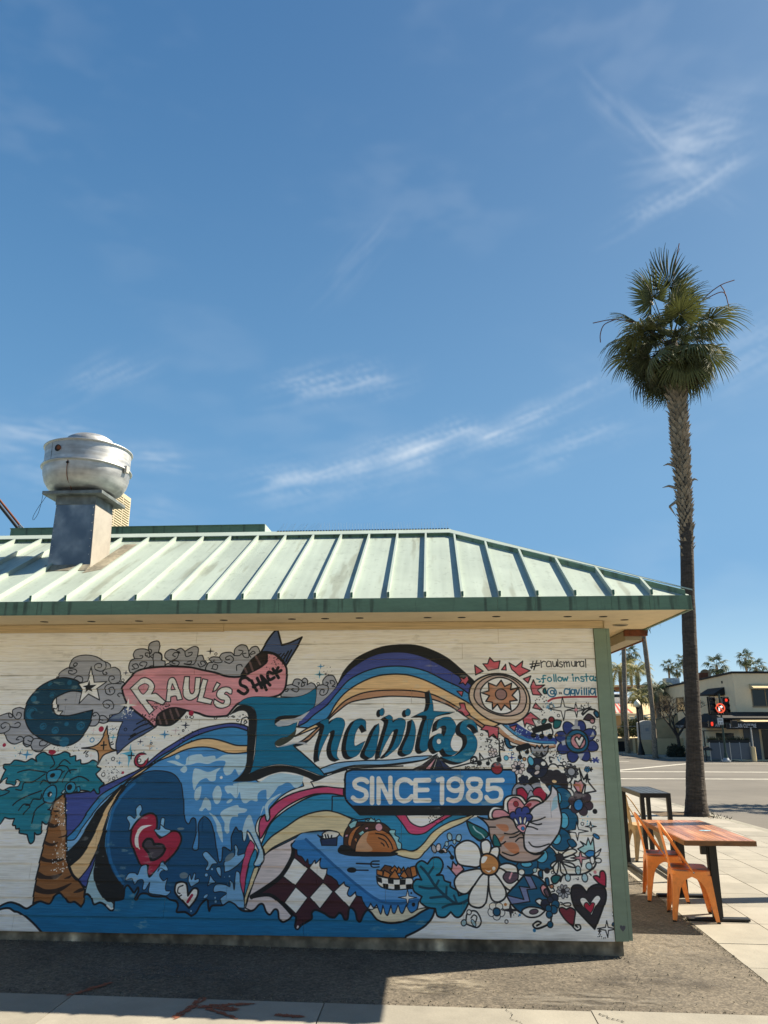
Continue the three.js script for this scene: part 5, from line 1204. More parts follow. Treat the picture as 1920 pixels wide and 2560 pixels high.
for (const [x, z] of [[-3.45, 0.26], [-3.02, 0.26], [-2.59, 0.26], [-2.14, 0.26], [-1.83, 0.27], [-1.22, 0.31], [-0.93, 0.32], [-0.63, 0.34], [-0.05, 0.33], [0.24, 0.32], [0.53, 0.36], [1.13, 0.32], [1.43, 0.3], [1.66, 0.07]]) part('vent', cyl(0.034, 0.034, 0.004, x, 2.606, z, 18), M.dark, soffit);
part('downlight', (() => { const g = new THREE.TorusGeometry(0.062, 0.008, 8, 28); g.rotateX(Math.PI / 2); g.translate(1.707, 2.608, -0.29); return g; })(), M.cream, soffit);
part('vent', cyl(0.055, 0.055, 0.004, 1.707, 2.6065, -0.29, 24), M.dark, soffit);
const FJ = [-9, -7, -5.2, -3.27, -1.25, 0.513, 0.81, 1.405, 1.7, 2.012];
for (let i = 0; i < FJ.length - 1; i++) part('fascia', [span(FJ[i] + 0.001, FJ[i + 1] - 0.001, 2.606, 2.712, 0.738, 0.752), span(FJ[i] + 0.001, FJ[i + 1] - 0.001, 2.6, 2.6055, 0.735, 0.757)], M.green, shack);
part('fascia', [span(2.009, 2.024, 2.606, 2.712, -6.9, 0.754), span(2.006, 2.03, 2.6, 2.6055, -6.9, 0.754)], M.green, shack);
part('gutter_board', span(1.845, 2.0, 2.51, 2.6, -5.5, -0.72), M.cream, shack);
part('beam_end', [span(1.83, 2.045, 2.548, 2.603, -0.718, -0.66), span(2.002, 2.02, 2.5, 2.53, -5.4, -0.73)], M.rust, shack, 'weathered brown beam end under the eave');
// the roof: standing seam panels on the front slope, hipped at the right
const RK = 0.527, ry = (z) => 2.717 + (0.74 - z) * RK, zTop = (x) => (x <= 0.18 ? -1.091 : x - 1.271);
const seams = []; for (let k = -30; k <= 6; k++) { const x = -0.0655 + 0.2975 * k; if (x > -9) seams.push(x); }
const edges = [-9, ...seams, 2.011], roof = part('roof', [
  solid([[2.008, 2.7, 0.735], [2.008, 2.7, -6.9], [0.18, 3.665, -6.9], [0.18, 3.665, -1.1]], [[2.008, 2.69, 0.735], [2.008, 2.69, -6.9], [0.18, 3.645, -6.9], [0.18, 3.645, -1.1]]),
  span(-9, 0.17, 3.59, 3.64, -6.9, -1.2), solid([[-9, 2.7, 0.735], [2.0, 2.7, 0.735], [0.18, 3.655, -1.1], [-9, 3.655, -1.1]], [[-9, 2.68, 0.735], [2.0, 2.68, 0.735], [0.18, 3.635, -1.1], [-9, 3.635, -1.1]]),
], M.mint[1], shack);
for (let i = 0; i < edges.length - 1; i++) {
  const a = edges[i] + 0.002, b = edges[i + 1] - 0.002, o = [[a, 0.75], [b, 0.75]];
  if (zTop(b) < 0.74) o.push([b, zTop(b)]);
  if (a < 0.18 && b > 0.18) o.push([0.18, -1.091]);
  o.push([a, zTop(a)]);
  const top = o.map(([x, z]) => [x, ry(z) + 0.002, z]);
  part('roof_panel', solid(top, top.map(([x, y, z]) => [x, y - 0.01, z])), M.mint[(i * 3) % 5], roof);
}
for (const x of seams) {
  const z1 = zTop(x) + 0.02, P = (dx, z, h) => [x + dx, ry(z) + h, z], w = 0.0095;
  part('seam', [solid([P(-w, 0.752, 0.05), P(w, 0.752, 0.05), P(w, z1, 0.05), P(-w, z1, 0.05)], [P(-w, 0.748, 0), P(w, 0.748, 0), P(w, z1, 0), P(-w, z1, 0)])], M.seam, roof);
  part('seam_end', span(x - 0.004, x + 0.012, 2.722, 2.762, 0.753, 0.757), M.closure, roof);
}
{ const cap = (a, b, da, db) => { const A = [a, b].map(([x, y, z]) => [x, y + 0.056, z]), B = [b, a].map(([x, y, z], i) => [x + (i ? da : db)[0], y + 0.052 + (i ? da : db)[1], z + (i ? da : db)[2]]), t = [...A, ...B]; return solid(t, t.map(([x, y, z]) => [x, y - 0.007, z])); };
  const dn = [0, -RK * 0.12, 0.12], rt = [0.12, -RK * 0.12, 0];
  part('ridge_cap', [cap([-9, 3.682, -1.092], [0.2, 3.682, -1.092], dn, dn), span(-9, 0.2, 3.62, 3.734, -1.13, -1.094)], M.seam, roof);
  part('ridge_closure', solid([[-9, ry(-1.0) + 0.05, -1.0], [0.19, ry(-1.0) + 0.05, -1.0], [0.19, ry(-1.01) + 0.05, -1.01], [-9, ry(-1.01) + 0.05, -1.01]], [[-9, ry(-1.0), -1.0], [0.19, ry(-1.0), -1.0], [0.19, ry(-1.01), -1.01], [-9, ry(-1.01), -1.01]]), M.green, roof);
  part('hip_cap', [cap([0.18, 3.682, -1.092], [2.035, 2.703, 0.764], dn, [0, 0, 0.001]), cap([2.035, 2.703, 0.764], [0.18, 3.682, -1.092], [0.001, 0, 0], rt)], M.seam, roof);
  const h = (s, o, d) => { const x = mix(0.18, 1.98, s), z = zTop(x) + o; return [x, ry(z) + d, z]; };
  part('hip_closure', solid([h(0, 0.1, 0.05), h(1, 0.05, 0.045), h(1, 0.04, 0.045), h(0, 0.09, 0.05)], [h(0, 0.1, 0), h(1, 0.05, 0), h(1, 0.04, 0), h(0, 0.09, 0)]), M.green, roof); }
for (const [a, b] of [[-4.78, -3.6], [-3.598, -2.6], [-2.598, -1.862]]) part('parapet', [span(a, b, 3.6, 3.868, -1.34, -1.3), span(a, b, 3.868, 3.876, -1.35, -1.29)], M.green, shack);
part('parapet', span(-1.86, -1.852, 3.6, 3.876, -2.4, -1.3), M.seam, shack);
{ const s = new THREE.Shape(); s.moveTo(0, -0.02); s.bezierCurveTo(-0.03, 0.005, -0.025, 0.026, -0.012, 0.026); s.bezierCurveTo(-0.004, 0.026, 0, 0.02, 0, 0.014); s.bezierCurveTo(0, 0.02, 0.006, 0.026, 0.014, 0.024); s.bezierCurveTo(0.026, 0.022, 0.026, 0.002, 0, -0.02);
  const g = new THREE.ExtrudeGeometry(s, { depth: 0.001, bevelEnabled: false }); g.translate(1.459, 0.165, 0.0282); part('painted_heart', g, std({ color: 0x54565f, roughness: 0.8 }), shack); }

// what stands on the roof
{ const t = thing('exhaust_fan', 'round galvanised kitchen exhaust fan on a square duct on the green roof', 'exhaust fan', [-3.47, 3.2, -0.33]), L = (g) => { g.translate(3.47, -3.2, 0.33); return g; };
  part('duct', L(solid([[-3.66, 3.885, -0.12], [-3.275, 3.885, -0.12], [-3.275, 3.885, -0.53], [-3.66, 3.885, -0.53]], [[-3.68, 3.1, -0.115], [-3.265, 3.1, -0.115], [-3.265, 3.1, -0.54], [-3.68, 3.1, -0.54]])), M.duct, t, 'dark streaked sheet metal duct');
  part('duct_side', L(solid([[-3.273, 3.84, -0.122], [-3.27, 3.84, -0.122], [-3.27, 3.84, -0.528], [-3.273, 3.84, -0.528]], [[-3.263, 3.12, -0.12], [-3.258, 3.12, -0.12], [-3.258, 3.12, -0.535], [-3.263, 3.12, -0.535]])), M.ductSide, t);
  const ryy = (z) => 2.717 + (0.74 - z) * RK + 0.008;
  part('flashing', L(join([solid([[-3.25, ryy(0.05), 0.05], [-3.05, ryy(-0.1), -0.1], [-3.05, ryy(-0.85), -0.85], [-3.25, ryy(-0.85), -0.85]], [[-3.25, ryy(0.05) - 0.01, 0.05], [-3.05, ryy(-0.1) - 0.01, -0.1], [-3.05, ryy(-0.85) - 0.01, -0.85], [-3.25, ryy(-0.85) - 0.01, -0.85]]), solid([[-3.69, ryy(-0.1) + 0.03, -0.1], [-3.25, ryy(-0.1) + 0.03, -0.1], [-3.25, ryy(-0.02), -0.02], [-3.69, ryy(-0.02), -0.02]], [[-3.69, ryy(-0.1) - 0.02, -0.1], [-3.25, ryy(-0.1) - 0.02, -0.1], [-3.25, ryy(-0.02) - 0.01, -0.02], [-3.69, ryy(-0.02) - 0.01, -0.02]])])), M.flashing, t, 'dirty sealed flashing at the foot of the duct');
  part('rivet', L(join(Array.from({ length: 14 }, (_, k) => { const g = new THREE.SphereGeometry(0.005, 6, 4); g.translate(-3.655 + (k % 2) * 0.37, 3.3 + Math.floor(k / 2) * 0.078, -0.116); return g; }))), M.galv, t);
  part('duct_collar', L(span(-3.668, -3.267, 3.8, 3.884, -0.5, -0.112)), M.flange, t);
  part('flange', L(metric(rbx(0.6, 0.036, 0.58, 0.006, -3.48, 3.904, -0.33))), M.flange, t);
  const lathe = (p, n = 64) => { const g = new THREE.LatheGeometry(p.map(([r, y]) => new THREE.Vector2(r * 0.925, y)), n); g.translate(-3.49, 0, -0.33); return L(g); };
  part('neck', lathe([[0.23, 3.92], [0.24, 3.95], [0.3, 3.965]]), M.galv, t);
  part('bowl', lathe([[0.2, 3.985], [0.27, 3.955], [0.33, 3.965], [0.385, 4.0], [0.425, 4.06], [0.445, 4.13], [0.45, 4.2]]), M.galv, t);
  part('bowl_rim', lathe([[0.448, 4.195], [0.468, 4.198], [0.474, 4.206], [0.468, 4.215], [0.448, 4.22]]), M.galv, t);
  part('wind_band', lathe([[0.447, 4.218], [0.445, 4.3], [0.447, 4.395], [0.45, 4.405]]), M.galv, t);
  part('top_rim', lathe([[0.445, 4.4], [0.462, 4.403], [0.466, 4.413], [0.455, 4.42], [0.25, 4.445]]), M.galv, t);
  part('motor_dome', lathe([[0.262, 4.43], [0.26, 4.49], [0.24, 4.535], [0.19, 4.565], [0.1, 4.58], [0, 4.584]]), M.galv, t);
  const on = (a, r, y, g) => { g.rotateY(a); r *= 0.925; g.translate(-3.49 + Math.sin(a) * r, y, -0.33 + Math.cos(a) * r); return L(g); };
  part('port', on(-0.32, 0.441, 4.325, (() => { const g = new THREE.CylinderGeometry(0.034, 0.034, 0.02, 24); g.rotateX(Math.PI / 2); return g; })()), M.dark, t);
  part('port_plug', on(-0.3, 0.447, 4.325, (() => { const g = new THREE.CylinderGeometry(0.022, 0.022, 0.02, 20); g.rotateX(Math.PI / 2); g.translate(0.008, 0, 0); return g; })()), M.rust, t);
  part('band_joint', on(-0.52, 0.4435, 4.31, bx(0.004, 0.17, 0.006)), M.dark, t);
  part('cable', L(tube([[-3.49, 4.19, 0.092], [-3.495, 4.1, 0.085], [-3.5, 4.02, 0.045], [-3.498, 3.96, -0.04], [-3.5, 3.93, -0.07]], 0.0035, 24, 6)), M.rust, t);
  part('cable_clip', on(-0.005, 0.452, 4.165, bx(0.02, 0.018, 0.02)), M.dark, t);
  part('latch', on(1.45, 0.47, 4.2, bx(0.05, 0.07, 0.03)), M.white, t);
  part('wire_loop', L(tube([[-3.77, 3.885, -0.045], [-3.782, 3.78, -0.05], [-3.81, 3.68, -0.06], [-3.845, 3.63, -0.06], [-3.85, 3.66, -0.06], [-3.81, 3.75, -0.055], [-3.765, 3.82, -0.05], [-3.73, 3.88, -0.05]], 0.0022, 40, 5)), M.dark, t);
}
{ const t = thing('cooling_unit', 'cream louvred air conditioning cabinet behind the exhaust fan on the roof', 'air conditioner', [-4.5, 3.64, -2.3]), L = (g) => { g.translate(4.5, -3.64, 2.3); return g; };
  part('cabinet', L(metric(rbx(0.36, 0.98, 0.86, 0.01, -4.18, 4.14, -2.3))), M.cream, t);
  part('louvre_recess', L(span(-3.999, -3.996, 3.86, 4.57, -2.68, -1.92)), std({ color: 0x8d8064, roughness: 0.9 }), t);
  for (let k = 0; k < 3; k++) { const s = []; for (let j = 0; j < 22; j++) { const g = bx(0.022, 0.02, 0.21, 0, 0, 0, 0, 0, 0.5); g.translate(-3.985, 3.88 + j * 0.032, -2.06 - k * 0.24); s.push(g); } part('louvre_bank', L(join(s)), M.cream, t); part('louvre_post', L(span(-3.997, -3.975, 3.86, 4.57, -1.95 - k * 0.24, -1.925 - k * 0.24)), M.cream, t); }
}
{ const t = thing('roof_pipe', 'slanting dark pipe bracket rising out of the left of the roof', 'pipe', [-4.75, 3.88, -1.4]), L = (g) => { g.translate(4.75, -3.88, 1.4); return g; };
  part('pipe', L(rod([-4.74, 3.89, -1.38], [-5.6, 4.83, -1.38], 0.018)), M.black, t); part('pipe', L(rod([-4.72, 3.91, -1.42], [-5.58, 4.85, -1.42], 0.014)), M.rust, t);
  part('foot_plate', L(join([bx(0.17, 0.012, 0.12, -4.73, 3.882, -1.4), plate([[-4.8, 3.885], [-4.66, 3.885], [-4.73, 3.95]], 0.008).translate(0, 0, -1.4)])), M.galv, t);
  part('post', L(span(-4.76, -4.7, 3.6, 3.885, -1.43, -1.37)), M.green, t);
}
{ const t = thing('bird_spikes', 'row of thin wire bird spikes along the ridge of the green roof', 'bird spikes', [-0.75, 3.736, -1.1]), r = seeded(31), s = [], b = [];
  for (let x = -1.66; x < 0.19; x += 0.031) { const lean = x < -1.2 ? 0.03 + 0.05 * r() : (r() - 0.5) * 0.012; s.push(rod([x + 0.75, 0.005, 0], [x + 0.75 + lean, 0.075 + 0.02 * r(), (r() - 0.5) * 0.03], 0.0011, 0.0008, 4)); b.push(bx(0.018, 0.009, 0.02, x + 0.75, 0.004, 0.006)); }
  part('spike', s, M.grey, t).userData.kind = 'stuff'; part('spike_base', b, M.dark, t);
}

// ---------------------------------------------------------------- tables and chairs on the sidewalk
function makeChair(name, label, [x, z], turn, frameMat, seatMat, group) {
  const t = thing(name, label, 'chair', [x, gy(x, z), z], turn, group);
  const rs = (s, r) => { const q = new THREE.Shape(); q.moveTo(-s + r, -s); q.lineTo(s - r, -s); q.quadraticCurveTo(s, -s, s, -s + r); q.lineTo(s, s - r); q.quadraticCurveTo(s, s, s - r, s); q.lineTo(-s + r, s); q.quadraticCurveTo(-s, s, -s, s - r); q.lineTo(-s, -s + r); q.quadraticCurveTo(-s, -s, -s + r, -s); return q; };
  const seat = new THREE.ExtrudeGeometry(rs(0.158, 0.05), { depth: 0.012, bevelEnabled: true, bevelSize: 0.016, bevelThickness: 0.01, bevelSegments: 3, curveSegments: 6 }); seat.rotateX(-Math.PI / 2); seat.translate(0, 0.43, 0);
  part('seat', metric(seat), seatMat, t);
  const rim = new THREE.ExtrudeGeometry((() => { const q = rs(0.174, 0.06); q.holes.push(rs(0.17, 0.057)); return q; })(), { depth: 0.05, bevelEnabled: false, curveSegments: 6 }); rim.rotateX(-Math.PI / 2); rim.translate(0, 0.385, 0);
  part('apron', metric(rim), frameMat, t);
  for (const [sx, sz] of [[1, 1], [1, -1], [-1, 1], [-1, -1]]) {   // each leg is a bent sheet: two faces that meet at the corner and run over into the arch under the seat
    const tris = [], corner = (y) => { const q = (0.4 - y) / 0.4; return 0.172 + 0.035 * q; }, face = (along) => {
      const prof = [[0.398, 0.172], [0.385, 0.168], [0.37, 0.135], [0.35, 0.108], [0.32, 0.085], [0.28, 0.068], [0.22, 0.056], [0.12, 0.044], [0.03, 0.033], [0.006, 0.028]];
      for (const [off, flip] of [[0, 1], [0.004, -1]]) for (let i = 0; i < prof.length - 1; i++) {
        const P = ([y, w], e) => { const c = corner(y) - off, a = c - (e ? w : 0); return along ? [sx * a, y, sz * c] : [sx * c, y, sz * a]; };
        const q = [P(prof[i], 0), P(prof[i], 1), P(prof[i + 1], 1), P(prof[i + 1], 0)];
        tris.push(q[0], q[1], q[2], q[0], q[2], q[3]);
      }
      const rib = [[0.335, 0.03, 0.012], [0.3, 0.022, 0.028], [0.2, 0.018, 0.026], [0.1, 0.014, 0.02], [0.05, 0.016, 0.012]];   // the pressed rib
      for (let i = 0; i < rib.length - 1; i++) { const P = ([y, s, w], e, h) => { const c = corner(y) + h, a = corner(y) - s - (e ? w : 0); return along ? [sx * a, y, sz * c] : [sx * c, y, sz * a]; }; const A = rib[i], B = rib[i + 1], q = [P(A, 0, 0.0025), P(A, 1, 0.0025), P(B, 1, 0.0025), P(B, 0, 0.0025)]; tris.push(q[0], q[1], q[2], q[0], q[2], q[3]); }
    };
    face(true); face(false);
    const leg = part('leg', metric(mesh(tris)), frameMat, t), c = corner(0.0);
    part('foot', bx(0.03, 0.014, 0.03, sx * (c - 0.012), 0.007, sz * (c - 0.012)), M.black, leg);
  }
  part('back_hoop', tube([[0.02, 0.42, 0.178], [-0.05, 0.53, 0.178], [-0.14, 0.68, 0.17], [-0.2, 0.775, 0.15], [-0.232, 0.825, 0.1], [-0.245, 0.842, 0], [-0.232, 0.825, -0.1], [-0.2, 0.775, -0.15], [-0.14, 0.68, -0.17], [-0.05, 0.53, -0.178], [0.02, 0.42, -0.178]], 0.0088, 72, 8), frameMat, t);
  const sp = [], W = (y) => 0.06 + 0.045 * ((y - 0.42) / 0.42), X = (y) => -0.17 - 0.075 * Math.pow((y - 0.42) / 0.42, 1.2), C = [-1, -0.8, 0, 0.8, 1], dip = [0.004, -0.004, 0.004, -0.004, 0.004];
  for (let i = 0; i < 12; i++) for (let j = 0; j < 4; j++) { const a = 0.42 + i * 0.035, b = a + 0.035, P = (y, k) => [X(y) + dip[k], y, W(y) * C[k]], q = [P(a, j), P(a, j + 1), P(b, j + 1), P(b, j)]; sp.push(q[0], q[1], q[2], q[0], q[2], q[3]); }
  part('back_splat', metric(mesh(sp)), frameMat, t);
  part('bolt', join([0.182, -0.182].map((z) => { const g = new THREE.SphereGeometry(0.009, 10, 8); g.translate(0.018, 0.425, z); return g; })), M.galv, t);
  return t;
}
makeChair('metal_chair', 'orange metal chair nearest the camera at the wooden table', [2.42, -1.36], -0.14, M.orange, M.orangeSeat, 'orange metal chairs');
dup(scene.children[scene.children.length - 1], [2.4, gy(2.4, -2.19), -2.19], -0.12, 'orange metal chair behind the nearest one, half hidden by the green corner board');
makeChair('metal_chair', 'tan metal chair under the black bar table beside the shack', [2.83, -4.65], 0.1, M.tan, M.tan);
{ const t = thing('wooden_table', 'wooden plank table on two black pedestal legs beside the orange chairs', 'table', [2.615, gy(2.6, -1.74), -1.74]), top = 0.74;
  for (let k = 0; k < 7; k++) { const w = 0.63 / 7; part('plank', metric(rbx(w - 0.002, 0.03, 1.56, 0.003, -0.315 + w * (k + 0.5), top - 0.015, 0)), M.plankWood[k % 3], t); }
  part('edge_band', [span(-0.323, 0.323, top - 0.046, top - 0.003, 0.781, 0.793), span(-0.323, 0.323, top - 0.046, top - 0.003, -0.793, -0.781), span(-0.327, -0.316, top - 0.046, top - 0.003, -0.78, 0.78), span(0.316, 0.327, top - 0.046, top - 0.003, -0.78, 0.78)], M.woodEdge, t);
  for (const z of [0.5, -0.53]) { const l = part('pedestal', [span(-0.045, 0.045, 0.03, 0.66, z - 0.02, z + 0.02), span(-0.03, 0.03, 0.03, 0.66, z - 0.034, z + 0.034)], M.black, t); part('foot_bar', metric(rbx(0.57, 0.028, 0.075, 0.01, 0, 0.018, z)), M.black, l); part('bracket', [span(-0.22, 0.22, 0.672, 0.692, z - 0.03, z + 0.03), span(-0.1, -0.05, 0.58, 0.67, z - 0.02, z + 0.02)], M.black, l); part('bolt', join([-0.02, 0.02].map((x) => cyl(0.006, 0.006, 0.008, x, 0.665, z + 0.034, 8))), M.galv, l); }
  const st = new THREE.CylinderGeometry(0.06, 0.06, 0.001, 24); st.scale(1, 1, 0.62); st.translate(0.09, top + 0.0012, 0.1);
  part('pale_oval', st, std({ map: tex(64, 64, (u, v) => { const n = fbm(u, v, 5, 5, 3, 500); return n > 0.5 ? [0.75, 0.85, 0.88] : [0.35, 0.55, 0.65]; }), roughness: 0.5 }), t);  // mottled pale blue oval laid on the planks
}
{ const t = thing('bar_table', 'tall black slatted bar table on the sidewalk behind the orange chairs', 'table', [2.62, gy(2.62, -3.58), -3.58]), H = 0.975;
  for (let k = 0; k < 4; k++) part('slat', metric(rbx(0.072, 0.018, 0.92, 0.003, -0.1185 + k * 0.079, H - 0.009, 0)), M.blackTop, t);
  part('frame', [span(-0.18, 0.18, H - 0.052, H, 0.464, 0.5), span(-0.18, 0.18, H - 0.052, H, -0.5, -0.464), span(-0.18, -0.158, H - 0.052, H, -0.463, 0.463), span(0.158, 0.18, H - 0.052, H, -0.463, 0.463)], M.black, t);
  for (const [x, z] of [[-0.156, 0.476], [0.156, 0.476], [-0.156, -0.476], [0.156, -0.476]]) part('leg', span(x - 0.024, x + 0.024, 0, H - 0.053, z - 0.024, z + 0.024), M.black, t);
  part('bottom_rail', [span(-0.176, -0.136, 0.02, 0.06, -0.451, 0.451), span(0.136, 0.176, 0.02, 0.06, -0.451, 0.451)], M.black, t);
}

// ---------------------------------------------------------------- palms
const pr = seeded(99);
function frondGeo(n, stalk, R, droop, r, spread = 2.5, width = 0.05) {   // a fan leaf: stalk along +z, leaflets from its end, tips hanging
  const t = [], up = [0, 1, 0];
  const arc = (s) => [0, -droop * 0.12 * s * s, s];
  for (let i = 0; i < 4; i++) { const a = arc((stalk * i) / 4), b = arc((stalk * (i + 1)) / 4), w = 0.022 - 0.003 * i; t.push([a[0] - w, a[1], a[2]], [a[0] + w, a[1], a[2]], [b[0] + w, b[1], b[2]], [a[0] - w, a[1], a[2]], [b[0] + w, b[1], b[2]], [b[0] - w, b[1], b[2]]); t.push([0, a[1] + w, a[2]], [0, a[1] - w, a[2]], [0, b[1] - w, b[2]]); }
  const o = arc(stalk);
  for (let k = 0; k < n; k++) {
    const f = (k + 0.5) / n - 0.5, phi = f * spread * 2 + (r() - 0.5) * 0.06, L = R * (0.78 + 0.22 * Math.cos(phi)) * (0.86 + 0.22 * r()), split = 0.45 + 0.1 * r(), fold = Math.abs(f) * 0.5, hang = droop * (0.45 + 0.5 * r());
    const pt = (s, side) => { const d = s * L, w = side * width * (s < split ? s / split : Math.pow(1 - (s - split) / (1 - split), 0.7)) * 0.5, y = o[1] - hang * s * s * s * L * 0.75 + fold * d * 0.55 - droop * 0.12 * stalk * s; const rr = d * (1 - 0.25 * hang * s * s); return [o[0] + Math.sin(phi) * rr + Math.cos(phi) * w, y + Math.abs(side) * 0.012 * (k % 2 ? 1 : -1), o[2] + Math.cos(phi) * rr - Math.sin(phi) * w]; };
    const S = [0.03, split, 0.7, 0.86, 1];
    for (let i = 0; i < S.length - 1; i++) for (const sd of [-1, 1]) { const a = pt(S[i], 0), b = pt(S[i], sd), c = pt(S[i + 1], sd), e = pt(S[i + 1], 0); t.push(a, b, c, a, c, e); }
  }
  return mesh(t);
}
function trunkGeo(path, radii, seg, sides, wob = 0.02, rings = 0) {
  const curve = new THREE.CatmullRomCurve3(path.map((p) => new THREE.Vector3(...p))), pos = [], uv = [], ix = [];
  for (let i = 0; i <= seg; i++) { const s = i / seg, c = curve.getPoint(s), q = s * (radii.length - 1), k = Math.min(radii.length - 2, Math.floor(q)), r0 = mix(radii[k], radii[k + 1], q - k);
    for (let j = 0; j <= sides; j++) { const a = (j / sides) * Math.PI * 2, r = r0 * (1 + wob * Math.sin(a * 3 + i * 0.7) + wob * Math.sin(a * 5 - i * 0.31) + (rings ? rings * (i % 2 ? 1 : -1) * (0.5 + 0.5 * Math.sin(a * 2 + i)) : 0)); pos.push(c.x + Math.cos(a) * r, c.y, c.z + Math.sin(a) * r); uv.push(j / sides, c.y); } }
  for (let i = 0; i < seg; i++) for (let j = 0; j < sides; j++) { const a = i * (sides + 1) + j, b = a + sides + 1; ix.push(a, b, a + 1, b, b + 1, a + 1); }
  const g = new THREE.BufferGeometry(); g.setAttribute('position', new THREE.Float32BufferAttribute(pos, 3)); g.setAttribute('uv', new THREE.Float32BufferAttribute(uv, 2)); g.setIndex(ix); g.computeVertexNormals(); return g;
}
{ const bxp = 5.43, bz = -10.67, t = thing('palm_tree', 'tall fan palm in the sidewalk well, its crown high above the shack roof', 'palm tree', [bxp, gy(bxp, bz) - 0.02, bz]);
  const path = [[0, -0.1, 0], [0.015, 0.35, 0], [0.1, 1.5, 0], [0.18, 3, 0.01], [0.27, 4.5, 0.02], [0.4, 6.2, 0.02], [0.45, 7.7, 0.03], [0.5, 9, 0.03], [0.53, 10.2, 0.03], [0.5, 10.9, 0.03]];
  const curve = new THREE.CatmullRomCurve3(path.map((p) => new THREE.Vector3(...p)));
  part('trunk', trunkGeo(path, [0.27, 0.21, 0.163, 0.155, 0.15, 0.142, 0.14, 0.155, 0.18, 0.15], 150, 22, 0.015, 0.012), M.bark, t);
  // the old leaf bases that clothe the upper trunk
  const boot = solid([[-0.055, 0, 0.012], [0.055, 0, 0.012], [0.04, 0.13, 0.075], [0, 0.19, 0.11], [-0.04, 0.13, 0.075]], [[-0.06, -0.02, -0.04], [0.06, -0.02, -0.04], [0.04, 0.13, 0.055], [0, 0.175, 0.095], [-0.04, 0.13, 0.055]]);
  const spots = []; for (let y = 5.5, row = 0; y < 10.1; y += 0.085, row++) { const n = 11; for (let k = 0; k < n; k++) { if (y < 6.6 && pr() > (y - 5.4) / 1.2) continue; spots.push([y + (pr() - 0.5) * 0.03, ((k + (row % 2) / 2 + (pr() - 0.5) * 0.25) / n) * Math.PI * 2]); } }
  const inst = new THREE.InstancedMesh(boot, M.boot, spots.length), m4 = new THREE.Matrix4(), e = new THREE.Euler();
  spots.forEach(([y, a], i) => { const c = curve.getPoint(clamp((y + 0.1) / 11)), s = curve.getPoints(220).reduce((p, q) => (Math.abs(q.y - y) < Math.abs(p.y - y) ? q : p)); const r = mix(0.122, 0.165, clamp((y - 6) / 4)), k = mix(0.62, 1.0, clamp((y - 6) / 4)) * (0.85 + 0.35 * pr());
    m4.compose(new THREE.Vector3(s.x + Math.sin(a) * r, y, s.z + Math.cos(a) * r), new THREE.Quaternion().setFromEuler(new THREE.Euler((pr() - 0.3) * 0.3, a, (pr() - 0.5) * 0.5, 'YXZ')), new THREE.Vector3(k, k, k)); inst.setMatrixAt(i, m4); const g = 0.6 + 0.6 * pr(); inst.setColorAt(i, new THREE.Color(g, g * 0.97, g * 0.92)); });
  inst.name = 'leaf_bases'; inst.userData.kind = 'stuff'; inst.castShadow = inst.receiveShadow = true; t.add(inst);
  // some husks left hanging half way up
  const husk = (y, a, len, hang) => { const s = curve.getPoints(220).reduce((p, q) => (Math.abs(q.y - y) < Math.abs(p.y - y) ? q : p)), dx = Math.sin(a), dz = Math.cos(a), p0 = [s.x + dx * 0.16, y, s.z + dz * 0.16], p1 = [s.x + dx * (0.18 + len * 0.5), y + (hang ? -len * 0.4 : 0.06), s.z + dz * (0.18 + len * 0.5)], p2 = [s.x + dx * (hang ? 0.24 : 0.18 + len), y + (hang ? -len : 0.02), s.z + dz * (hang ? 0.24 : 0.18 + len)]; return join([rod(p0, p1, 0.04, 0.026, 6), rod(p1, p2, 0.026, 0.004, 6)]); };
  for (const h of [husk(7.7, -1.7, 0.24, false), husk(7.15, -1.6, 0.3, false), husk(7.3, 1.5, 0.16, false), husk(6.85, -1.4, 0.4, true)]) part('husk', h, M.boot, t);
  const kinds = [0.3, 0.7, 1.1, 0.5, 0.95].map((dr, i) => frondGeo(44, 0.95, 0.95, dr, seeded(700 + i), 2.3, 0.05)), short = [0.8, 1.15, 1.4].map((dr, i) => frondGeo(40, 0.55, 0.85, dr, seeded(720 + i), 2.1, 0.048));
  const crown = [0.47, 10.75, 0.03], put = (az, el, geo, mat, k = 1, roll = 0, dy = 0) => { const f = part('frond', geo, mat, t); f.position.set(crown[0] + Math.sin(az) * 0.1, crown[1] + dy, crown[2] + Math.cos(az) * 0.1); f.rotation.set(-el, az, roll, 'YXZ'); f.scale.setScalar(k * 0.94); };
  const ring = (n, el, dEl, k, geos, mats, dy, ph) => { for (let i = 0; i < n; i++) put((i / n) * 6.283 + ph + (pr() - 0.5) * 0.7, el + (pr() - 0.5) * dEl, geos[Math.floor(pr() * geos.length)], mats[Math.floor(pr() * mats.length)], k * (0.72 + 0.46 * pr()), (pr() - 0.5) * 1.4, dy + (pr() - 0.5) * 0.2); };
  const A = [GREEN.frond, GREEN.frond, GREEN.frondDark], B = [GREEN.frondDark, GREEN.frondDark, GREEN.frond];
  put(0.3, 1.5, kinds[0], GREEN.frondDark, 1.18, 0.2, 0.5); put(2.2, 1.38, kinds[3], GREEN.frond, 1.12, -0.3, 0.45); put(4.1, 1.4, kinds[1], GREEN.frondDark, 1.08, 0.5, 0.4); put(5.2, 1.3, kinds[0], GREEN.frond, 1.0, 0, 0.4); put(1.2, 1.25, kinds[1], GREEN.frond, 0.95, 0.8, 0.3);
  ring(5, 0.95, 0.5, 0.62, [short[1], short[2]], B, 0.2, 0.1); ring(7, 0.4, 0.6, 0.62, [short[0], short[1]], B, 0.05, 0.6);
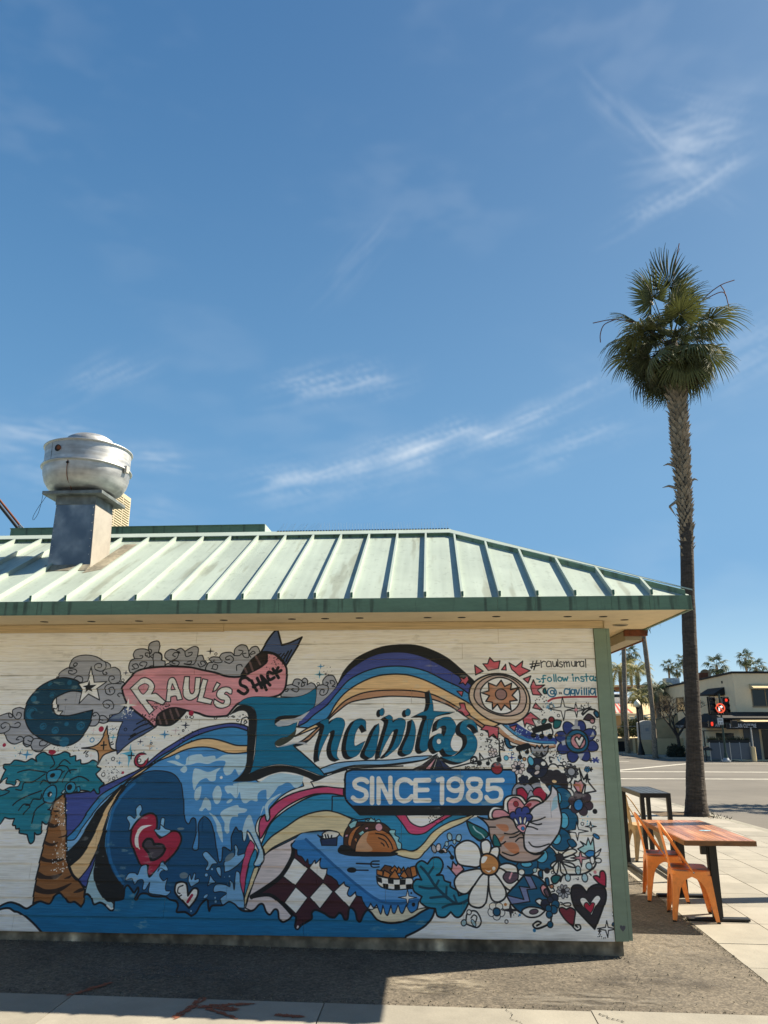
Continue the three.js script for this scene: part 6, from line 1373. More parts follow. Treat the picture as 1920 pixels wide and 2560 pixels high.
  ring(5, 0.85, 0.35, 0.88, [kinds[1], kinds[2], kinds[4]], A, 0.15, 0.9); ring(9, 0.35, 0.5, 0.92, [kinds[1], kinds[2], kinds[4]], A, 0.05, 0.3);
  ring(10, 0.0, 0.45, 0.96, [kinds[2], kinds[4], short[1]], A, 0, 0.75); ring(11, -0.35, 0.4, 0.92, [kinds[2], kinds[4], short[0]], B, -0.1, 0.2); ring(11, -0.7, 0.35, 0.9, [short[0], short[1], kinds[2]], B, -0.15, 0.5); ring(10, -1.0, 0.3, 0.86, short, B, -0.2, 0.1); ring(6, -1.25, 0.25, 0.78, short, [GREEN.frondDark, GREEN.frondOld], -0.25, 0.4); ring(4, -0.8, 0.4, 0.8, short, [GREEN.frondOld], -0.2, 0.7);
  const stalk = (p) => tube(p, 0.012, 24, 5);
  part('flower_stalk', [stalk([[0.5, 10.7, 0], [1.3, 11.9, 0.2], [1.75, 12.25, 0.3], [2.1, 12.38, 0.3]]), stalk([[1.75, 12.25, 0.3], [1.82, 12.1, 0.3], [1.84, 11.95, 0.3]]), stalk([[1.3, 11.9, 0.2], [1.75, 12.0, 0.4], [1.83, 11.7, 0.4], [1.84, 11.5, 0.4]]), stalk([[0.5, 10.8, 0], [-0.4, 11.3, 0.3], [-0.95, 11.35, 0.4], [-1.45, 11.22, 0.5]]), stalk([[-0.9, 11.35, 0.4], [-1.2, 11.15, 0.5], [-1.3, 10.9, 0.5], [-1.31, 10.7, 0.5]]), stalk([[0.55, 11.6, 0], [0.78, 12.9, 0.05], [0.95, 13.6, 0.1]])], M.rust, t);
}
// plants in the well
{ const t = thing('weeds', 'small weeds on the bare soil at the foot of the tall palm', 'weeds', [5.62, gy(5.6, -10.4), -10.4]), r = seeded(61), s = []; for (let k = 0; k < 40; k++) { const x = (r() - 0.5) * 0.5, z = (r() - 0.5) * 1.2, a = r() * 6.3, h = 0.02 + 0.06 * r(); s.push([x - 0.01, 0, z], [x + 0.01, 0, z], [x + Math.cos(a) * h * 0.7, h, z + Math.sin(a) * h * 0.7]); } part('leaves', mesh(s), GREEN.bush, t); t.userData.kind = 'stuff'; }
// far fan palms: crown of fewer, coarser fronds
const farFrond = [0.6, 1.0, 1.4].map((d, i) => frondGeo(11, 0.75, 0.85, d, seeded(800 + i), 1.9, 0.12));
function crownGeo(n, R, r, low = -1.0, high = 1.4) {
  const parts = [], m = new THREE.Matrix4(), k0 = R / 1.55;
  for (let i = 0; i < n; i++) { const el = mix(high, low, Math.pow((i + 0.5) / n, 0.85)) + (r() - 0.5) * 0.3, az = i * 2.4 + r() * 0.6, k = k0 * (0.85 + 0.3 * r()), g = plain(farFrond[Math.floor(r() * 3)]); m.compose(new THREE.Vector3(), new THREE.Quaternion().setFromEuler(new THREE.Euler(-el, az, (r() - 0.5) * 0.8, 'YXZ')), new THREE.Vector3(k, k, k)); g.applyMatrix4(m); g.deleteAttribute('uv'); parts.push(g); }
  return mergeGeometries(parts);
}
function featherGeo(n, L, r) {   // arching feather leaves
  const t = [];
  for (let i = 0; i < n; i++) {
    const az = i * 2.4 + r() * 0.5, el = mix(1.35, -0.1, (i + 0.5) / n) + (r() - 0.5) * 0.2, len = L * (0.8 + 0.4 * r()), seg = 14, ca = Math.cos(az), sa = Math.sin(az);
    let q = [0, 0, 0], a = el; 
    for (let s = 0; s < seg; s++) { const st = len / seg, nx = [q[0] + ca * Math.cos(a) * st, q[1] + Math.sin(a) * st, q[2] + sa * Math.cos(a) * st], w = L * 0.2 * Math.sin(Math.PI * clamp((s + 1.5) / (seg + 1.5))) ;
      t.push([q[0] - sa * 0.03, q[1], q[2] + ca * 0.03], [q[0] + sa * 0.03, q[1], q[2] - ca * 0.03], nx);
      if (s > 1) for (const sd of [-1, 1]) for (let j = 0; j < 2; j++) { const b = [mix(q[0], nx[0], j / 2), mix(q[1], nx[1], j / 2), mix(q[2], nx[2], j / 2)], tip = [b[0] - sa * sd * w + ca * w * 0.5, b[1] - w * (0.55 + 0.5 * r()), b[2] + ca * sd * w + sa * w * 0.5]; t.push(b, [mix(b[0], nx[0], 0.45), mix(b[1], nx[1], 0.45), mix(b[2], nx[2], 0.45)], tip); }
      q = nx; a -= 0.11 + 0.09 * (s / seg); }
  }
  const g = mesh(t); g.deleteAttribute('uv'); return g;
}
function farPalm(label, [x, y0, z], [tx, ty], rb, rt, crown, mat, group, lean = 0) {
  const t = thing('palm_tree', label, 'palm tree', [x, y0, z], 0, group), h = ty - y0, dx = tx - x;
  part('trunk', trunkGeo([[0, -0.2, 0], [dx * 0.1 + lean, h * 0.25, 0], [dx * 0.5 + lean, h * 0.6, 0], [dx, h, 0]], [rb * 1.25, rb, (rb + rt) / 2, rt], Math.ceil(h * 3), 12, 0.03, 0.05), M.barkPale, t);
  if (crown) part('crown', crown, mat, t).position.set(dx, h, 0);
  return t;
}

// ---------------------------------------------------------------- across the street
const fr = seeded(123), FAN = [0, 1, 2].map((k) => crownGeo(20, 1.0, seeded(900 + k))), FEATHER = [0, 1].map((k) => featherGeo(22, 1, seeded(910 + k)));
const sized = (g, k) => g.clone().scale(k, k, k);
farPalm('straight palm trunk across the street nearest the shack corner', [17.55, -1.02, -68.1], [18.05, 10.6], 0.2, 0.21, sized(FAN[0], 1.7), GREEN.far, undefined);
farPalm('tall palm trunk in front of the white cabinet across the street, leaning left', [18.0, -1.02, -60.7], [17.85, 10.6], 0.19, 0.2, sized(FAN[1], 1.6), GREEN.far, undefined, 0.12);
farPalm('leftmost of the two small sky palms left of the tall trunk', [29.15, 1, -93], [29.2, 8.5], 0.14, 0.12, sized(FAN[2], 1.05), GREEN.far);
farPalm('right one of the two small sky palms left of the tall trunk', [29.6, 1, -91], [29.56, 7.9], 0.14, 0.12, sized(FAN[0], 1.05), GREEN.far);
farPalm('small palm half hidden behind the tall palm trunk above the stucco building', [31.0, 1, -93], [31.03, 9.3], 0.14, 0.12, sized(FAN[1], 1.0), GREEN.far);
farPalm('lone palm crown above the roof of the stucco building', [29.8, 1, -78.1], [29.84, 7.5], 0.16, 0.14, sized(FAN[2], 1.5), GREEN.far);
farPalm('taller of the two palms at the right edge above the stucco building', [40.6, 1, -98], [40.6, 9.8], 0.17, 0.14, sized(FAN[0], 1.45), GREEN.far);
farPalm('lower bushy palm at the right edge above the stucco building', [37.8, 1, -88], [37.85, 8.0], 0.17, 0.14, sized(FAN[1], 1.4), GREEN.far);
farPalm('dark palm crown high behind the trunk next to the shack corner', [27.0, 3, -103], [27.0, 10.9], 0.18, 0.16, sized(FAN[1], 1.6), GREEN.far);
farPalm('pale green feathery palm between the two tall trunks across the street', [20.7, -1, -75], [20.75, 6.7], 0.22, 0.17, sized(FEATHER[0], 2.6), GREEN.yellow);
farPalm('short feathery palm behind the globe street lamp', [20.45, -1, -73], [20.3, 4.4], 0.16, 0.12, sized(FEATHER[1], 2.0), GREEN.yellow);
farPalm('feathery green palm across the street right beside the shack corner board', [19.6, -1, -78], [19.7, 7.0], 0.2, 0.17, sized(FEATHER[1], 2.7), GREEN.yellow);
farPalm('dark bushy palm beside the left end of the stucco building', [21.4, -1, -71], [21.45, 4.6], 0.24, 0.2, sized(FEATHER[0], 2.6), GREEN.far);
farPalm('yellowish low palm before the blue ribbed canopy roof', [20.9, 0, -77], [20.95, 3.9], 0.13, 0.1, sized(FEATHER[0], 1.3), GREEN.yellow);
farPalm('slim palm with orange-green leaf tuft left of the street lamp', [19.2, -1, -69.5], [19.35, 3.9], 0.12, 0.1, sized(FEATHER[1], 1.3), GREEN.yellow);
farPalm('dark fan palm behind the street lamp, close to the hillside', [22.2, 0.4, -75], [22.25, 4.6], 0.18, 0.15, sized(FAN[2], 1.3), GREEN.hedge);

{ // the corner restaurant: left front runs back into the side street, right front faces the crossing
  const t = thing('stucco_building', 'two storey beige stucco restaurant building with black awnings across the crossing', 'building', [23.3, -1, -56.2]), L = (g) => { g.translate(-23.3, 1, 56.2); return g; };
  const C = [23.3, -56.2], A = [22.1, -73.2], R = [46, -57.6], B = [46, -74];
  const o = (y, ys) => [[C[0], y, C[1]], [R[0], y, R[1]], [B[0], y, B[1]], [A[0], ys ?? y, A[1]]];
  part('wall', L(solid(o(5.42, 4.85), o(-1.3))), M.stucco, t);
  part('parapet_cap', L(solid(o(5.58, 5.0).map(([x, y, z]) => [x - 0.1, y, z + 0.1]), o(5.424, 4.854).map(([x, y, z]) => [x - 0.1, y, z + 0.1]))), M.dark, t);
  // a point on a front: s metres along from the corner, y up, out metres proud
  const nl = new THREE.Vector3(A[0] - C[0], 0, A[1] - C[1]), nr = new THREE.Vector3(R[0] - C[0], 0, R[1] - C[1]); nl.normalize(); nr.normalize();
  const left = (s, y, out) => [C[0] + nl.x * s + nl.z * out, y, C[1] + nl.z * s - nl.x * out], right = (s, y, out) => [C[0] + nr.x * s - nr.z * out, y, C[1] + nr.z * s + nr.x * out];
  const block = (f, s0, s1, y0, y1, a, b) => solid([f(s0, y1, b), f(s1, y1, b), f(s1, y0, b), f(s0, y0, b)], [f(s0, y1, a), f(s1, y1, a), f(s1, y0, a), f(s0, y0, a)]);
  const window_ = (f, s0, s1, y0, y1, n) => { const w = part('window', L(join([block(f, s0 - 0.08, s1 + 0.08, y0 - 0.1, y0, -0.05, 0.06), block(f, s0 - 0.06, s0, y0, y1, -0.05, 0.03), block(f, s1, s1 + 0.06, y0, y1, -0.05, 0.03), block(f, s0 - 0.06, s1 + 0.06, y1, y1 + 0.06, -0.05, 0.03), ...Array.from({ length: n - 1 }, (_, k) => { const q = mix(s0, s1, (k + 1) / n); return block(f, q - 0.03, q + 0.03, y0, y1, 0.012, 0.03); })])), M.stuccoDark, t); part('pane', L(block(f, s0, s1, y0, y1, -0.02, 0.01)), M.glass, w); };
  window_(left, 2.0, 4.7, 2.95, 4.1, 3); window_(left, 7.2, 9.0, 2.85, 4.1, 2); window_(left, 10.4, 12.2, 2.8, 3.9, 2); window_(left, 14.2, 15.6, 2.85, 3.75, 2); window_(right, 1.35, 4.4, 2.95, 4.3, 3);
  const awning = (f, s0, s1, yt, yb, out, mat = M.dark, val = 0.25) => part('awning', L(solid([f(s0, yt, 0.01), f(s1, yt, 0.01), f(s1, yb, out), f(s0, yb, out)], [f(s0, yb - val, 0.01), f(s1, yb - val, 0.01), f(s1, yb - val, out), f(s0, yb - val, out)])), mat, t);
  const black = std({ color: 0x15171a, roughness: 0.8 });
  awning(left, 1.7, 4.9, 4.45, 3.95, 0.9, black, 0.1); awning(right, 1.2, 4.6, 4.62, 4.3, 0.7, M.stuccoTan, 0.08);
  awning(left, -0.4, 6.2, 2.45, 1.75, 1.5, black, 0.45); awning(left, 8.2, 10.5, 2.2, 1.6, 1.0, black, 0.4);
  awning(right, -2.0, 3.0, 2.5, 2.05, 1.7, black, 0.12); awning(right, -0.6, 12, 2.2, 1.78, 2.39, M.stuccoTan, 0.02);
  const words = (text, w, h) => { const c = document.createElement('canvas'); c.width = 512; c.height = 64; const q = c.getContext('2d'); q.fillStyle = '#101214'; q.fillRect(0, 0, 512, 64); q.fillStyle = '#b9bcc0'; q.font = 'bold 50px sans-serif'; q.textAlign = 'center'; q.textBaseline = 'middle'; q.save(); q.translate(256, 34); q.scale(496 / q.measureText(text).width, 1.1); q.fillText(text, 0, 0); q.restore(); const m = new THREE.CanvasTexture(c); m.colorSpace = THREE.SRGBColorSpace; return std({ map: m, roughness: 0.8 }); };
  const banner = (f, s0, s1, y0, y1, out, text, flip) => { const a = f(s0, y0, out), b = f(s1, y0, out), c = f(s1, y1, out), d = f(s0, y1, out), u = flip ? [1, 0] : [0, 1]; const g = mesh([a, b, c, a, c, d], [[u[0], 0], [u[1], 0], [u[1], 1], [u[0], 0], [u[1], 1], [u[0], 1]]); part('valance', L(g), words(text), t); };
  part('awning', L(block(right, -1.9, 12, 1.24, 1.74, 2.2, 2.4)), black, t);
  banner(right, -1.75, 0.3, 1.27, 1.72, 2.415, 'ITALIAN CUISINE'); banner(left, -0.3, 5.9, 1.34, 1.72, 1.515, 'ITALIAN          ITALIAN', true); banner(left, 8.3, 10.4, 1.22, 1.56, 1.015, 'ITALIAN', true);
  part('door', L(block(right, 0.3, 1.5, -1.0, 1.25, 0.0, 0.05)), M.panelBlue, t); part('door', L(block(right, 1.7, 6, -1.0, 1.2, 0.0, 0.04)), M.glass, t);
  part('shop_window', L(block(left, 1.0, 4.2, -0.4, 0.9, 0.0, 0.05)), M.glass, t);
  part('vent_hole', L(block(left, 1.9, 2.15, 4.75, 4.95, 0.0, 0.02)), M.dark, t);
  part('rooftop_box', L(span(23.6, 24.3, 4.8, 6.0, -65.6, -64.6)), M.rust, t); part('rooftop_duct', L(join([span(22.6, 23.9, 4.7, 5.9, -72.8, -71.6), span(24, 25.6, 4.7, 5.55, -71.5, -70.4)])), M.galv, t);
}
{ const t = thing('satellite_dish', 'pale satellite dish on the roof edge just right of the tall palm trunk', 'satellite dish', [25.05, 4.9, -68]), d = new THREE.SphereGeometry(0.62, 20, 8, 0, 6.284, 0, 0.9); d.rotateX(-1.2); d.rotateY(-0.5); d.translate(0, 1.0, 0.3); part('dish', d, M.cream, t); part('mast', cyl(0.04, 0.04, 0.75, 0, 0, 0, 8), M.grey, t); part('feed_arm', rod([0, 0.6, 0], [-0.2, 1.1, -0.3], 0.025), M.grey, t); }
{ // traffic signal
  const t = thing('traffic_signal', 'black traffic signal heads and lit no right turn sign on a green post', 'traffic signal', [20.66, gy(20.66, -52.1) - 0.05, -52.1]), y0 = gy(20.66, -52.1) - 0.05, L = (g) => { g.translate(-20.66, -y0, 52.1); return g; };
  part('post', L(join([cyl(0.07, 0.065, 4.1, 20.66, y0 + 0.6, -52.1), cyl(0.17, 0.1, 0.5, 20.66, y0 + 0.12, -52.1)])), M.poleGreen, t); part('base', L(join([cyl(0.3, 0.3, 0.1, 20.66, y0, -52.1), cyl(0.24, 0.17, 0.16, 20.66, y0 + 0.09, -52.1)])), M.grey, t);
  const red = std({ color: 0x401010, emissive: new THREE.Color(1, 0.06, 0.03), emissiveIntensity: 0.45 }), off = std({ color: 0x0b0c0c, roughness: 0.4 });
  const head = (x, lit) => { const h = part('signal_head', L(join([rbx(0.42, 1.2, 0.28, 0.03, x, 2.9, -52.1), ...[0, 1, 2].map((k) => { const g = new THREE.CylinderGeometry(0.16, 0.16, 0.22, 16, 1, true, 0, 4.4); g.rotateX(Math.PI / 2); g.rotateZ(0.75); g.translate(x, 3.28 - k * 0.38, -51.86); return g; })])), M.black, t); for (let k = 0; k < 3; k++) { const g = new THREE.SphereGeometry(0.12, 14, 8, 0, 6.3, 0, 1.2); g.rotateX(Math.PI / 2); g.scale(1, 1, 0.4); g.translate(x, 3.28 - k * 0.38, -51.98); part('lens', L(g), lit && k === 0 ? red : off, h); } };
  head(20.1, false); head(21.08, true);
  part('backplate', L(join([bx(1.5, 0.62, 0.04, 20.58, 2.55, -52.25), bx(0.55, 1.26, 0.03, 20.1, 2.9, -52.27), bx(0.55, 1.26, 0.03, 21.08, 2.9, -52.27)])), M.black, t); part('bracket', L(join([span(19.95, 21.2, 3.36, 3.4, -52.13, -52.07), span(20.45, 20.49, 2.3, 3.38, -52.13, -52.07), span(20.8, 20.84, 2.3, 3.38, -52.13, -52.07)])), M.grey, t);
  // the lit sign: a red ring and bar round a white arrow that turns right
  const lit = std({ color: 0x501408, emissive: new THREE.Color(1, 0.13, 0.06), emissiveIntensity: 0.42 }), wht = std({ color: 0x888888, emissive: new THREE.Color(1, 0.9, 0.82), emissiveIntensity: 0.5 }), F = -51.9;
  const ring = new THREE.TorusGeometry(0.3, 0.045, 10, 40); ring.translate(20.58, 2.72, F); part('sign_ring', L(ring), lit, t);
  const bar = bx(0.6, 0.07, 0.03, 0, 0, 0); bar.rotateZ(-0.785); bar.translate(20.58, 2.72, F + 0.015); part('sign_bar', L(bar), lit, t);
  const ar = plate([[-0.12, -0.2], [-0.02, -0.2], [-0.02, 0.0], [0.04, 0.05], [0.09, 0.05], [0.09, -0.02], [0.21, 0.1], [0.09, 0.22], [0.09, 0.15], [0, 0.15], [-0.12, 0.04]], 0.02); ar.translate(20.57, 2.71, F - 0.01); part('sign_arrow', L(ar), wht, t);
  const disc = new THREE.CylinderGeometry(0.3, 0.3, 0.02, 32); disc.rotateX(Math.PI / 2); disc.translate(20.58, 2.72, F - 0.03); part('sign_face', L(disc), M.black, t);
  part('sign_plate', L(rbx(0.44, 0.52, 0.02, 0.008, 20.5, 1.8, -51.95)), std({ map: (() => { const c = document.createElement('canvas'); c.width = c.height = 64; const q = c.getContext('2d'); q.fillStyle = '#c9ccca'; q.fillRect(0, 0, 64, 64); q.strokeStyle = '#222'; q.lineWidth = 3; q.strokeRect(3, 3, 58, 58); q.fillStyle = '#333'; for (let k = 0; k < 2; k++) q.fillRect(12, 14 + k * 10, 40, 4); q.lineWidth = 4; q.beginPath(); q.moveTo(14, 40); q.lineTo(28, 54); q.moveTo(28, 40); q.lineTo(14, 54); q.moveTo(38, 40); q.lineTo(52, 54); q.moveTo(52, 40); q.lineTo(38, 54); q.stroke(); const m = new THREE.CanvasTexture(c); m.colorSpace = THREE.SRGBColorSpace; return m; })(), roughness: 0.5 }), t);
  for (const x of [19.9, 21.5]) { const h = part('walk_signal', L(rbx(0.42, 0.46, 0.24, 0.03, x, 1.62, -52.1)), M.black, t); if (x < 20) { const g = plate([[-0.06, -0.14], [0.06, -0.14], [0.09, 0.02], [0.06, 0.14], [-0.06, 0.13], [-0.09, 0]], 0.02); g.translate(x, 1.62, -51.97); part('red_hand', L(g), red, h); } }
  part('arm', L(span(19.9, 21.5, 1.62, 1.66, -52.22, -52.18)), M.poleGreen, t);
}
{ // street lamp
  const t = thing('street_lamp', 'black lamp post with a cream glass globe between the two far palm trunks', 'street lamp', [17.75, -1.0, -64.1]);
  part('post', join([cyl(0.32, 0.3, 0.25), cyl(0.28, 0.12, 0.7, 0, 0.25), cyl(0.12, 0.11, 0.15, 0, 0.95), cyl(0.085, 0.065, 2.75, 0, 1.1), cyl(0.12, 0.16, 0.18, 0, 3.82)]), M.black, t);
  const g = new THREE.LatheGeometry([[0.1, 0], [0.26, 0.12], [0.29, 0.28], [0.22, 0.47], [0.1, 0.56], [0.07, 0.62], [0, 0.68]].map(([r, y]) => new THREE.Vector2(r, y)), 24); g.translate(0, 4.0, 0); part('globe', g, std({ color: 0xe9e2c8, roughness: 0.25 }), t);
}
{ // vine tree with bare branches against the stucco
  const t = thing('bare_tree', 'bare branching tree against the beige wall left of the tall palm trunk', 'tree', [20.25, -1.0, -61.1]), r = seeded(41), b = [], tw = [];
  const grow = (p, d, len, rad, lvl) => { const q = [p[0] + d[0] * len, p[1] + d[1] * len, p[2] + d[2] * len]; (lvl < 3 ? b : tw).push(rod(p, q, rad, rad * 0.72, lvl < 2 ? 8 : 5)); if (lvl > 5) return; const n = lvl === 0 ? 3 : lvl < 3 ? 2 : 3; for (let k = 0; k < n; k++) { const s = (k - (n - 1) / 2) * (lvl === 0 ? 0.75 : 0.7) + (r() - 0.5) * 0.5, e = [d[0] * 0.75 + s, d[1] + 0.05, d[2] * 0.6 + (r() - 0.5) * 0.7], L = Math.hypot(...e); grow(q, e.map((v) => v / L), len * (0.62 + 0.2 * r()) * (lvl ? 1 : 0.8), rad * 0.66, lvl + 1); } };
  grow([0, -0.1, 0], [-0.1, 1, 0], 1.7, 0.17, 0);
  part('trunk', b, M.bark, t); part('twigs', tw, M.bark, t).userData.kind = 'stuff';
}
function bush(label, [x, y, z], rx, h, rz, mat, n, leaf, name = 'bush', category = 'bush', seed = 51) {
  const t = thing(name, label, category, [x, y, z]), r = seeded(seed), tr = [];
  for (let k = 0; k < n; k++) { const a = r() * 6.283, q = Math.sqrt(r()), yy = r(), bump = 0.75 + 0.35 * fbm(a / 6.283, yy, 6, 4, 2, seed), px = Math.cos(a) * rx * q * bump * Math.sqrt(1 - yy * yy * 0.7), pz = Math.sin(a) * rz * q * bump * Math.sqrt(1 - yy * yy * 0.7), py = yy * h * bump, s = leaf * (0.6 + r()), u = [r() - 0.5, r() - 0.5, r() - 0.5], v = [r() - 0.5, r() - 0.5, r() - 0.5]; tr.push([px, py, pz], [px + u[0] * s * 2, py + u[1] * s * 2, pz + u[2] * s * 2], [px + v[0] * s * 2, py + v[1] * s * 2, pz + v[2] * s * 2]); }
  const g = mesh(tr); part('foliage', g, mat, t); part('stems', cyl(0.12, 0.06, h * 0.6, 0, -0.05, 0, 6), M.bark, t); return t;
}
bush('dark rounded bush at the foot of the bare tree', [19.6, -1.0, -60.2], 0.85, 0.95, 0.7, GREEN.bush, 1700, 0.13);
bush('dark low bush right beside the tall palm trunk, against the beige wall', [20.9, -1.0, -59.6], 0.7, 0.75, 0.6, GREEN.bush, 1200, 0.12, 'bush', 'bush', 52);
{ const t = thing('hedge', 'yellow green clipped hedge behind the railing across the street', 'hedge', [18.6, 0.35, -73]), r = seeded(53), tr = []; for (let k = 0; k < 5000; k++) { const x = (r() - 0.5) * 4.2, y = r() * 0.75, z = (r() - 0.5) * 0.9, s = 0.11; tr.push([x, y, z], [x + (r() - 0.5) * s * 2, y + (r() - 0.5) * s * 2, z + (r() - 0.5) * s * 2], [x + (r() - 0.5) * s * 2, y + (r() - 0.5) * s * 2, z + (r() - 0.5) * s * 2]); } part('foliage', mesh(tr), GREEN.hedge, t); }
bush('light shrub on the slope behind the street lamp', [19.6, 0.6, -74], 1.6, 1.5, 0.8, GREEN.hedge, 2200, 0.14, 'bush', 'bush', 54);
bush('shrub under the dark bushy palm, above the side wall', [21.3, 0.8, -74], 1.5, 1.3, 0.8, GREEN.hedge, 2000, 0.14, 'bush', 'bush', 55);
// low walls, cabinet and the small buildings up the hill
{ const t = thing('garden_wall', 'low beige stucco wall behind the street lamp across the street', 'wall', [18.7, -1.0, -68.6]); part('wall', metric(bx(1.9, 1.3, 0.25, 0, 0.6, 0, 0, 0.9)), M.stuccoTan, t); part('coping', metric(bx(1.95, 0.08, 0.32, 0, 1.292, 0, 0, 0.9)), M.stuccoDark, t); }
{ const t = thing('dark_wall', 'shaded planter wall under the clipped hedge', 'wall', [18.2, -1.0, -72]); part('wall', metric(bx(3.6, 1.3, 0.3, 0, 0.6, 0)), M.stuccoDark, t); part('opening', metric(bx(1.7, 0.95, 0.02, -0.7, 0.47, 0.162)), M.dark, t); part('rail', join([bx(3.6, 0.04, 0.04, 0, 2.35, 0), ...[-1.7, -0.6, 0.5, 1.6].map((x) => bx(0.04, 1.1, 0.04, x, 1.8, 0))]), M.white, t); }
{ const t = thing('side_wall', 'beige side wall with a dark sloping coping joining the stucco building', 'wall', [20.0, -1.0, -65.0]), top = [[19.35, 1.85, -65.6], [21.9, 2.35, -66.6], [21.9, 2.35, -67], [19.35, 1.85, -66]]; const L = (g) => { g.translate(-20, 1, 65); return g; }; part('wall', L(solid(top, top.map(([x, y, z]) => [x, -1.2, z]))), M.stuccoTan, t); const tc = top.map(([x, y, z]) => [x, y + 0.1, z + (z > -66.3 && x < 20 ? 0.06 : 0)]); part('coping', L(solid(tc, tc.map(([x, y, z]) => [x, y - 0.097, z]))), M.stuccoDark, t); part('lower_wall', L(span(19.2, 21.8, -1.2, 0.35, -65.55, -65.3)), M.stuccoTan, t); }
{ const t = thing('white_cabinet', 'white panelled cabinet with a domed top beside the leaning palm trunk', 'cabinet', [18.75, -1.0, -66.2]), s = new THREE.Shape(); s.moveTo(-0.55, 1.25); s.lineTo(0.6, 1.25); s.lineTo(0.6, 2.78); s.quadraticCurveTo(0.1, 3.02, -0.55, 2.66); s.lineTo(-0.55, 1.25); const g = new THREE.ExtrudeGeometry(s, { depth: 0.9, bevelEnabled: true, bevelSize: 0.02, bevelThickness: 0.02, bevelSegments: 2 }); g.translate(0, 0, -0.5); part('cabinet', metric(g), M.white, t); part('base', metric(bx(1.25, 1.24, 0.95, 0.02, 0.61, -0.05)), M.stuccoTan, t);
  part('panel_frame', join([bx(0.8, 0.02, 0.02, -0.05, 2.45, 0.43), bx(0.8, 0.02, 0.02, -0.05, 1.75, 0.43), bx(0.02, 0.7, 0.02, -0.44, 2.1, 0.43), bx(0.02, 0.7, 0.02, 0.34, 2.1, 0.43), bx(0.02, 0.6, 0.02, -0.2, 2.15, 0.43), bx(0.3, 0.3, 0.015, 0.1, 2.1, 0.428)]), M.grey, t); }
{ const t = thing('red_roof_hut', 'small hut with a red and white striped roof on the hill', 'hut', [20.4, 1.0, -83]); part('wall', metric(bx(1.6, 1.7, 1.6, -0.4, 0.6, -0.6)), M.stuccoDark, t);
  const n = 9; for (let k = 0; k < n; k++) { const a = -1.3 + k * 0.3, b = a + 0.3, P = (x, y, z) => [x, y, z]; part('roof_strip', solid([P(a * 0.55 - 0.2, 2.75, -0.8), P(b * 0.55 - 0.2, 2.75, -0.8), P(b, 1.75, 0.7), P(a, 1.75, 0.7)], [P(a * 0.55 - 0.2, 2.7, -0.8), P(b * 0.55 - 0.2, 2.7, -0.8), P(b, 1.7, 0.7), P(a, 1.7, 0.7)]), k % 2 ? M.white : std({ color: 0xb23a2c, roughness: 0.7 }), t); }
  part('eave', metric(bx(3.4, 0.22, 1.7, 0.2, 1.55, 0)), M.white, t); part('post', join([-1.2, 0.2, 1.5].map((x) => bx(0.07, 1.6, 0.07, x, 0.6, 0.6))), M.white, t); part('sign_board', bx(0.9, 0.2, 0.03, -1.0, 0.7, 0.65), M.white, t); }
{ const t = thing('blue_roof_canopy', 'long canopy with a pale blue ribbed metal roof up on the hill', 'canopy', [25.5, 4.1, -101]); for (let k = 0; k < 16; k++) part('roof_sheet', bx(0.4, 0.05, 2.6, -3.2 + k * 0.42, 1.15, 0, 0.35), std({ color: k % 2 ? 0x9fb6c8 : 0x7f9cb4, roughness: 0.5 }), t); part('post', join([-3, 0, 3].map((x) => bx(0.1, 1.3, 0.1, x, 0.3, 0.5))), M.grey, t); }
{ const t = thing('flat_roof_house', 'long dark house with a deep flat roof on top of the hill', 'house', [30, 5.5, -110]); part('wall', metric(bx(13, 1.5, 4, -1, 0.2, -1)), M.stuccoDark, t); part('roof', metric(bx(14, 0.35, 6, -1, 1.15, 0)), M.stuccoTan, t); part('fascia', metric(bx(14.02, 0.25, 0.1, -1, 0.9, 3.05)), M.rust, t); part('window', join([-5, -2, 1, 4].map((x) => bx(2, 0.7, 0.05, x, 0.35, 1.03))), M.glass, t); }
{ // white car on the hill
  const t = thing('parked_car', 'white car parked up on the hill under the blue roofed canopy', 'car', [23.9, 3.85, -98]), s = new THREE.Shape(); s.moveTo(-2.1, 0.3); s.lineTo(2.1, 0.3); s.quadraticCurveTo(2.2, 0.6, 2.0, 0.78); s.quadraticCurveTo(1.5, 0.9, 1.05, 0.95); s.quadraticCurveTo(0.6, 1.4, 0.1, 1.43); s.lineTo(-0.8, 1.42); s.quadraticCurveTo(-1.5, 1.3, -1.8, 0.95); s.quadraticCurveTo(-2.2, 0.9, -2.1, 0.3);
  const g = new THREE.ExtrudeGeometry(s, { depth: 1.6, bevelEnabled: true, bevelSize: 0.06, bevelThickness: 0.08, bevelSegments: 3 }); g.translate(0, 0, -0.8); part('body', metric(g), std({ color: 0xdfe3e6, roughness: 0.25 }), t);
  part('window', plate([[-1.4, 0.98], [0.85, 0.98], [0.45, 1.32], [-0.9, 1.34]], 0.02).translate(0, 0, 0.88), M.glass, t); for (const x of [-1.3, 1.3]) { const w = cyl(0.33, 0.33, 0.22, 0, -0.11, 0, 20); w.rotateX(Math.PI / 2); w.translate(x, 0.33, 0.8); const m = part('wheel', w, M.dark, t); const h = cyl(0.19, 0.19, 0.02, 0, 0, 0, 14); h.rotateX(Math.PI / 2); h.translate(x, 0.33, 0.92); part('rim', h, M.galv, m); } }
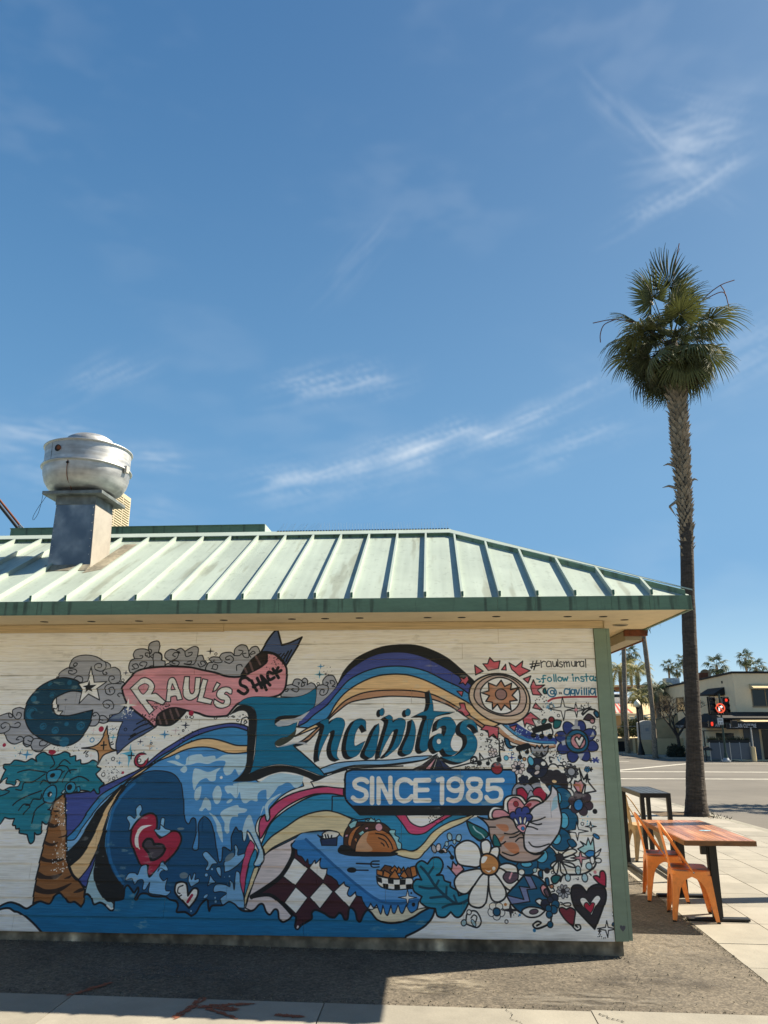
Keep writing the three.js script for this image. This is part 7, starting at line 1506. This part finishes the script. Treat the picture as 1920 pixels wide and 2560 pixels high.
// terrace of the corner restaurant
{ const t = thing('terrace_railing', 'dark panelled terrace railing in front of the corner restaurant', 'railing', [21.6, -1.0, -53.4]); for (let k = 0; k < 4; k++) part('panel', metric(bx(0.66, 1.15, 0.04, -1.2 + k * 0.72, 0.7, 0)), M.panelBlue, t); for (let k = 0; k < 5; k++) part('upright', bx(0.05, 1.3, 0.06, -1.56 + k * 0.72, 0.68, 0.01), k % 2 ? M.grey : M.white, t); part('planter', metric(bx(3.0, 0.2, 0.3, -0.1, 1.36, -0.3)), M.black, t); const r = seeded(57), s = []; for (let k = 0; k < 260; k++) { const x = -1.6 + r() * 3, a = r() * 6.3, h = 0.15 + 0.25 * r(); s.push([x - 0.03, 1.42, -0.3], [x + 0.03, 1.42, -0.3], [x + Math.cos(a) * 0.2, 1.42 + h, -0.3 + Math.sin(a) * 0.2]); } part('plants', mesh(s), GREEN.bush, t); }
{ const t = thing('cafe_umbrella', 'folded dark shade over a round sign post left of the terrace railing', 'sign', [19.75, -1.0, -53.5]); part('post', cyl(0.05, 0.05, 2.1), M.black, t); part('cross_bar', bx(1.9, 0.06, 0.06, 0.35, 2.12, 0), M.black, t); const g = new THREE.SphereGeometry(0.55, 18, 8, 0, 6.3, 0, 1.5); g.scale(1, 0.6, 0.5); g.translate(0, 0.72, 0); part('hood', g, M.black, t); part('side_panel', metric(bx(0.5, 0.7, 0.05, 0.62, 0.75, 0)), M.black, t); }
{ const t = thing('bollard', 'pale round bollard and slim post in front of the blue restaurant door', 'bollard', [23.05, -1.0, -53.2]); part('base', cyl(0.17, 0.15, 1.0), M.stuccoTan, t); part('pole', cyl(0.05, 0.05, 1.4, 0, 1.0), M.white, t); part('cap', bx(0.4, 0.1, 0.1, 0, 2.42, 0), M.dark, t); }
// out of view: added bounce building, stand-in shadow pole, palm shading the road
{ const t = thing('bounce_building', 'added plain building unseen behind the viewer, bouncing warm light onto the mural wall', 'building', [-4, -0.1, 15]); part('wall', metric(bx(44, 6.2, 8, 0, 3.0, 4)), M.bounceStucco, t); part('parapet_cap', metric(bx(44.2, 0.2, 8.2, 0, 6.2, 4)), M.stuccoDark, t); for (let k = 0; k < 8; k++) { const w = part('window', metric(bx(1.7, 1.5, 0.1, -18 + k * 5, 4.2, 0)), M.white, t); part('pane', metric(bx(1.5, 1.3, 0.02, -18 + k * 5, 4.2, -0.055)), M.glass, w); } }  // building added out of view to cut sky fill and warm the shade
{ const x = 5.5, z = -2.62, t = thing('shadow_pole', 'added pole, unseen stand-in for a palm trunk whose shadow crosses the table', 'pole', [x, gy(x, z), z]); part('shaft', trunkGeo([[0, -0.2, 0], [0, 2, -0.28], [0, 4.9, -0.68]], [0.14, 0.13, 0.12], 30, 14, 0.02), M.bark, t); part('cap', cyl(0.15, 0.1, 0.1, 0, 4.88, -0.68, 14), M.galv, t); }  // pole added out of view to cast a palm trunk shadow
farPalm('palm right of the frame whose crown throws the shadow on the road', [14.6, -0.3, -16.3], [14.9, 7.6], 0.24, 0.2, sized(FAN[2], 1.6), GREEN.far);

renderer.render(scene, camera);
